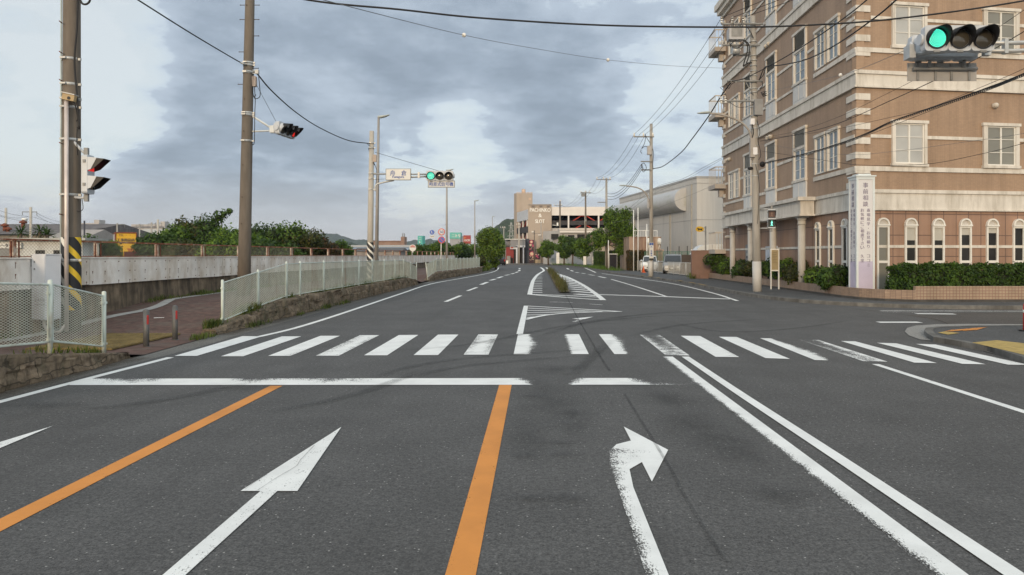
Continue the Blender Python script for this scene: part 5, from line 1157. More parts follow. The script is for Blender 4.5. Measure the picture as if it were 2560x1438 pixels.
# ---------------------------------------------------------------- pole R1 and its equipment
R1 = Vector((9.83, 32, .12)); z1 = lambda py: H + (HZ - py) * 32 / F; ax1 = lambda z: R1 + Vector((-.016 * (z - .12), 0, z - .12)); q1 = lambda px, py, dy=0: P(px, py, 32 + dy)
t = thing("utility_pole", "grey concrete utility pole crowded with transformers in front of the tan building", "utility pole", R1, "concrete utility poles on the right")
mb = MB(); mb.tube([ax1(z) for z in (0, 3, 6, 9, 12.35)], [.19, .17, .15, .135, .12], 20); build("shaft", mb, POLEG, t)
mb = MB(); mb.tube([ax1(.1), ax1(1.45)], .196, 20); build("sleeve", mb, M("pole_sleeve", (.50, .49, .47), .6, .06, 3), t)
mb = MB()
for py in (60, 105, 140, 152, 165, 178, 190, 205, 222, 232, 252, 268, 290, 310, 322, 345, 365, 385, 410, 440, 523, 570, 600): c = ax1(z1(py)); mb.tube([c - Vector((0, 0, .02)), c + Vector((0, 0, .02))], .165, 14)
build("clamp_band", mb, GALV, t)
def ins(mb, p, mi=0, h=.22, r=.05):
    for k in range(3): mb.tube([p + Vector((0, 0, h * k / 3)), p + Vector((0, 0, h * (k + .6) / 3))], [r, r * .75], 10, mi)
mb = MB()
for xa, xb, py, dy in ((1803, 1908, 60, -.2), (1806, 1900, 113, -.2), (1832, 1892, 138, .15), (1818, 1906, 203, -.2), (1800, 1890, 253, -.2)): mb.tube([q1(xa, py, dy), q1(xb, py, dy)], .045, 6, smooth=False)
mb.tube([q1(1868, 60, -.2), q1(1884, 98, -.1)], .02, 6); mb.tube([q1(1865, 207, -.2), q1(1886, 242, -.1)], .022, 6); mb.tube([q1(1840, 140), q1(1886, 128)], .03, 6)
build("crossarm", mb, GALVD, t)
mb = MB()
for px in (1804, 1831, 1858): ins(mb, q1(px, 60, -.2) + Vector((0, 0, .04)), 0, .32, .065); mb.ball(q1(px, 44, -.2), .06, 1, 8, 6)
for px in (1800, 1806, 1815): ins(mb, q1(px, 113, -.2) + Vector((0, 0, .03)), 0, .16, .05)
for px in (1803, 1814): ins(mb, q1(px, 251, -.2) + Vector((0, 0, -.12)), 0, .32, .065)
for px in (1828, 1840): ins(mb, q1(px, 206, -.2), 0, .1, .04)
build("insulator", mb, [INSUL, BLACK], t)
mb = MB(); c = q1(1840, 86, -.1); mb.rbox(c.x - .36, c.x + .3, c.y - .22, c.y + .22, c.z - .28, c.z + .26, .05); mb.box(c.x - .26, c.x + .22, c.y - .235, c.y - .221, c.z - .16, c.z + .2, 1)
for k in range(3): mb.cyl((c.x - .18 + .16 * k, c.y - .05, c.z + .26), (c.x - .18 + .16 * k, c.y - .05, c.z + .4), .035, .05, 8, 1)
build("switch_box", mb, [M("switch_grey", (.42, .42, .43), .5, .08, 4), GALVD], t)
mb = MB(); c = q1(1839, 127, -.1); mb.tube([c + Vector((-.16, 0, 0)), c + Vector((.16, 0, 0))], .16, 14); mb.ball(c + Vector((.16, -.06, 0)), .06, 1, 8, 6); build("canister", mb, [GALV, INSUL], t)
mb = MB(); c = q1(1896, 268, -.22); mb.rbox(c.x - .2, c.x + .17, c.y - .12, c.y + .12, c.z - .36, c.z + .34, .04); c2 = q1(1880, 305, -.1); mb.rbox(c2.x - .09, c2.x + .09, c2.y - .1, c2.y + .1, c2.z - .14, c2.z + .14, .03, 1); c3 = q1(1887, 378, -.2); mb.rbox(c3.x - .09, c3.x + .1, c3.y - .06, c3.y + .06, c3.z - .16, c3.z + .16, .03, 1); build("terminal_box", mb, [M("terminal_grey", (.25, .25, .25), .6, .1, 4), BOXG], t)
mb = MB(); mb.tube(catmull([q1(1880, 400, -.1), q1(1878, 345, -.1), q1(1866, 318, -.1), q1(1840, 299, -.1), q1(1800, 286, -.1), q1(1775, 284, -.1)]), .045, 8); mb.rbox(q1(1872, 0).x, q1(1884, 0).x, 31.75, 31.95, z1(395), z1(345), .03); lamp = build("lamp_arm", mb, M("lamp_arm_paint", (.34, .31, .28), .5, .15, 4), t)
mb = MB(); mb.T = Matrix.Translation(q1(1760, 282, -.1)) @ Matrix.Rotation(R(-4), 4, 'Y'); vs = []
for dx, hw, hz in ((-.3, .04, .02), (-.1, .13, .05), (.15, .13, .06), (.3, .05, .045)):
    for a in range(10): th = 2 * math.pi * a / 10; vs.append((dx, hw * math.cos(th), hz * math.sin(th)))
mb.add(vs, [(i * 10 + j, i * 10 + (j + 1) % 10, i * 10 + 10 + (j + 1) % 10, i * 10 + 10 + j) for i in range(3) for j in range(10)], 0, True); mb.add(vs[:10], [tuple(range(10))]); build("lamp_head", mb, M("lamp_head", (.42, .46, .45), .4), lamp)
mb = MB()
for l, r in ((((1830, 92), (1822, 104), (1832, 116), (1852, 112), (1862, 96)), .016), (((1846, 98), (1860, 102), (1868, 112), (1868, 130), (1862, 150), (1858, 165)), .028), (((1852, 98), (1866, 104), (1873, 116), (1872, 140), (1866, 158)), .026), (((1840, 100), (1830, 108), (1826, 116), (1845, 120), (1860, 108)), .016), (((1858, 166), (1870, 158), (1880, 157)), .03), (((1831, 50), (1836, 70), (1838, 82)), .012), (((1858, 50), (1850, 70), (1846, 82)), .012), (((1864, 62), (1876, 80), (1884, 96)), .016),
             (((1816, 210), (1822, 222), (1828, 212), (1838, 205)), .014), (((1905, 203), (1906, 215), (1899, 222)), .02), (((1897, 200), (1908, 188), (1914, 168)), .022), (((1892, 300), (1900, 330), (1895, 350), (1902, 385), (1897, 400)), .014), (((1888, 410), (1896, 440), (1898, 480), (1894, 560)), .01), (((1826, 257), (1845, 268), (1870, 266), (1888, 258)), .012), (((1880, 310), (1884, 330), (1880, 345)), .02), (((1800, 218), (1812, 232), (1817, 248)), .01)): mb.tube(catmull([q1(p[0], p[1], -.28) for p in l], 6), r, 6)
for k in range(6): mb.tube([q1(1902 + k, 232 + k * 2, -.25), q1(1912 + k * 1.2, 228 + 5 * ((k * 7) % 3), -.25)], .018, 5)
mb.ball(q1(1906, 411, -.25), .13, 0, 8, 6); mb.ball(q1(1876, 421, -.1), .1, 0, 8, 6, (1.3, 1, .8))
build("cable_loop", mb, CABLE, t)
mb = MB()
for py in (523, 571): mb.tube([ax1(z1(py)) + Vector((.1, -.05, 0)), q1(1928, py, -.25)], .03, 8)
build("bracket", mb, GALV, t)
ped_signal("pedestrian light with the green walking figure lit, on the grey pole", q1(1929, 547, -.3), R(-8), 'green', .13, False)

# notice board
t = thing("notice_board", "white framed notice board on two legs in front of the planter", "notice board", (11.25, 34, .12)); a, b = P(1926, 712, 34), P(1948, 622, 34); mb = MB()
for x in (a.x, b.x - .05): mb.box(x, x + .05, 33.97, 34.03, .1, b.z)
mb.box(a.x + .05, b.x - .05, 33.975, 34.025, b.z - .06, b.z - .001); mb.box(a.x + .05, b.x - .05, 33.975, 34.025, P(0, 678, 34).z, P(0, 675, 34).z); build("frame", mb, WHITE, t)
mb = MB(); mb.box(a.x + .05, b.x - .05, 33.99, 34.01, P(0, 675, 34).z, b.z - .06); p = build("panel", mb, M("yellowed_board", (.35, .28, .16), .6, .08, 3), t); mb = MB()
z = b.z - .16
for k in range(7): mb.box(a.x + (.12 if k == 0 else .09), b.x - (.12 if k == 0 else .09) - (.05 * (k % 2)), 33.984, 33.989, z - .025, z); z -= .11 if k == 0 else .075
build("lettering", mb, M("faded_text", (.24, .19, .11), .7), p)
# red post at the right edge on the corner pavement
b = G(2563, 828, .1); t = thing("lane_post", "red plastic post on the corner pavement at the right edge", "post", b); mb = MB(); mb.tube([b, b + Vector((0, 0, .55)), b + Vector((0, 0, .6))], [.045, .04, .025], 12); mb.tube([b, b + Vector((0, 0, .03))], .12, 14, 1); mb.tube([b + Vector((0, 0, .4)), b + Vector((0, 0, .46))], .043, 12, 2); build("tube", mb, [M("post_red", (.5, .03, .02), .5), BLACK, WHITE], t)

# brown wall, courier sign, railing, dark wall
t = thing("brown_wall", "brown rendered wall standing at the far end of the tan building", "wall", (11.6, 49.2, .1)); mb = MB(); mb.box(10.62, 13.6, 49.1, 49.35, .0, 2.02); mb.box(10.6, 13.62, 49.08, 49.37, 2.02, 2.05); mb.box(11.9, 11.93, 49.07, 49.1, .1, .7, 1); build("body", mb, [M("brown_render", (.215, .135, .108), .85, .08, 2, dirt=(.15, .10, .085), dirt_amt=.4), BLACK], t)
t = thing("courier_sign", "oval yellow sign with a black cat on a steel post behind the brown wall", "sign", (P(1764, 0, 50.5).x, 50.5, .1)); x = t.location.x; mb = MB(); mb.tube([(x, 50.5, .1), (x, 50.5, P(0, 566, 50.5).z)], .055, 10); mb.tube([(x, 50.5, P(0, 570, 50.5).z), (x - .3, 50.5, P(0, 570, 50.5).z)], .02, 6); mb.tube([(x, 50.5, P(0, 578, 50.5).z), (x - .3, 50.5, P(0, 578, 50.5).z)], .02, 6); build("post", mb, GALVD, t)
c = P(1749.5, 573, 50.45); n = 28; mb = MB(); mb.plate([(.29 * math.cos(2 * math.pi * i / n), .195 * math.sin(2 * math.pi * i / n)) for i in range(n)], c, (1, 0, 0), (0, 0, 1), -.05, 0); d = build("oval_board", mb, M("courier_yellow", (.62, .40, .03), .5, .05), t); mb = MB(); s = .2
cat = [(-1, .3), (-.92, .52), (-.84, .34), (-.72, .36), (-.62, .54), (-.58, .28), (-.3, .18), (.3, .16), (.6, .22), (.95, .42), (1, .36), (.72, .05), (.75, -.25), (.95, -.5), (.82, -.52), (.55, -.28), (.4, -.5), (.28, -.5), (.32, -.18), (-.25, -.16), (-.4, -.5), (-.52, -.5), (-.42, -.12), (-.62, -.45), (-.75, -.42), (-.6, -.02), (-.9, .06)]
mb.plate([(a * .2, b_ * .2) for a, b_ in cat], c + Vector((0, -.052, 0)), (1, 0, 0), (0, 0, 1), .003, 0); mb.ring(c + Vector((0, -.051, 0)), (1, 0, 0), (0, 0, 1), .0, .001, .001); build("cat_emblem", mb, BLACK, d)
t = thing("steel_railing", "grey steel railing with vertical bars beside the parking lot", "railing", (11.2, 56, .1)); mb = MB(); pa, pb_ = Vector((11.75, 54, 0)), Vector((10.3, 74, 0)); k = 0
for i in range(101):
    p = pa.lerp(pb_, i / 100)
    if i % 9 == 0: continue
    mb.box(p.x - .012, p.x + .012, p.y - .012, p.y + .012, .2, 1.1)
mb.tube([pa + Vector((0, 0, 1.12)), pb_ + Vector((0, 0, 1.12))], .028, 6); mb.tube([pa + Vector((0, 0, .2)), pb_ + Vector((0, 0, .2))], .022, 6); build("bars", mb, GALV, t)
for i in range(0, 101, 9): mb = MB(); p = pa.lerp(pb_, i / 100); mb.tube([p + Vector((0, 0, .08)), p + Vector((0, 0, 1.16))], .035, 8); build("post", mb, GALV, t)
t = thing("dark_wall", "dark brown panel wall between the parked cars and the brown wall", "wall", (13, 58, .1)); mb = MB(); a, b = P(1704, 690, 57.5), P(1745, 637, 57.5); mb.box(a.x, b.x, 57.5, 57.6, .05, b.z); build("panel", mb, M("dark_brown_panel", (.07, .058, .05), .8, .1), t)
# ---------------------------------------------------------------- vehicles
TYRE = M("tyre", (.02, .02, .02), .85); RIM = M("rim", (.4, .4, .42), .35, metal=.5); CARGL = glass("car_glass", (.03, .035, .04), .05); LAMPG = M("headlight", (.65, .66, .66), .15); TAIL = M("tail_light", (.45, .02, .02), .3)
def vehicle(name, label, cat, loc, ang, st, paint, L_, wins, wheels, wr=.3, lamps_front=True, group=None):
    """st: stations along x (0 front .. L): (x, z bottom, z belt, z roof, half width belt, half width roof). Front faces -X before turning."""
    t = thing(name, label, cat, loc, group); T = Matrix.Translation(loc) @ Matrix.Rotation(ang, 4, 'Z') @ Matrix.Translation((-L_ / 2, 0, 0)); mb = MB(); mb.T = T; vs = []
    for x, zb, zm, zr, wm, wr_ in st:
        half = [(0, zb), (wm * .85, zb), (wm * .97, zb + .12), (wm, lerp(zb, zm, .55)), (wm * .985, zm), (lerp(wm, wr_, .5), lerp(zm, zr, .5)), (wr_, lerp(zm, zr, .88)), (wr_ * .8, zr), (0, zr + .015)]
        vs += [(x, y, z) for y, z in half] + [(x, -y, z) for y, z in half[-2:0:-1]]
    m = 16; n = len(st)
    mb.add(vs, [(i * m + j, i * m + (j + 1) % m, (i + 1) * m + (j + 1) % m, (i + 1) * m + j) for i in range(n - 1) for j in range(m)], 0, True); mb.add(vs[:m], [tuple(range(m))[::-1]]); mb.add(vs[-m:], [tuple(range(m))])
    body = build("body", mb, paint, t)
    def at(x):
        for a, b in zip(st, st[1:]):
            if a[0] <= x <= b[0]: k = (x - a[0]) / max(1e-6, b[0] - a[0]); return [lerp(p, q, k) for p, q in zip(a, b)]
        return list(st[-1])
    for w in wins:
        mb = MB(); mb.T = T
        if w[0] == 'side':
            for s in (1, -1):
                q = []
                for x, f in ((w[1], .06), (w[2], .06), (w[3], .9), (w[4], .9)): a = at(x); q.append((x, s * (lerp(a[4], a[5], f) + .012), lerp(a[2], a[3], f)))
                mb.add(q, [(0, 1, 2, 3)])
        else:
            x0, x1, f0_, f1_ = w[1:5]; a, b = at(x0), at(x1); e = -.045 if w[0] == 'front' else .03
            mb.add([(x0 + e, a[4] * .86, lerp(a[2], a[3], f0_) + .02), (x0 + e, -a[4] * .86, lerp(a[2], a[3], f0_) + .02), (x1 + e, -b[5] * .9, lerp(b[2], b[3], f1_) + .012), (x1 + e, b[5] * .9, lerp(b[2], b[3], f1_) + .012)], [(0, 1, 2, 3)])
        build("window", mb, CARGL, t)
    for x in wheels:
        for s in (1, -1):
            w = at(x)[4]; mb = MB(); mb.T = T; mb.tube([(x, s * (w - .2), wr), (x, s * (w + .01), wr)], wr, 18); wh = build("wheel", mb, TYRE, t); mb = MB(); mb.T = T; mb.tube([(x, s * (w + .005), wr), (x, s * (w + .02), wr)], wr * .62, 14); build("rim", mb, RIM, wh)
    a = at(st[0][0]); 
    for s in (1, -1):
        mb = MB(); mb.T = T; mb.cbox((st[0][0] - .005 + .02, s * a[4] * .72, lerp(a[1], a[2], .72)), (.06, a[4] * .38, .16)); build("headlight", mb, LAMPG, t)
        z = at(L_); mb = MB(); mb.T = T; mb.cbox((L_ - .01, s * z[4] * .8, lerp(z[1], z[2], .85)), (.06, z[4] * .24, .28)); build("tail_light", mb, TAIL, t)
        b = at(wins[0][1] if wins else 1); mb = MB(); mb.T = T; mb.ball((b[0] + .15, s * (b[4] + .1), b[2] + .12), .1, nu=8, nv=6, sc=(.6, 1, .9)); build("mirror", mb, paint, t)
    mb = MB(); mb.T = T; mb.box(st[0][0] - .012, st[0][0] + .02, -a[4] * .45, a[4] * .45, a[1] + .06, a[1] + .2); mb.box(st[0][0] - .02, st[0][0] - .013, -.16, .16, a[1] + .12, a[1] + .26, 1); build("grille", mb, [BLACK, WHITE], t)
    return t
CW = M("car_white", (.72, .74, .74), .25, .02); CS = M("car_silver", (.30, .31, .32), .25, .04, metal=.3); CBZ = M("car_bronze", (.16, .12, .105), .3, .05, metal=.3); CDK = M("car_dark", (.03, .03, .035), .25)
KEI = [(0, .28, .75, .76, .6, .55), (.06, .22, .9, .92, .68, .62), (.35, .2, .98, 1.05, .72, .66), (.75, .2, 1.0, 1.41, .73, .63), (1.1, .2, 1.0, 1.74, .735, .6), (2.0, .2, 1.0, 1.79, .735, .62), (3.0, .2, 1.0, 1.77, .73, .61), (3.3, .25, 1.0, 1.68, .70, .58), (3.36, .35, .95, 1.4, .66, .54)]
vehicle("parked_van", "small white van parked nose out behind the roadside pole", "van", (P(1627, 0, 70).x, 70.5, .12), R(80), [(x, a, b * .86, c * .86, d, e) for x, a, b, c, d, e in KEI], CW, 3.36, [('front', .4, 1.02, 1, 1), ('side', .95, 1.75, 1.7, 1.15), ('side', 1.82, 3.05, 2.95, 1.82), ('rear', 3.34, 3.28, .2, .85)], (.55, 2.85), .27)
HATCH = [(0, .3, .62, .64, .66, .6), (.1, .22, .78, .84, .76, .7), (.9, .2, .9, 1.0, .8, .72), (1.55, .2, .92, 1.42, .81, .64), (2.0, .2, .92, 1.5, .81, .62), (3.0, .2, .92, 1.46, .81, .62), (3.7, .22, .92, 1.15, .78, .62), (3.9, .35, .9, 1.0, .72, .6)]
VAN = [(x, a, b * .93, c * .93, d * 1.12, e * 1.16) for x, a, b, c, d, e in KEI]
vehicle("parked_van", "grey van with a wide dark windscreen facing the street behind the steel railing", "van", (P(1687, 0, 62).x, 62.6, .12), R(76), VAN, CS, 3.36, [('front', .4, 1.02, 1, 1), ('side', .95, 1.75, 1.7, 1.15), ('side', 1.82, 3.05, 2.95, 1.82), ('rear', 3.34, 3.28, .2, .85)], (.55, 2.85), .27)
vehicle("dark_car", "small dark car with red tail lights far off beside the large tree", "car", (P(1249, 0, 120).x, 120, 0), R(-80), HATCH, CDK, 3.9, [('front', .95, 1.5, 1, 1), ('side', 1.5, 2.3, 2.25, 1.85), ('rear', 3.75, 3.1, .1, .9)], (.75, 3.1), .29)
# delivery truck behind the brown wall: cab with wind deflector, white body
c = Vector((P(1768, 0, 58).x, 60, .1)); t = thing("delivery_truck", "white delivery truck with a rounded cab roof behind the brown wall", "truck", c); mb = MB(); x = P(1731, 0, 59).x
mb.T = Matrix.Translation((x, 59, 0)); pl = [(0, .5), (0, 1.2), (.12, 1.75), (.42, 2.22), (.62, 2.42), (.95, 2.55), (1.6, 2.6), (1.6, .5)]
for s0, s1 in ((0, 1.7),): mb.add([(x_, y_, z_) for y_ in (s0, s1) for x_, z_ in pl], [tuple(range(8)), tuple(range(15, 7, -1))] + [(i, (i + 1) % 8, 8 + (i + 1) % 8, 8 + i) for i in range(8)])
cab = build("cab", mb, CW, t); mb = MB(); mb.T = Matrix.Translation((x, 59, 0)); mb.add([(.55, -.012, 1.65), (1.2, -.012, 1.65), (1.2, -.012, 2.12), (.72, -.012, 2.12)], [(0, 1, 2, 3)]); mb.add([(.1, .1, 1.72), (.1, 1.6, 1.72), (.4, 1.6, 2.18), (.4, .1, 2.18)], [(0, 1, 2, 3)]); build("window", mb, CARGL, cab)
mb = MB(); mb.T = Matrix.Translation((x, 59, 0)); mb.rbox(1.68, 5.6, 0, 1.75, .9, 2.62, .06); build("cargo_box", mb, WHITE, t); mb = MB(); mb.T = Matrix.Translation((x, 59, 0))
mb.ball((-.1, -.15, 2.05), .12, 0, 8, 6, (.6, .6, 1.3)); mb.tube([(-.1, -.15, 2.05), (.2, 0, 2.1)], .015, 5); build("mirror", mb, WHITE, t)
for wx in (.8, 4.6): mb = MB(); mb.T = Matrix.Translation((x, 59, 0)); mb.tube([(wx, -.02, .45), (wx, .25, .45)], .4, 16); build("wheel", mb, TYRE, t)
# cone, mirror post
b = Vector((P(1609, 0, 66).x, 66, .12)); t = thing("traffic_cone", "orange traffic cone beside the small white van", "cone", b); mb = MB(); mb.tube([b, b + Vector((0, 0, .6))], [.15, .03], 14); mb.box(b.x - .2, b.x + .2, 65.8, 66.2, .12, .15); build("cone_body", mb, M("cone_orange", (.62, .13, .04), .6, .1), t)
b = Vector((P(1603.5, 0, 66).x, 66, .12)); t = thing("mirror_post", "white post with a round mirror ball by the parking lot entrance", "post", b); mb = MB(); mb.tube([b, b + Vector((0, 0, 1.0))], .04, 8); build("post", mb, WHITE, t); mb = MB(); mb.ball(b + Vector((0, 0, 1.05)), .13); build("ball", mb, GALV, t)
# ---------------------------------------------------------------- warehouse with the bulging duct
WD = Vector((-.158, .987, 0)).normalized(); WN = Vector((-.987, -.158, 0)).normalized(); WC = Vector((16.75, 75, 0))
MW = Matrix(((WD.x, WN.x, 0, WC.x), (WD.y, WN.y, 0, WC.y), (0, 0, 1, 0), (0, 0, 0, 1)))      # u along the road side, d out, z
t = thing("warehouse", "large pale grey warehouse with a fat half round duct along its road side", "warehouse", WC)
SID = M("siding_grey", (.50, .485, .46), .6, .05, 1.2, vs=(5, 5, .2), dirt=(.33, .33, .32), dirt_amt=.3, dscale=.8)
mb = MB(); mb.T = MW; mb.box(0, 29.5, -26, 0, 0, 9.85); build("wall", mb, SID, t)
mb = MB(); mb.T = MW; mb.box(-.05, 29.55, -26.05, .06, 9.75, 9.95)
for z in (9.2, 5.4): mb.box(-.03, 29.5, 0, .03, z, z + .04); mb.box(-.03, 0, -26, 0, z, z + .04)
for d in (-3.2, -6.4, -9.6): mb.box(-.03, 0, d - .03, d + .03, 0, 9.75)
build("trim", mb, M("siding_trim", (.34, .34, .34), .6), t)
mb = MB(); mb.T = MW; n = 14; vs = []
for u in (3.1, 33):
    for k in range(n + 1): a = math.pi * k / n; vs.append((u, 1.3 * math.sin(a) + .01, 7.75 + 1.25 * math.cos(a)))
mb.add(vs, [(k, k + 1, n + 2 + k, n + 1 + k) for k in range(n)], 0, True); mb.add(vs[:n + 1], [tuple(range(n + 1))])
build("duct", mb, M("duct_metal", (.50, .50, .50), .45, .05, 1.5, metal=.1, dirt=(.34, .36, .27), dirt_amt=.35, dscale=.8, dvs=(1, .3, 1)), t)
mb = MB(); mb.T = MW
for u in (1.3, 8, 15, 22): mb.box(u, u + .18, 0, .1, 0, 6.5 if u > 3 else 9.2)
for u in (2.6, 5.1, 8.9): mb.box(u, u + .16, 0, .03, 1.5, 2.7, 1)
build("downpipe", mb, [M("pipe_stained", (.38, .36, .32), .6), BLACK], t)
mb = MB(); mb.T = MW; mb.box(-.05, 0, -5.5, -3.5, .1, 3.4); build("door", mb, M("door_cream", (.7, .66, .6), .5), t)
t = thing("green_mesh_fence", "green net fence on posts behind the parked cars", "fence", P(1680, 660, 71)); mb = MB(); a, b = P(1612, 0, 72), P(1800, 0, 70)
for i in range(13): p = a.lerp(b, i / 12); mb.tube([(p.x, p.y, 0), (p.x, p.y, 2.05)], .03, 6)
mb.tube([(a.x, a.y, 2.05), (b.x, b.y, 2.05)], .025, 6); strands(mb, Vector((a.x, a.y, .1)), Vector((b.x, b.y, .1)), Vector((a.x, a.y, 2.0)), Vector((b.x, b.y, 2.0)), .12, .8, .009); build("net", mb, M("fence_green", (.05, .16, .11), .6), t)
# tan store with roof railing and tanks
t = thing("concrete_annex", "stained tan concrete annex with a white roof railing and roof tanks", "building", (P(1610, 0, 74).x, 75, 0))
a, b = P(1573, 594, 74), P(1652, 594, 74); mb = MB(); mb.box(a.x, b.x, 74, 82, 0, a.z); mb.box(a.x - .05, b.x + .05, 73.95, 82, a.z, a.z + .08); mb.box(P(1643, 0, 73.5).x, P(1658, 0, 73.5).x, 73.2, 74.2, 0, P(0, 624, 73.5).z); build("wall", mb, M("annex_render", (.42, .32, .24), .85, .12, 1, dirt=(.2, .11, .08), dirt_amt=.7, dscale=1.6, dvs=(1.4, 1, .1)), t)
mb = MB(); x0, x1 = P(1585, 0, 74).x, P(1643, 0, 74).x; k = 0
while x0 + .17 * k < x1: mb.box(x0 + .17 * k - .012, x0 + .17 * k + .012, 74.1, 74.13, a.z, a.z + .7); k += 1
mb.box(x0, x1, 74.08, 74.15, a.z + .7, a.z + .75)
for x in (x0, (x0 + x1) / 2, x1): mb.box(x - .03, x + .03, 74.07, 74.16, a.z, a.z + .76)
build("roof_railing", mb, WHITE, t)
for px, Y in ((1622, 72.8), (1648.5, 73.4)):
    c = P(px, 611, Y); mb = MB(); mb.tube([c, c + Vector((0, 0, .5))], .19, 14); mb.ball(c + Vector((0, 0, .5)), .19, 0, 14, 8, (1, 1, .7)); mb.tube([c - Vector((.1, 0, .6)), c], .03, 6); mb.tube([c - Vector((-.1, 0, .6)), c], .03, 6); mb.cbox(c - Vector((0, 0, .62)), (.55, .5, .06), 1); build("tank", mb, [M("tank_cream", (.74, .72, .66), .4), GALVD], t)
for px, top, lab in ((1584, 525, "tall thin white pole at the left corner of the concrete annex"), (1595, 520, "tall thin white pole standing before the concrete annex, right of its left corner"), (1617, 560, "shorter thin white pole close beside the lamp pole")):
    x = P(px, 0, 72).x; t = thing("flag_pole", lab, "pole", (x, 72, .1), "thin white poles before the annex"); mb = MB(); mb.tube([(x, 72, 0), (x, 72, P(0, top, 72).z)], .045, 8); build("shaft", mb, WHITE, t)

# ---------------------------------------------------------------- pachinko hall with its parking decks
PY = 140.0; s = PY / F; px_ = lambda p: (p - CX) * s; pz = lambda y: H + (HZ - y) * s
t = thing("pachinko_hall", "beige pachinko hall with white lettering, tower and open parking decks", "building", (0, PY, 0))
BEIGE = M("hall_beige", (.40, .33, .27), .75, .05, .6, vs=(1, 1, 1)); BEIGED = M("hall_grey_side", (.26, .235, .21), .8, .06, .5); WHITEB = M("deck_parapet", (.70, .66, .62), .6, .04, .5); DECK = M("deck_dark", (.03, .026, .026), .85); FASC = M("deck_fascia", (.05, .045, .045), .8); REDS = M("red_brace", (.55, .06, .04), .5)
mb = MB(); mb.box(px_(1320.5), px_(1379), PY, PY + 6, 0, pz(512)); build("sign_wall", mb, BEIGE, t)
mb = MB(); mb.box(px_(1321), px_(1378.5), PY - .06, PY, pz(513.6), pz(512) + .1); mb.box(px_(1338), px_(1379), PY - .1, PY, pz(624), pz(622)); mb.box(px_(1338), px_(1379), PY - .06, PY, 0, pz(622.2), 1)
for p in (1332, 1351, 1370): mb.cbox((px_(p), PY - .5, pz(515)), (.5, .4, .3), 1); mb.tube([(px_(p), PY - .3, pz(515)), (px_(p), PY, pz(514))], .06, 6)
build("sign_trim", mb, [BEIGED, M("spot_grey", (.25, .2, .17), .7)], t)
mb = MB(); LT = M("white_letters", (.85, .84, .80), .4, .02)
put_text(mb, "PACHINKO", (px_(1350.5), PY - .12, pz(525.2)), (1, 0, 0), (0, 0, 1), height=10.2 * s, width=51.5 * s, bold=.02); put_text(mb, "&", (px_(1350.5), PY - .12, pz(539)), (1, 0, 0), (0, 0, 1), height=9.2 * s, bold=.02); put_text(mb, "SLOT", (px_(1350), PY - .12, pz(553.4)), (1, 0, 0), (0, 0, 1), height=9.5 * s, width=23 * s, bold=.02)
build("lettering", mb, LT, t)
ty = 152; st_ = ty / F; tx = lambda p: (p - CX) * st_; tz = lambda y: H + (HZ - y) * st_
mb = MB(); mb.box(tx(1291.5), tx(1331), ty, ty + 7, 0, tz(483)); mb.add([(tx(1291.5), ty, z) for z in (0, tz(483))] + [(tx(1284.5), ty + 1.5, z) for z in (0, tz(483))] + [(tx(1284.5), ty + 7, z) for z in (0, tz(483))], [(0, 1, 3, 2), (2, 3, 5, 4)]); mb.add([(tx(1291.5), ty, tz(483)), (tx(1291.5), ty + 7, tz(483)), (tx(1284.5), ty + 7, tz(483)), (tx(1284.5), ty + 1.5, tz(483))], [(0, 1, 2, 3)]); mb.box(tx(1299.5), tx(1301), ty - .1, ty, tz(528), tz(484)); build("tower", mb, BEIGE, t)
mb = MB(); mb.tube([(tx(1308.5), ty + 2, tz(483)), (tx(1308.5), ty + 2, tz(472))], .42, 14); mb.tube([(tx(1308.5), ty + 2, tz(472)), (tx(1308.5), ty + 2, tz(471))], .36, 14)
mb.box(tx(1292), tx(1331), ty + .1, ty + .25, tz(483) + .12, tz(483) + .2)
for p in (1292, 1306, 1320, 1330): mb.tube([(tx(p), ty + .2, tz(483)), (tx(p), ty + .2, tz(481))], .06, 5)
mb.box(tx(1322), tx(1327), ty - .05, ty, tz(500), tz(495)); build("roof_tank", mb, M("tank_tan", (.55, .40, .30), .6), t)
# receding left side decks
PA, PB = Vector((px_(1320.3), PY + .2, 0)), Vector((-4.0, 151, 0)); dd = (PB - PA).normalized(); nn_ = Vector((-dd.y, dd.x, 0)); MP = Matrix(((dd.x, nn_.x, 0, PA.x), (dd.y, nn_.y, 0, PA.y), (0, 0, 1, 0), (0, 0, 0, 1))); ln = (PB - PA).length
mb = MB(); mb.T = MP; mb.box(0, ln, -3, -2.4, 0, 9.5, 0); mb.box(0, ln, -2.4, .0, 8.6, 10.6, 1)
for z in (7.0, 3.9, 1.8): mb.box(0, ln, -.15, .02, z - .9, z + .3, 2); mb.box(0, ln, -2.4, -.15, z - .9, z - .6, 2)
for u in (1.5, 5.6, 9.6): mb.box(u, u + .3, -.3, -.05, 0, 8.6, 3)
for z in (3.5, 6.6):
    for u in (2.0, 6.0): mb.tube([(u, -.5, z + .6), (u + 1.6, -.5, z + 2.2), (u + 3.2, -.5, z + .6)], .16, 4, 4)
build("side_deck", mb, [DECK, M("deck_side_white", (.55, .56, .58), .6), FASC, WHITEB, REDS], t)
mb = MB(); xr = px_(1560); mb.box(px_(1379), xr, PY + .3, PY + .8, pz(538.6), pz(517)); mb.box(px_(1379), xr, PY + .28, PY + 14, pz(517) - .5, pz(517) - .45); build("parapet", mb, WHITEB, t)
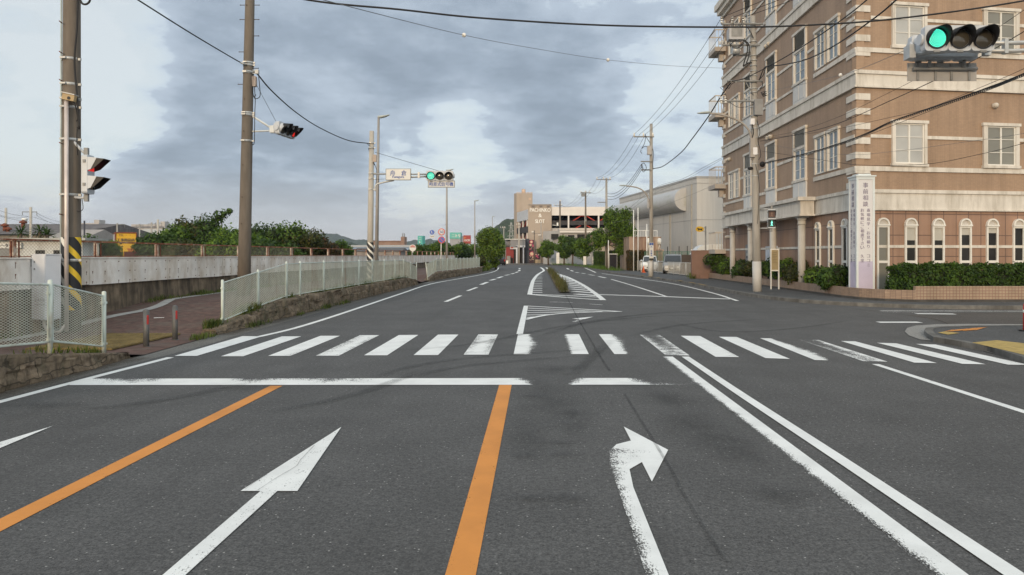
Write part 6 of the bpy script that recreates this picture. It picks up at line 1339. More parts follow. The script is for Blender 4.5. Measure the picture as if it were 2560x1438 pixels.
mb = MB(); mb.box(px_(1379), xr, PY + 8, PY + 8.3, 0, pz(538)); mb.box(px_(1379), xr, PY + .4, PY + 8, pz(538), pz(537.5)); mb.box(px_(1379), xr, PY + .5, PY + .7, pz(562.5), pz(551.5), 1); mb.box(px_(1379), xr, PY + .7, PY + 8, pz(553), pz(552), 1); mb.box(px_(1379), xr, PY + .5, PY + 1.2, 0, pz(570.5), 2)
for k in range(9): x = px_(1379) + 1.6 * k; mb.box(x, x + .8, PY + 6, PY + 7.4, pz(552), pz(547.5), 3)
mb.box(px_(1379), xr, PY + 7.6, PY + 7.8, pz(550), pz(546), 4)
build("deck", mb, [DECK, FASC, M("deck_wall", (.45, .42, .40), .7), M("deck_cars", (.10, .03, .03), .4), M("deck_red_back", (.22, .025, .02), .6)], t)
mb = MB()
for p in (1421.5, 1463.5, 1497): mb = MB(); mb.box(px_(p) - .15, px_(p) + .15, PY + .35, PY + .65, pz(571), pz(538.6)); build("column", mb, WHITEB, t)
mb = MB()
for (xa, ya, xb, yb) in ((1433, 552, 1452, 540), (1468, 540, 1488, 552), (1440, 570, 1453, 563.5), (1467, 563.5, 1480, 570), (1452, 539.5, 1468, 539.5), (1500, 552, 1520, 540)): mb.tube([(px_(xa), PY + .9, pz(ya)), (px_(xb), PY + .9, pz(yb))], .13, 5)
build("brace", mb, REDS, t)
# patterned banner column and flowery poster (plain generic dots)
t = thing("banner_column", "dark purple banner column with pink and cream round blossoms", "banner", (px_(1329), PY - 1.5, 0)); y_ = PY - 1.5; k_ = y_ / F; bx = lambda p: (p - CX) * k_; bz = lambda y: H + (HZ - y) * k_
mb = MB(); mb.box(bx(1313), bx(1322.7), y_, y_ + 2, 0, bz(597)); mb.box(bx(1322.7), bx(1336), y_ - .02, y_ + .6, 0, bz(600), 1); mb.box(bx(1336), bx(1351), y_ - .02, y_ + .3, bz(649), bz(633), 1); mb.box(bx(1336), bx(1351), y_ - .05, y_ + .3, 0, bz(649), 2); rnd = random.Random(5)
for (p, y, r, mi) in ((1328.5, 605, 2.9, 4), (1328.5, 605, 4.6, 3), (1326.5, 612.5, 2.6, 4), (1333, 614.5, 3, 3), (1329.5, 635, 4.2, 4), (1329.5, 635, 6, 3), (1325, 623, 2, 3), (1332, 643, 1.6, 4), (1342, 640, 3, 3), (1346, 637, 1.6, 4), (1340, 636, 1.4, 4), (1345, 644, 2, 3)): mb.disc((bx(p), y_ - (.06 if mi == 4 else .04), bz(y)), (1, 0, 0), (0, 0, 1), r * k_, .015, mi, 14)
for _ in range(26): p, y = rnd.uniform(1323.5, 1335.5), rnd.uniform(602, 652); mb.disc((bx(p), y_ - .035, bz(y)), (1, 0, 0), (0, 0, 1), rnd.uniform(.5, 1.2) * k_, .01, rnd.choice((3, 4, 4)), 8)
build("board", mb, [M("slate_blue", (.07, .07, .085), .7, .25, 2), M("dark_purple", (.045, .02, .035), .6), M("board_tan", (.4, .32, .22), .7), M("blossom_pink", (.42, .06, .14), .6), M("blossom_cream", (.70, .55, .40), .6)], t)
# corner shop left of it
t = thing("corner_shop", "low grey shop with a rounded corner, red walls and a white portal", "building", (px_(1290), PY - 4, 0)); y_ = PY - 4; k_ = y_ / F
mb = MB(); mb.box(bx(1276), bx(1313), y_, y_ + 6, bz(618), bz(599)); mb.tube([(bx(1276), y_ + 2.2, bz(616)), (bx(1276), y_ + 2.2, bz(599.5))], 1.05, 20); mb.box(bx(1262), bx(1276), y_ + 2, y_ + 6, 0, bz(601)); build("upper_wall", mb, M("shop_grey", (.22, .22, .23), .7, .1, .8), t)
mb = MB(); mb.box(bx(1262), bx(1313), y_ - .15, y_ + 6, bz(599), bz(597.5)); build("roof", mb, WHITE, t)
mb = MB(); mb.box(bx(1265), bx(1284), y_ + .6, y_ + 6, 0, bz(618)); mb.box(bx(1284), bx(1290), y_ + .8, y_ + 6, 0, bz(618), 1); mb.box(bx(1276), bx(1283), y_ + .5, y_ + .6, 0, bz(645), 1); mb.box(bx(1267), bx(1273), y_ + .5, y_ + .6, 0, bz(640), 2); build("red_wall", mb, [M("shop_red", (.24, .035, .032), .7, .2, 1), DECK, GALVD], t)
mb = MB(); mb.box(bx(1290), bx(1313), y_ + 1.8, y_ + 2, 0, bz(618), 1)
for a, b in ((1290, 1294), (1307, 1310)): mb.box(bx(a), bx(b), y_ - .3, y_ + .5, 0, bz(615))
mb.box(bx(1290), bx(1313), y_ - .3, y_ + .5, bz(618.5), bz(614)); mb.box(bx(1275), bx(1290), y_ + .2, y_ + .55, bz(623), bz(614)); mb.box(bx(1277), bx(1283), y_ + .15, y_ + .2, bz(621), bz(616), 2); mb.box(bx(1272), bx(1276), y_ - .1, y_ + .5, 0, bz(640), 3); build("portal", mb, [M("portal_white", (.55, .57, .62), .5), DECK, REDS, GALVD], t)
mb = MB(); mb.box(bx(1267.5), bx(1272.5), y_ - 4, y_ - 3.8, 0, bz(651)); t2 = thing("shop_board", "small white standing board on the pavement by the red shop", "sign", (bx(1270), y_ - 4, 0)); build("board", mb, WHITE, t2)
# low building in front of the decks
t = thing("low_building", "low pale building with a white fascia in front of the parking decks", "building", (px_(1420), 124, 0)); y_ = 124; k_ = y_ / F
mb = MB(); mb.box(bx(1398), bx(1500), y_, y_ + 8, 0, bz(571)); mb.prism([(bx(1359), y_ + 3), (bx(1398), y_), (bx(1398), y_ + 8), (bx(1359), y_ + 8)], 0, bz(577)); build("wall", mb, M("low_wall_grey", (.40, .39, .38), .75, .1, .7), t)
mb = MB(); mb.box(bx(1399), bx(1500), y_ - .5, y_, bz(582), bz(577)); mb.box(bx(1398), bx(1500), y_ - .2, y_, bz(575.5), bz(570.5), 1); build("fascia", mb, [WHITEB, M("fascia_beige", (.55, .50, .45), .7)], t)
mb = MB()
for a, b, c, d in ((1378, 1396, 597, 585), (1403, 1412, 650, 635), (1420, 1436, 596, 588), (1443, 1470, 600, 586)): mb.box(bx(a), bx(b), y_ - .06 if a > 1397 else y_ - .0, y_ + 3, bz(c), bz(d))
build("window", mb, GL_D, t)
mb = MB(); mb.box(bx(1376), bx(1386), y_ - 2.5, y_ - 2.4, 0, bz(646)); mb.box(bx(1390), bx(1420), y_ - 3, y_ - 2.9, 0, bz(646)); t = thing("site_fence", "pale corrugated panels standing between the roadside trees", "fence", (bx(1400), y_ - 3, 0)); build("panel", mb, M("panel_pale", (.38, .40, .38), .7, .2, 3), t)
# house behind the big tree, hedges, booth
t = thing("tiled_house", "small house with a brown tiled roof behind the big tree", "house", (P(1510, 0, 92).x, 92, 0)); a, b = P(1488, 0, 92), P(1545, 0, 92); mb = MB(); mb.box(a.x, b.x, 92, 98, 0, 3.0); build("wall", mb, M("house_wall", (.42, .38, .33), .8, .1), t)
mb = MB(); mb.add([(a.x - .4, 91.5, 3.0), (b.x + .4, 91.5, 3.0), (b.x + .4, 95, 4.3), (a.x - .4, 95, 4.3), (a.x - .4, 98.5, 3.0), (b.x + .4, 98.5, 3.0)], [(0, 1, 2, 3), (3, 2, 5, 4), (0, 3, 4), (1, 5, 2)]); build("roof", mb, M("brown_roof", (.20, .12, .085), .8, .2), t)
a = P(1571, 678, 74); hedge("block_hedge", "tall square hedge with russet top behind the white post", (a.x, 73.5, .1), (1, 0, 0), 1.75, 2.0, 2.05, LEAF_BR, 5000, .07, 5, .05)
a = P(1527, 0, 84); hedge("block_hedge", "green block hedge behind the dark booth, right of the big tree trunk", (a.x, 84, .1), (1, 0, 0), 2.1, 1.5, 2.1, LEAF_OL, 4500, .08, 6, .06)
a = P(1486, 0, 90); hedge("block_hedge", "dark tall hedge left of the big tree trunk", (a.x, 90, .1), (1, 0, 0), 1.9, 1.5, 2.0, LEAF_DK, 4000, .08, 7, .06)
t = thing("phone_booth", "dark glass booth with a pale roof edge beside the big tree", "booth", P(1533, 678, 76)); a, b = P(1523, 678, 76), P(1543, 636, 76); mb = MB(); mb.box(a.x, b.x, 76, 76.9, .1, b.z); mb.box(a.x - .03, b.x + .03, 75.96, 76.95, b.z, b.z + .06, 1)
for x in (a.x, b.x - .05): mb.box(x - .005, x + .055, 75.99, 76.05, .1, b.z, 2)
build("cabin", mb, [glass("booth_glass", (.02, .018, .022), .15), WHITE, GALVD], t)
for px, top, bot, Y, w_, lab in ((1486.5, 642, 661, 92, .34, "narrow white notice panel under the roadside trees, left of the dark hedge"), (1462, 641, 664, 98, .26, "narrow white banner panel between two roadside tree trunks"), (1394.5, 632, 661, 112, .3, "narrow white sign plate on the pavement by the pale panels")):
    c = P(px, bot, Y); t = thing("notice_sign", lab, "sign", (c.x, Y, .1), "white panels along the far pavement"); mb = MB(); mb.box(c.x - w_ / 2 * 1.6, c.x + w_ / 2 * 1.6, Y, Y + .04, c.z + .1, P(0, top, Y).z); mb.tube([(c.x, Y + .03, .1), (c.x, Y + .03, c.z + .2)], .025, 5, 1); build("board", mb, [WHITE, GALVD], t)
for px, top, Y, r, lab in ((1521, 601, 76.5, .045, "thin white pole in front of the big tree trunk"), (1410.5, 632, 115, .1, "short white post among the far roadside trees")):
    c = P(px, 0, Y); t = thing("white_pole", lab, "pole", (c.x, Y, .1)); mb = MB(); mb.tube([(c.x, Y, .1), (c.x, Y, P(0, top, Y).z)], r, 8); build("post", mb, WHITE, t)

# ---------------------------------------------------------------- trees of the right side and the bend
g = "roadside trees on the right"
b = P(1519, 0, 79)
tree("roadside_tree", "largest dark green roadside tree, with a bare trunk and two lobed crown", (b.x, 79, .1), 6.9, 1.85, 2.3, LEAF_MD, 11, 19000, .11, 20, .16, g, extra=[((-.9, 0, 3.9), .8), ((-1.3, 0, 3.3), .75), ((-.5, 0, 3.2), .8), ((-1.1, .2, 2.6), .6), ((2.3, 0, 3.7), .9), ((2.1, 0, 4.6), .95), ((1.6, 0, 5.5), .9), ((2.0, 0, 2.7), .75), ((1.2, 0, 2.1), .6), ((.2, 0, 5.9), .8), ((2.75, 0, 4.2), .6), ((1.9, 0, 1.9), .5)], top_lean=(1.9, 0))
for i, (px, top, Y, rx, z0, m, lab) in enumerate(((1465, 590, 100, 1.75, 1.1, LEAF_MD, "green roadside tree left of the largest one"), (1432, 592, 108, 1.6, 1.0, LEAF_DK, "dark green roadside tree, third from the right"), (1410, 586, 113, 1.4, 1.1, LEAF_MD, "green roadside tree beside the brown pole, fourth from the right"), (1371, 594, 118, 1.75, 1.2, LEAF_MD, "green roadside tree standing alone before the pachinko hall"), (1488, 574, 96, 1.3, 2.0, LEAF_DK, "dark roadside tree squeezed against the largest crown"))):
    b = P(px, 0, Y); tree("roadside_tree", lab, (b.x, Y, .1), P(0, top, Y).z - .1, rx * 1.08, z0, m, 20 + i, 6500, .15, 16, .13, g)
b = P(1222, 0, 84); tree("verge_tree", "big bright green tree at the bend, by the end of the fence", (b.x - .2, 84, 0), P(0, 566, 84).z, 1.75, .5, leaf('fresh_leaves', (.035, .085, .01), (.14, .23, .03), (.16, .22, .03)), 31, 12000, .11, 20, .13, None, extra=[((1.0, -.3, 3.4), .95), ((1.5, -.4, 2.8), .75), ((.2, 0, 4.3), .8), ((.9, -.3, 4.2), .7)])
b = P(1247, 0, 86); tree("verge_tree", "light green tree leaning towards the road at the bend, right of the big bright one", (b.x - .3, 86, 0), P(0, 583, 86).z, 1.0, 1.2, LEAF_LT, 32, 5000, .11, 12, .09)
b = P(1216, 677, 80); shrub("verge_bush", "round yellowish green bush at the road edge under the bend tree", (b.x, 79, 0), .85, 1.25, LEAF_LT, 33, 1800, .1)
b = P(1240, 0, 82); shrub("verge_bush", "dark green bush low beside the road at the bend tree", (b.x - .3, 85, 0), .8, 1.5, LEAF_MD, 34, 1800, .1)
b = P(1200, 0, 76); shrub("verge_bush", "dry brown bush between the fence end and the bend tree", (b.x, 78, .2), .7, 1.6, LEAF_OL, 35, 1500, .1)
b = P(1262, 0, 150); tree("verge_tree", "small green tree far off before the red shop", (b.x, 150, 0), P(0, 620, 150).z, 1.0, .9, LEAF_MD, 36, 2500, .15, 9, .1)
# row of trees behind the wall, right of the striped signal pole
g = "row of trees behind the zinc-clad wall"
for i, (px, top, Y, lab) in enumerate(((1052, 612, 84, "leftmost round tree of the row behind the wall, under the tall green sign"), (1078, 605, 88, "round tree of the row behind the wall, under the small blue road sign"), (1096, 604, 92, "round tree of the row behind the wall, left of the speed limit sign"), (1128, 604, 95, "round tree of the row behind the wall, under the wide green sign"), (1150, 606, 99, "round tree of the row behind the wall, left of the red sign"), (1172, 608, 104, "rightmost round tree of the row behind the wall, below the red sign"))):
    b = P(px, 0, Y); tree("round_tree", lab, (b.x, Y, 0), P(0, top - 2, Y).z, 1.5, .7, LEAF_MD if i % 2 else LEAF_DK, 50 + i, 4500, .13, 11, .1, g)
# bushy trees behind the wall on the left
g = "bushy trees behind the wall on the left"
mats_ = [LEAF_DK, LEAF_MD, LEAF_DK, LEAF_MD, LEAF_OL]
for i, (px, top, Y, rx, lab) in enumerate(((222, 592, 42, 1.3, "low dark bush tree just right of the striped pole"), (262, 606, 44, 1.1, "low dark bush tree in front of the yellow cabin"), (388, 580, 46, 1.3, "leftmost bush tree of the thicket, right of the yellow cabin"), (430, 563, 48, 1.5, "bush tree of the thicket with a sloping left shoulder"), (478, 548, 50, 1.7, "broad dark tree of the thicket left of its highest sprig"), (528, 540, 50, 1.7, "tallest tree of the thicket, with a sprig leaning right"),
                                           (585, 562, 47, 1.6, "bush tree of the thicket just left of the tall brown pole"), (648, 556, 50, 1.7, "bush tree of the thicket just right of the tall brown pole"), (700, 556, 52, 1.8, "rounded tree on the thicket's right crest"), (748, 572, 52, 1.7, "vine covered bush tree right of the thicket's crest"), (795, 590, 54, 1.6, "russet bush tree low on the thicket's right slope"), (838, 606, 56, 1.4, "last low bush tree at the thicket's right end"), (620, 600, 44, 1.4, "low front bush behind the tall brown pole"), (545, 596, 44, 1.5, "low front bush below the highest sprig"), (460, 600, 44, 1.4, "low front bush below the sloping shoulder"), (700, 605, 45, 1.5, "low front bush under the rounded crest tree"))):
    b = P(px, 0, Y); ex = [((.9, 0, P(0, 532, 50).z - .1), .32), ((1.25, 0, P(0, 527, 50).z), .25), ((.5, 0, P(0, 545, 50).z), .5)] if px == 528 else ()
    tree("thicket_tree", lab, (b.x, Y, 0), P(0, top - 5, Y).z, rx * 1.22, .4, mats_[i % 5] if px not in (795,) else LEAF_BR, 70 + i, 8000, .11, 16, .1, g, extra=ex)
# ---------------------------------------------------------------- utility poles R2.. on the right
def rpole(label, px, Y, top, base_r, arm, mat, extra=None, z0=.1):
    x = (px - CX) * Y / F; t = thing("utility_pole", label, "utility pole", (x, Y, z0), "concrete utility poles on the right"); zt = P(0, top, Y).z; mb = MB(); mb.tube([(x, Y, z0), (x, Y, zt)], [base_r, base_r * .65], 14); build("shaft", mb, mat, t)
    mb = MB()
    for (xa, xb, py) in arm: mb.tube([P(xa, py, Y - .15), P(xb, py, Y - .15)], .05, 5, smooth=False)
    build("crossarm", mb, GALVD, t); mb = MB()
    for (xa, xb, py) in arm[:1]:
        for k in range(3): p = P(lerp(xa + .5, xb - 3, k / 2), py, Y - .15); mb.tube([p, p + Vector((0, 0, .3))], [.07, .05], 8)
    build("insulator", mb, INSUL, t); return t
t = rpole("grey concrete utility pole with a curved lamp arm beside the parking lot", 1628, 55, 310, .17, [(1585, 1635, 342), (1602, 1630, 404), (1602, 1628, 425), (1603, 1606, 414)], POLEG)
q2 = lambda px, py, d=-.2: P(px, py, 55 + d)
mb = MB(); mb.rbox(q2(1618, 0).x, q2(1629, 0).x, 54.7, 54.95, P(0, 388, 55).z, P(0, 366, 55).z, .05); mb.rbox(q2(1618, 0).x, q2(1621, 0).x, 54.7, 54.9, P(0, 522, 55).z, P(0, 498, 55).z, .03); build("transformer_box", mb, M("switch_grey", (.42, .42, .43)), t)
mb = MB(); mb.tube(catmull([q2(1625, 520), q2(1622, 500), q2(1613, 482), q2(1595, 470), q2(1568, 465), q2(1560, 464)]), .05, 8); build("lamp_arm", mb, M("lamp_arm_paint", (.34, .31, .28)), t)
mb = MB(); c = q2(1558, 464); mb.ball(c, .2, 0, 12, 8, (1.6, .6, .28)); build("lamp_head", mb, M("lamp_head", (.42, .46, .45)), t)
mb = MB()
for l in (((1614, 336), (1612, 356), (1604, 372)), ((1604, 372), (1612, 366), (1620, 368)), ((1604, 412), (1610, 424), (1624, 424)), ((1604, 416), (1608, 430), (1616, 420), (1610, 408), (1604, 412)), ((1614, 340), (1620, 350), (1625, 357)), ((1632, 372), (1634, 385), (1632, 410), (1633, 424)), ((1603, 374), (1602, 380), (1605, 384))): mb.tube(catmull([q2(*p) for p in l]), .022, 5)
build("cable_loop", mb, CABLE, t)
mb = MB(); c = q2(1628.5, 625, -.21); mb.box(c.x - .16, c.x + .16, c.y - .01, c.y + .02, P(0, 646, 55).z, P(0, 607, 55).z); mb.box(c.x - .15, c.x + .15, c.y - .02, c.y - .01, P(0, 613.5, 55).z, P(0, 607.5, 55).z, 1); mb.box(c.x - .15, c.x + .15, c.y - .03, c.y + .03, P(0, 650, 55).z, P(0, 646.3, 55).z, 2); pl = build("sign_plate", mb, [WHITEF, INKB, BLACK], t); mb = MB()
for i, ch in enumerate("内・胃腸科"): put_text(mb, ch, (c.x, c.y - .018, P(0, 617.5 + 5.4 * i, 55).z), (1, 0, 0), (0, 0, 1), height=.13 if ch != "・" else .03, bold=.006)
put_text(mb, "ら", (c.x, c.y - .026, P(0, 610.5, 55).z), (1, 0, 0), (0, 0, 1), height=.1, mi=1); build("lettering", mb, [INKB, WHITEF], pl)
mb = MB(); x = q2(1628, 0).x; mb.tube([(x, 55, .1), (x, 55, P(0, 652, 55).z)], .185, 14); build("sleeve", mb, M("pole_sleeve", (.50, .49, .47)), t)
rpole("grey concrete utility pole behind the big tree crown, second beyond the lamp pole", 1516, 80, 445, .17, [(1492, 1528, 449), (1494, 1516, 506)], POLEG)
t = rpole("dark utility pole with a lattice top in front of the white parking deck", 1464, 105, 478, .17, [(1452, 1477, 482)], POLEC)
mb = MB(); c = P(1458, 488, 104.8)
for k in range(6): a, b = P(1452 + 2 * k, 480, 104.8), P(1454 + 2 * k, 490, 104.8); mb.tube([a, b], .05, 4)
mb.tube([P(1453, 490, 104.8), P(1466, 490, 104.8)], .07, 5); mb.rbox(P(1455, 0, 105).x, P(1461, 0, 105).x, 104.5, 104.9, P(0, 492, 105).z, P(0, 484, 105).z, .05); mb.rbox(P(1462.5, 0, 105).x, P(1466, 0, 105).x, 104.6, 104.85, P(0, 554, 105).z, P(0, 549, 105).z, .04); build("bracket", mb, GALVD, t)
t = rpole("dark utility pole with a rooftop cap among the far trees", 1400, 125, 503, .19, [(1385, 1406, 514)], POLEC); mb = MB(); mb.tube([P(1401, 503, 125), P(1401, 500, 125)], .14, 8); mb.rbox(P(1392, 0, 124).x, P(1396, 0, 124).x, 124.4, 124.9, P(0, 565, 125).z, P(0, 557, 125).z, .05); mb.tube([P(1381, 563, 124.8), P(1397, 564, 124.8)], .05, 5); build("lamp", mb, [WHITE], t)
rpole("thin brown utility pole against the beige hall wall", 1352.5, 136, 555, .13, [(1346, 1354, 590)], POLEG)
t = rpole("dark short utility pole with small insulators beside the banner column", 1336, 135, 576, .15, [(1329, 1336, 582), (1330, 1336, 585)], POLEC)
rpole("light grey utility pole in front of the corner shop", 1297.5, 133, 556, .15, [(1291, 1303, 563)], POLEL, z0=0)
rpole("thin utility pole left of the corner shop, under the dark hill", 1259.5, 142, 567, .13, [(1251, 1265, 570)], POLEG, z0=0)
rpole("white-based thin pole behind the bend, left of the red shop", 1257, 170, 603, .16, [(1254, 1260, 606)], POLEL, z0=0)

# ---------------------------------------------------------------- overhead cables
CAB = [("thick black cable sagging across the whole top of the picture", [(480, -62, 11), (770, 0, 11.3), (1000, 24, 11.6), (1200, 45, 12), (1500, 63, 12.4), (1800, 68, 12.8), (2000, 64, 13), (2240, 47, 13.2), (2560, 2, 13.4), (2900, -70, 13.6)], .016, CABLE),
 ("thin grey wire with two round beads, running to the crowded grey pole", [(740, -22, 9), (820, 3, 10), (1160, 88, 16), (1340, 122, 20), (1520, 150, 24), (1700, 166, 28.5), (1886, 173, 31.9)], .006, CABLEG),
 ("black twisted cable dropping from the top edge to the tall brown pole", [(200, -92, 13.5), (345, 0, 16), (480, 85, 19), (588, 149, 21.9), (606, 158, 22.2)], .019, CABLE),
 ("black twisted cable from the tall brown pole down to the striped signal pole", [(640, 181, 22.1), (680, 228, 24), (740, 281, 27), (800, 320, 30), (870, 351, 34), (923, 359, 36.9)], .022, CABLE),
 ("thick dark cable dropping from the crowded grey pole to the lamp pole", [(1830, 203, 31.8), (1803, 240, 33), (1772, 290, 37), (1729, 349, 43), (1702, 382, 47), (1659, 415, 52), (1633, 422, 54.9)], .03, CABLE),
 ("black cable fanning from the grey pole to the top edge, upper of two", [(1822, 204, 31.7), (1861, 196, 30.5), (1942, 155, 27.5), (2021, 107, 24.5), (2097, 55, 22), (2160, 6, 20), (2230, -60, 18)], .02, CABLE),
 ("twisted black cable fanning from the grey pole to the top edge, lower of two", [(1898, 200, 31.8), (1906, 180, 31), (1916, 166, 30), (1951, 163, 28.5), (2015, 149, 25.5), (2090, 112, 22), (2188, 44, 18.5), (2245, -4, 17), (2320, -70, 15.5)], .022, CABLE),
 ("thick cable bundle rising from the grey pole across the tan facade to the right edge", [(1904, 409, 31.7), (1998, 388, 28.5), (2080, 365, 26), (2160, 336, 23.5), (2228, 304, 22), (2345, 264, 19.5), (2465, 221, 17.5), (2560, 184, 16), (2800, 80, 13)], .017, CABLE),
 ("slender black wire just under the cable bundle on the facade", [(1904, 411, 31.7), (2000, 391, 28.4), (2090, 366, 25.6), (2180, 334, 22.9), (2345, 270, 19.4), (2465, 228, 17.4), (2560, 190, 15.9), (2800, 92, 12.9)], .007, CABLE),
 ("slender black wire joining the cable bundle from below", [(1904, 346, 31.7), (2000, 337, 28), (2100, 321, 25), (2220, 295, 22), (2320, 271, 20), (2465, 213, 17.4), (2560, 172, 16), (2800, 60, 13)], .006, CABLE),
 ("black wire passing behind the traffic light plate to the right edge", [(1901, 353, 31.7), (2000, 335, 27.5), (2100, 307, 24), (2230, 250, 20.5), (2347, 196, 18), (2445, 145, 16.5), (2560, 79, 15), (2750, -40, 13)], .011, CABLE),
 ("thin black wire crossing above the white traffic light housing", [(1901, 346, 31.7), (2000, 326, 27.5), (2100, 291, 24), (2200, 243, 21), (2293, 196, 19), (2400, 130, 17), (2500, 66, 15.5), (2640, -30, 14)], .006, CABLE),
 ("thin drooping black wire low across the facade windows", [(1904, 378, 31.7), (2000, 392, 29), (2100, 407, 26.2), (2158, 413, 25), (2310, 411, 22), (2440, 388, 20), (2560, 358, 18), (2750, 300, 16)], .007, CABLE),
 ("faint light wire crossing the lowest facade windows", [(1904, 360, 31.7), (2100, 386, 27), (2240, 378, 24), (2400, 357, 21), (2560, 334, 18.5), (2750, 300, 16)], .005, CABLEG),
 ("thin stay wire with a bead from the grey pole to the white traffic light", [(1904, 231, 31.7), (2000, 212, 25), (2101, 188, 19), (2160, 169, 15.5), (2258, 128, 12.4)], .005, CABLEG),
 ("upper of two wires leaving the tan building's back corner past the warehouse", [(1822, 386, 49.5), (1760, 418, 54), (1707, 447, 60), (1636, 471, 70), (1567, 526, 79)], .014, CABLEG),
 ("lower of two wires leaving the tan building's back corner past the warehouse", [(1822, 389, 49.6), (1760, 424, 54), (1707, 453, 60), (1636, 484, 70), (1570, 529, 79)], .012, CABLEG),
 ("long faint wire crossing the warehouse front from the balcony to the far pole", [(1815, 450, 50), (1745, 480, 56), (1660, 514, 64), (1580, 546, 72), (1518, 560, 79.8)], .01, CABLEG)]
for lab, pts, r, m in CAB:
    mb = MB(); q = catmull([P(*p) for p in pts], 8)
    off = lambda p: p[1] < -10 or p[0] > 2600                           # run on to the next pole, out of the picture
    if off(pts[0]): q = [q[0] + (q[0] - q[1]).normalized() * 22] + q
    if off(pts[-1]): q = q + [q[-1] + (q[-1] - q[-2]).normalized() * 22]
    mb.tube(q, r, 6)
    if 'bead' in lab:
        for p in (pts[2], pts[4]) if 'two round' in lab else (pts[2],): mb.ball(P(*p), .05 if p[2] < 20 else .06, 1, 10, 7)
    if 'bundle rising' in lab:
        for i in range(len(q) - 1):
            for s_ in range(3): p = q[i].lerp(q[i + 1], s_ / 3); mb.cbox(p - Vector((0, 0, .03)), (.02, .03, .05), 0)
    build("overhead_cable", mb, [m, INSUL], None, lab, "cable", "overhead cables", loc=q[0])
def span(label, a, b, sag, r, m=CABLE, grp="overhead cables", n=14):
    mb = MB(); pts = [a.lerp(b, i / n) - Vector((0, 0, 4 * sag * (i / n) * (1 - i / n))) for i in range(n + 1)]; mb.tube(pts, r, 5); build("overhead_cable", mb, m, None, label, "cable", grp, loc=a)
nm3 = ("left", "middle", "right")
for k in range(3):
    a = q1([1804, 1831, 1858][k], 44, -.2); b = P([1586, 1600, 1614][k], 335, 54.85)
    span("%s wire of the three between the grey pole top and the lamp pole" % nm3[k], a, b, .5, .011, CABLE)
    c = Vector((18 + 1.2 * k, 11 + .4 * k, 12.3)); span("%s wire of the three rising from the grey pole top to the top edge" % nm3[k], a, c, .2, .013, CABLE)
    d = P([1493, 1505, 1526][k], 444, 79.85); span("%s wire of the three high ones between the lamp pole and the next pole" % nm3[k], b, d, .7, .012, CABLE)
    e = P([1453, 1464, 1476][k], 481, 104.8); span("%s wire of the three between the second and the lattice topped pole" % nm3[k], d, e, .8, .014, CABLEG)
    f_ = P([1387, 1396, 1404][k], 514, 124.8); span("%s wire of the three beyond the lattice topped pole" % nm3[k], e, f_, 1.0, .016, CABLEG)
    span("%s wire of the three low ones between the lamp pole and the next pole" % nm3[k], P(1604, 410 + 7 * k, 54.8), P(1519, 484 + 7 * k, 79.8), .75, .02, CABLE)
span("slack grey wire from the dark short pole to the dark capped pole", P(1336, 584, 134.8), P(1400, 560, 124.9), .5, .02, CABLEG); span("low grey wire from the hall pole to the far capped pole", P(1352, 600, 135.8), P(1400, 575, 124.9), .4, .02, CABLEG)

# ---------------------------------------------------------------- left background
def blockbuilding(name, label, cat, x0, x1, y0, y1, h, wall, roofm=None, pitch=0, over=.4, z0=0):
    t = thing(name, label, cat, ((x0 + x1) / 2, y0, z0)); mb = MB(); mb.box(x0, x1, y0, y1, z0, h); build("wall", mb, wall, t); mb = MB()
    if pitch:
        ym = (y0 + y1) / 2; mb.add([(x0 - over, y0 - over, h), (x1 + over, y0 - over, h), (x1 + over, ym, h + pitch), (x0 - over, ym, h + pitch), (x0 - over, y1 + over, h), (x1 + over, y1 + over, h)], [(0, 1, 2, 3), (3, 2, 5, 4), (0, 3, 4), (1, 5, 2)])
    else: mb.box(x0 - over, x1 + over, y0 - over, y1 + over, h, h + .12)
    build("roof", mb, roofm or SLATE, t); return t
PW = M("workshop_white", (.55, .56, .55), .7, .06, 1, dirt=(.35, .34, .32), dirt_amt=.3)
lx = lambda p, Y: (p - CX) * Y / F
t = blockbuilding("workshop", "low pale grey workshop with a lettered white signboard behind the rusty railing", "building", lx(-180, 40), lx(206, 40), 40, 41.4, 2.55, PW, M("flat_roof_grey", (.40, .40, .38), .7))
mb = MB()
for p in (101, 146): mb = MB(); mb.box(lx(p - 11, 40), lx(p + 11, 40), 39.95, 40, 1.78, 2.0); build("window", mb, GL_D, t)
mb = MB(); mb.box(lx(-120, 40), lx(57, 40), 39.85, 39.98, P(0, 621, 40).z, P(0, 607, 40).z); s_ = build("signboard", mb, WHITEF, t); mb = MB(); put_text(mb, "モータース", (lx(22, 40), 39.84, P(0, 614, 40).z), (1, 0, 0), (0, 0, 1), height=.2, bold=.012); build("lettering", mb, INK, s_)
mb = MB(); mb.box(lx(-120, 40), lx(40, 40), 39.9, 39.99, .2, P(0, 622, 40).z); build("shutter", mb, M("shutter_grey", (.20, .20, .2), .6), t)
t = blockbuilding("dark_roofed_shed", "long shed with a dark sagging roof and rusty roof vents", "building", lx(-400, 90), lx(168, 90), 90, 112, 4.3, M("shed_wall", (.22, .2, .18), .8), M("shed_roof", (.115, .10, .098), .85, .25, .5, vs=(1, 3, 1), dirt=(.22, .20, .18), dirt_amt=.4), 1.75, .8)
for p, y in ((12, 568), (20, 577), (58, 560)): c = P(p, y, 92); mb = MB(); mb.tube([c - Vector((0, 0, .5)), c + Vector((0, 0, .1))], .22, 10); mb.tube([c + Vector((0, 0, .1)), c + Vector((0, 0, .3)), c + Vector((0, 0, .5))], [.45, .42, .1], 10); build("vent", mb, RUST, t)
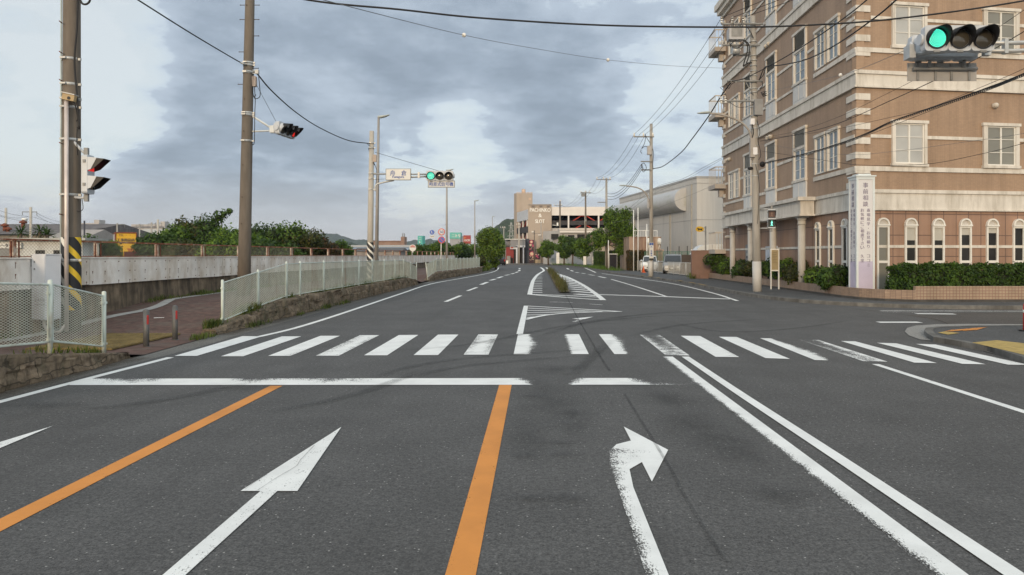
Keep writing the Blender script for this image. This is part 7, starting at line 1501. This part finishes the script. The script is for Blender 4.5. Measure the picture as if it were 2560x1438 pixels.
mb = MB(); c = P(62, 553, 102); mb.tube([c - Vector((0, 0, .4)), c + Vector((0, 0, .12))], .25, 10); mb.tube([c + Vector((0, 0, .12)), c + Vector((0, 0, .42))], .36, 10); build("roof_tank", mb, WHITE, t)
t = blockbuilding("gable_house", "pale gable roofed house behind the palms, left of the striped pole", "house", lx(128, 70), lx(205, 70), 70, 76, 3.3, PW, M("house_roof_pale", (.33, .30, .28), .8), 1.0)
t = blockbuilding("storehouse", "light roofed storehouse far behind the yellow cabin", "building", lx(285, 150), lx(425, 150), 150, 175, 5.2, M("store_wall", (.45, .43, .40), .8), M("store_roof", (.46, .43, .38), .8, .1, .3), 2.3)
t = thing("yellow_cabin", "bright yellow container cabin with dark lettering among the bushes", "container", (lx(295, 62), 62, 0)); mb = MB(); a, b, c_, z1_ = lx(250, 64), lx(289, 62), lx(340, 62.5), P(0, 582, 62).z
mb.add([(a, 66, z) for z in (0, z1_)] + [(b, 62, z) for z in (0, z1_)] + [(c_, 62.6, z) for z in (0, z1_)] + [(lx(300, 67), 67, z) for z in (0, z1_)], [(2, 3, 5, 4), (4, 5, 7, 6), (1, 7, 5, 3)], 0); mb.add([(a, 66, 0), (a, 66, z1_), (b, 62, z1_), (b, 62, 0)], [(0, 1, 2, 3)], 1)
body = build("body", mb, [M("cabin_yellow", (.62, .36, .02), .5, .08, 1), M("cabin_grey_side", (.42, .41, .40), .6, .1, 1)], t)
mb = MB(); mb.tube([(a, 66, z1_), (b, 61.97, z1_), (c_, 62.57, z1_)], .06, 5, smooth=False); mb.tube([(b, 61.97, .5), (b, 61.97, z1_)], .06, 5); mb.tube([(c_, 62.57, .5), (c_, 62.57, z1_)], .05, 5); build("frame", mb, RUST, t)
U = Vector((c_ - b, .6, 0)).normalized(); mb = MB(); put_text(mb, "工事用品店", Vector(((b + c_) / 2, 62.25, P(0, 600, 62).z)), U, (0, 0, 1), height=.28, width=1.35, bold=.01); put_text(mb, "TEL ・ ・", Vector(((b + c_) / 2 - .1, 62.24, P(0, 588, 62).z)), U, (0, 0, 1), height=.16, width=.9); build("lettering", mb, INK, t)
t = thing("red_container", "low dark red container behind the railing, left of the thicket", "container", (lx(334, 46), 46, 0)); mb = MB(); mb.box(lx(310, 46), lx(362, 46), 46, 48, 0, P(0, 629, 46).z); build("body", mb, M("container_red", (.20, .045, .04), .7, .15, 2), t)
t = thing("orange_skip", "orange skip stacked behind the low red container", "container", (lx(340, 52), 52, 0)); mb = MB(); mb.box(lx(320, 52), lx(362, 52), 52, 54, 0, P(0, 622, 52).z); mb.box(lx(318, 52), lx(364, 52), 51.95, 54.05, P(0, 624, 52).z, P(0, 622, 52).z + .03); build("body", mb, M("skip_orange", (.45, .15, .03), .7, .15, 2), t)
for (p0, p1, top, Y, fl, lab, wid) in ((150, 247, 558, 420, 6, "pale apartment block on the horizon right of the striped pole", 0), (328, 412, 561, 480, 5, "long pale apartment block on the horizon above the storehouse", 0)):
    zt_ = P(0, top, Y).z; x0, x1 = lx(p0, Y), lx(p1, Y); t = thing("apartment_block", lab, "building", ((x0 + x1) / 2, Y, 0)); mb = MB(); mb.box(x0, x1, Y, Y + 14, 0, zt_); mb.box(x1 - 4, x1 - 1, Y + 2, Y + 8, zt_, zt_ + 2); build("wall", mb, M("apartment_wall", (.42, .39, .37), .8, .1, .1), t)
    mb = MB()
    for f in range(fl): z = zt_ - 2.6 * (f + 1); mb.box(x0 + .6, x1 - .6, Y - .15, Y - .05, z, z + 1.3)
    build("window", mb, M("balcony_shade", (.18, .17, .175), .7, .3, .4), t)  # flat dark bands, balcony shade put into the colour
def farpole(label, px, top, Y, r, arms=(), m=POLEG):
    x = lx(px, Y); t = thing("distant_pole", label, "utility pole", (x, Y, 0), "poles beyond the wall on the left"); mb = MB(); mb.tube([(x, Y, 0), (x, Y, P(0, top, Y).z)], r, 8); build("shaft", mb, m, t)
    if arms:
        mb = MB()
        for xa, xb, py in arms: mb.tube([P(xa, py, Y), P(xb, py, Y)], .05, 4); mb.tube([P(xa, py, Y), P(xa, py + 8, Y)], .03, 4); mb.tube([P(xb, py, Y), P(xb, py + 9, Y)], .03, 4)
        build("crossarm", mb, GALVD, t)
farpole("tall pale railway pole with drop arms left of the striped pole", 77, 518, 70, .12, [(56, 92, 530)], POLEL); farpole("faint pale pole at the far left edge", 15, 520, 160, .25, (), POLEL)
farpole("thin black pole just right of the striped pole", 211, 552, 45, .05, (), INK); farpole("thin pole above the yellow cabin's left end", 293, 558, 90, .09, [(293, 312, 561)]); farpole("thin pole above the yellow cabin's right end", 349, 560, 100, .1, [(340, 358, 563)]); farpole("thin pole above the storehouse roof", 379, 556, 110, .12, [(370, 390, 560)]); farpole("tall pale pole at the left shoulder of the thicket", 395, 549, 95, .14, [(388, 404, 558)], POLEL)
for i, (a, b, sg) in enumerate((((0, 538, 60), (72, 541, 70), .2), ((-60, 500, 60), (70, 541, 70), .3), ((92, 539, 70), (156, 560, 95), .3), ((85, 543, 70), (240, 574, 120), .4), ((92, 533, 70), (190, 552, 100), .5), ((200, 568, 90), (293, 562, 90), .3), ((293, 563, 90), (349, 566, 100), .4), ((349, 563, 100), (395, 560, 95), .5), ((-60, 520, 62), (72, 554, 70), .2))):
    span(["faint railway wire meeting the pale railway pole from the left edge", "steep faint wire coming down to the pale railway pole", "first sagging wire right of the pale railway pole", "longest low wire right of the pale railway pole", "upper thin wire right of the pale railway pole", "thin wire ending at the pole over the yellow cabin", "thin wire between the two poles over the yellow cabin", "thin wire reaching the thicket's tall pole", "lowest faint wire left of the pale railway pole"][i], P(*a), P(*b), sg, .014, CABLEG, "railway wires on the left")
for i, (px, lab) in enumerate(((52, "bushy palm left of the pale railway pole"), (100, "bushy palm right of the pale railway pole"), (118, "low palm near the gable house"))):
    b = P(px, 0, 58); t = thing("palm", lab, "palm", (b.x, 58, 0), "palms before the dark shed"); rnd = random.Random(i); zt_ = P(0, [583, 578, 588][i], 58).z; mb = MB(); mb.tube([(b.x, 58, 0), (b.x, 58, zt_)], .12, 7); build("trunk", mb, BARK, t); mb = MB()
    for k in range(46):
        a = rnd.uniform(0, 6.28); l = rnd.uniform(.8, 1.3); el = rnd.uniform(-.4, 1.1); p = Vector((b.x, 58, zt_)); d = Vector((math.cos(a) * math.cos(el), math.sin(a) * math.cos(el), math.sin(el))); pts = [p, p + d * l * .5 + Vector((0, 0, .05)), p + d * l - Vector((0, 0, .25 * l))]; w = Vector((-d.y, d.x, 0)).normalized() * .05
        mb.add([pts[0] - w * .3, pts[0] + w * .3, pts[1] + w, pts[2], pts[1] - w], [(0, 1, 2, 4), (4, 2, 3)])
    build("crown", mb, LEAF_DK, t)

# ---------------------------------------------------------------- far middle: signs, viaduct, hills
def hillmesh(name, label, prof, Y, dep, mat, bump, seed, nx=160):
    mb = MB(); vs = []; ny = 10; x0, x1 = prof[0][0], prof[-1][0]
    for i in range(nx + 1):
        px = lerp(x0, x1, i / nx); h = max(0, P(0, interp(prof, px), Y).z)
        for j in range(ny + 1):
            v = j / ny; hh = h * math.sin(math.pi * min(1, .0 + v)) if True else h
            y = Y + dep * (v - .5); x = lx(px, Y)
            z = hh + (bump * (mnoise.noise((x / (bump * 3.5), y / (bump * 3.5), seed)) + .6 * mnoise.noise((x / (bump * 1.2), y / (bump * 1.2), seed))) if 0 < j < ny else 0) * (hh / max(h, 1))
            vs.append((x, y, z - 1))
    mb.add(vs, [(i * (ny + 1) + j, (i + 1) * (ny + 1) + j, (i + 1) * (ny + 1) + j + 1, i * (ny + 1) + j + 1) for i in range(nx) for j in range(ny)], 0, True)
    return build(name, mb, mat, None, label, "hill", None, 'structure', loc=(lx((x0 + x1) / 2, Y), Y, 0))
def forest(name, c):
    m, t, b, o = newmat(name); p = pos(t); v = N(t, 'ShaderNodeTexVoronoi', i_Scale=.16); L(t, p, v.inputs['Vector'])
    L(t, mixc(t, 1, ramp(t, nz(t, p, .05, 6, .7), [(.3, tup(c, .55)), (.7, tup(c, 1.35))]), ramp(t, v.outputs['Distance'], [(0, (1.2,) * 3), (.8, (.5,) * 3)]), 'MULTIPLY'), b.inputs['Base Color']); b.inputs['Roughness'].default_value = .9
    bp = N(t, 'ShaderNodeBump', i_Strength=1.0, i_Distance=2.0); L(t, nz(t, p, .35, 5, .7), bp.inputs['Height']); L(t, bp.outputs[0], b.inputs['Normal']); return m
hillmesh("hill", "dark wooded hill behind the pachinko tower", [(1218, 640), (1224, 592), (1233, 572), (1246, 558), (1258, 549), (1268, 544), (1280, 546), (1295, 543), (1320, 556), (1350, 590), (1380, 636)], 480, 160, forest("wooded_hill", (.045, .075, .03)), 1.5, 1)
FAR_ = forest("far_woods", (.05, .075, .045))
hillmesh("hill_far", "long bluish hill on the horizon behind the signal pole", [(640, 630), (740, 606), (790, 588), (812, 583), (840, 584), (862, 592), (890, 601), (915, 598), (950, 606), (990, 608), (1015, 603), (1040, 599), (1070, 598), (1095, 600), (1120, 606), (1150, 615), (1200, 628)], 1700, 300, FAR_, 5, 2, 220)
hillmesh("hill_near", "low green knoll at the horizon left of the viaduct", [(820, 628), (842, 606), (860, 600), (880, 605), (900, 616), (930, 630)], 900, 120, forest("knoll_woods", (.035, .07, .03)), 2.5, 3)
hillmesh("hill_left", "faint low ridge on the horizon far left", [(-400, 600), (-100, 590), (100, 584), (240, 578), (330, 588), (460, 602), (640, 616), (800, 628)], 1500, 250, FAR_, 4, 4, 220)
t = thing("viaduct", "long pale blue road viaduct on the horizon", "bridge", (lx(950, 260), 260, 0)); mb = MB(); a, b = lx(820, 260), lx(1050, 260); mb.box(a, b, 260, 268, P(0, 618, 260).z, P(0, 613, 260).z); mb.box(a, b, 260.3, 267, P(0, 625, 260).z, P(0, 618, 260).z, 1)
for k in range(6): x = lerp(a, b, (k + .5) / 6); mb.box(x - .6, x + .6, 262, 265, 0, P(0, 625, 260).z, 2)
build("deck", mb, [M("viaduct_rail", (.38, .40, .43), .7), M("viaduct_blue", (.26, .36, .52), .6), CONCL], t)
t = thing("brick_school", "long brown building with a square tower beyond the viaduct", "building", (lx(965, 380), 380, 0)); mb = MB(); mb.box(lx(925, 380), lx(1004, 380), 380, 392, 0, P(0, 603, 380).z); mb.box(lx(1003, 380), lx(1012, 380), 379, 386, 0, P(0, 592, 380).z); build("wall", mb, M("school_brown", (.27, .17, .125), .8, .12, .2), t)
mb = MB(); mb.box(lx(924, 380), lx(1004, 380), 379.5, 392, P(0, 603, 380).z, P(0, 602, 380).z); build("roof", mb, M("roof_red_far", (.28, .15, .12), .8), t); mb = MB()
for p in (1005, 1009): mb.tube([(lx(p, 380), 382, P(0, 592, 380).z), (lx(p, 380), 382, P(0, 583, 380).z)], .25, 5)
build("mast", mb, GALVD, t)
t = blockbuilding("low_house", "low grey house with a dark roof under the viaduct", "house", lx(885, 180), lx(1000, 180), 180, 190, 2.6, M("far_house", (.25, .22, .2), .8, .4, .3), SLATE, .9)
t = thing("store_tower_sign", "tall narrow turquoise tower sign with white katakana on a mast", "sign", (lx(1053, 200), 200, 0)); mb = MB(); a, b = P(1047, 625, 200), P(1060, 590, 200); T = Matrix.Translation((lx(1053.5, 200), 200, 0)) @ Matrix.Rotation(R(-20), 4, 'Z'); mb.T = T; mb.box(-.75, .75, -.75, .75, P(0, 627, 200).z, b.z); mb.tube([(0, 0, 0), (0, 0, a.z)], .35, 8, 1); build("panel", mb, [M("turquoise", (.10, .42, .37), .5, .04), GALV], t)
mb = MB()
for i, ch in enumerate("ニトリ"): put_text(mb, ch, T @ Vector((0, -.78, b.z - .75 - 1.0 * i)), T.to_3x3() @ Vector((1, 0, 0)), (0, 0, 1), height=.75 if ch != "ニ" else .6, bold=.05)
build("lettering", mb, WHITEF, t)
t = thing("home_store", "grey store with a wide turquoise sign and white katakana on top", "building", (lx(1141, 300), 300, 0)); mb = MB(); a, b = P(1125, 597, 300), P(1151, 582, 300); mb.box(a.x, b.x, 300, 306, 0, a.z); mb.box(P(1151, 0, 300).x, P(1160, 0, 300).x, 302, 306, 0, P(0, 590, 300).z); build("wall", mb, M("store_grey", (.33, .33, .35), .7), t); mb = MB(); mb.box(a.x - .1, b.x + .1, 299.7, 306, a.z, b.z + .1); sg = build("sign_band", mb, M("turquoise", (.10, .42, .37)), t); mb = MB(); put_text(mb, "ニトリ", ((a.x + b.x) / 2 + .4, 299.65, (a.z + b.z) / 2), (1, 0, 0), (0, 0, 1), height=1.35, width=3.3, bold=.08); build("lettering", mb, WHITEF, sg)
t = thing("red_store_sign", "square dark red sign with white letters rising over the tree row", "sign", (lx(1168, 210), 210, 0)); a, b = P(1158.5, 610, 210), P(1176.5, 588.5, 210); mb = MB(); mb.box(a.x, b.x, 210, 211, a.z, b.z); mb.tube([((a.x + b.x) / 2, 210.5, 0), ((a.x + b.x) / 2, 210.5, a.z)], .3, 8, 1); build("panel", mb, [M("store_red", (.30, .03, .03), .5, .04), GALV], t)
mb = MB(); put_text(mb, "DCM", ((a.x + b.x) / 2 + .05, 209.96, lerp(a.z, b.z, .42)), (1, 0, 0), (0, 0, 1), height=.6, width=1.5, bold=.03); build("lettering", mb, WHITEF, t); mb = MB(); c = P(1163, 595, 209.9); mb.box(c.x - .25, c.x - .1, 209.95, 209.98, c.z - .25, c.z + .25); mb.box(c.x - .1, c.x + .25, 209.95, 209.98, c.z + .1, c.z + .25); build("emblem", mb, M("emblem_orange", (.6, .2, .02), .5), t)
# steel lattice pylon
t = thing("pylon", "grey steel lattice pylon in front of the dark wooded hill", "pylon", (lx(1278, 300), 300, 0)); mb = MB(); zt_ = P(0, 556, 300).z; wd = lambda z: lerp(1.9, .22, (z / zt_) ** .75)
for sx in (-1, 1):
    for sy in (-1, 1): mb.tube([(lx(1278, 300) + sx * wd(z), 300 + sy * wd(z), z) for z in [zt_ * k / 6 for k in range(7)]], .12, 4)
for k in range(9):
    z0_, z1_ = zt_ * k / 9, zt_ * (k + 1) / 9
    for sx in (-1, 1): mb.tube([(lx(1278, 300) + sx * wd(z0_), 300 - wd(z0_), z0_), (lx(1278, 300) - sx * wd(z1_), 300 - wd(z1_), z1_)], .07, 4)
for f, l in ((.62, 1.7), (.76, 1.5), (.9, 1.2)): z = zt_ * f; mb.tube([(lx(1278, 300) - l, 300, z), (lx(1278, 300), 300, z + .5), (lx(1278, 300) + l, 300, z)], .09, 4); mb.tube([(lx(1278, 300) - l, 300, z), (lx(1278, 300) + l, 300, z)], .07, 4)
build("lattice", mb, M("pylon_steel", (.40, .40, .38), .6, .1, 1), t)

# ---------------------------------------------------------------- weeds
def tufts(name, label, pts, n, hgt, seed, spread=.1, mat=None):
    rnd = random.Random(seed); mb = MB()
    for _ in range(n):
        i = rnd.randrange(len(pts) - 1); p = Vector(pts[i]).lerp(Vector(pts[i + 1]), rnd.random()) + Vector((rnd.gauss(0, spread), rnd.gauss(0, spread), 0)); dens = mnoise.noise(p * 1.1 + Vector((seed, 0, 0)))
        if dens < rnd.uniform(-.35, .25): continue
        a = rnd.uniform(0, 6.28); h = hgt * rnd.uniform(.4, 1.2) * (1 + dens); d = Vector((math.cos(a), math.sin(a), 0)); w = Vector((-d.y, d.x, 0)) * rnd.uniform(.004, .009) * (1 + hgt)
        tip = p + d * h * rnd.uniform(.2, .7) + Vector((0, 0, h)); mid = p.lerp(tip, .55) + Vector((0, 0, h * .12)); o = len(mb.v); mb.v += [p - w, p + w, mid + w * .8, tip, mid - w * .8]; mb.f += [[o, o + 1, o + 2, o + 4], [o + 4, o + 2, o + 3]]; mb.m += [0, 0]; mb.sm += [False, False]
    build(name, mb, mat or GRASSM, None, label, "weeds", None, 'stuff', loc=pts[0])
tufts("median_weeds", "tall dry yellow green weeds growing along the median strip", [G(1373, 676, .07), G(1386, 692, .07), G(1398, 711, .07), G(1411, 731, .07)], 3000, .36, 1, .12, leaf("dry_weeds", (.05, .065, .02), (.11, .115, .035), (.13, .075, .03), .2))
tufts("wall_weeds", "green weeds along the foot of the stained concrete wall", [(-10.5, y, hS(y) + .02) for y in (9, 14, 19, 22, 24, 27, 32, 40)], 3000, .12, 2, .1)
tufts("verge_weeds", "short grass tufts along the top and foot of the low stone walls", [(-7.2, 15.8, .1), (-7.2, 18, .3), (-7.25, 21, .46), (-7.25, 26, .46), (-7.25, 32, .46), (-7.25, 40, .46)], 9000, .17, 3, .08)
tufts("kerb_weeds", "small weeds along the road edge by the bollards and stone wall", [(-6.95, 14.6, .02), (-6.9, 15.6, .02), (-6.85, 18, .0), (-6.85, 20.5, .0), (-6.85, 24, 0), (-6.9, 27, 0)], 1500, .12, 4, .07)
tufts("near_weeds", "weeds behind the nearest fence posts", [(-7.1, 8.5, .45), (-7.1, 10.3, .36), (-7.15, 11.6, .15), (-7.3, 12.2, .06)], 500, .09, 5, .1)
tufts("far_verge_grass", "bright grass patches along the far right kerb", [(8.3, 73, .12), (7.6, 80, .12), (7.3, 88, .12), (7.2, 92, .12), (5.4, 110, .12), (3, 119, .12)], 6000, .3, 6, .35, leaf("bright_grass", (.05, .10, .015), (.12, .22, .03), None, .2))
tufts("lot_weeds", "weeds at the foot of the steel railing beside the brown wall", [(10.7, 48.9, .12), (11.3, 51, .12), (11.6, 54, .12)], 1400, .3, 7, .15)
tufts("bend_grass", "grass verge between the farthest fence and the bend", [(-5.9, 71, .1), (-5.8, 78, 0), (-6.2, 88, 0), (-7, 100, 0)], 3500, .35, 8, .4)
mb = MB(); c = Vector((-9.0, 17.2, .24)); mb.cbox(c, (.22, .12, .02), 0, Matrix.Rotation(R(20), 3, 'Z')); build("litter", mb, WHITE, None, "small scrap of white litter on the brown pavement", "litter", loc=c)
mb = MB(); mb.ball((9.2, 39.9, .05), .1, 0, 8, 6, (1.2, 1, .5)); build("litter", mb, WHITE, None, "white crumpled litter lying by the right kerb", "litter", loc=(9.2, 39.9, 0))

# ---------------------------------------------------------------- haze
mb = MB(); mb.box(-2600, 2600, -150, 2400, -1.2, 90)
m = bpy.data.materials.new("haze_air"); m.use_nodes = True; t_ = m.node_tree; t_.nodes.clear(); pv = N(t_, 'ShaderNodeVolumePrincipled'); pv.inputs['Density'].default_value = HAZE_D; pv.inputs['Color'].default_value = (.80, .88, 1, 1); pv.inputs['Anisotropy'].default_value = .2; o_ = N(t_, 'ShaderNodeOutputMaterial'); L(t_, pv.outputs[0], o_.inputs[1])
build("haze", mb, m, kind='stuff')
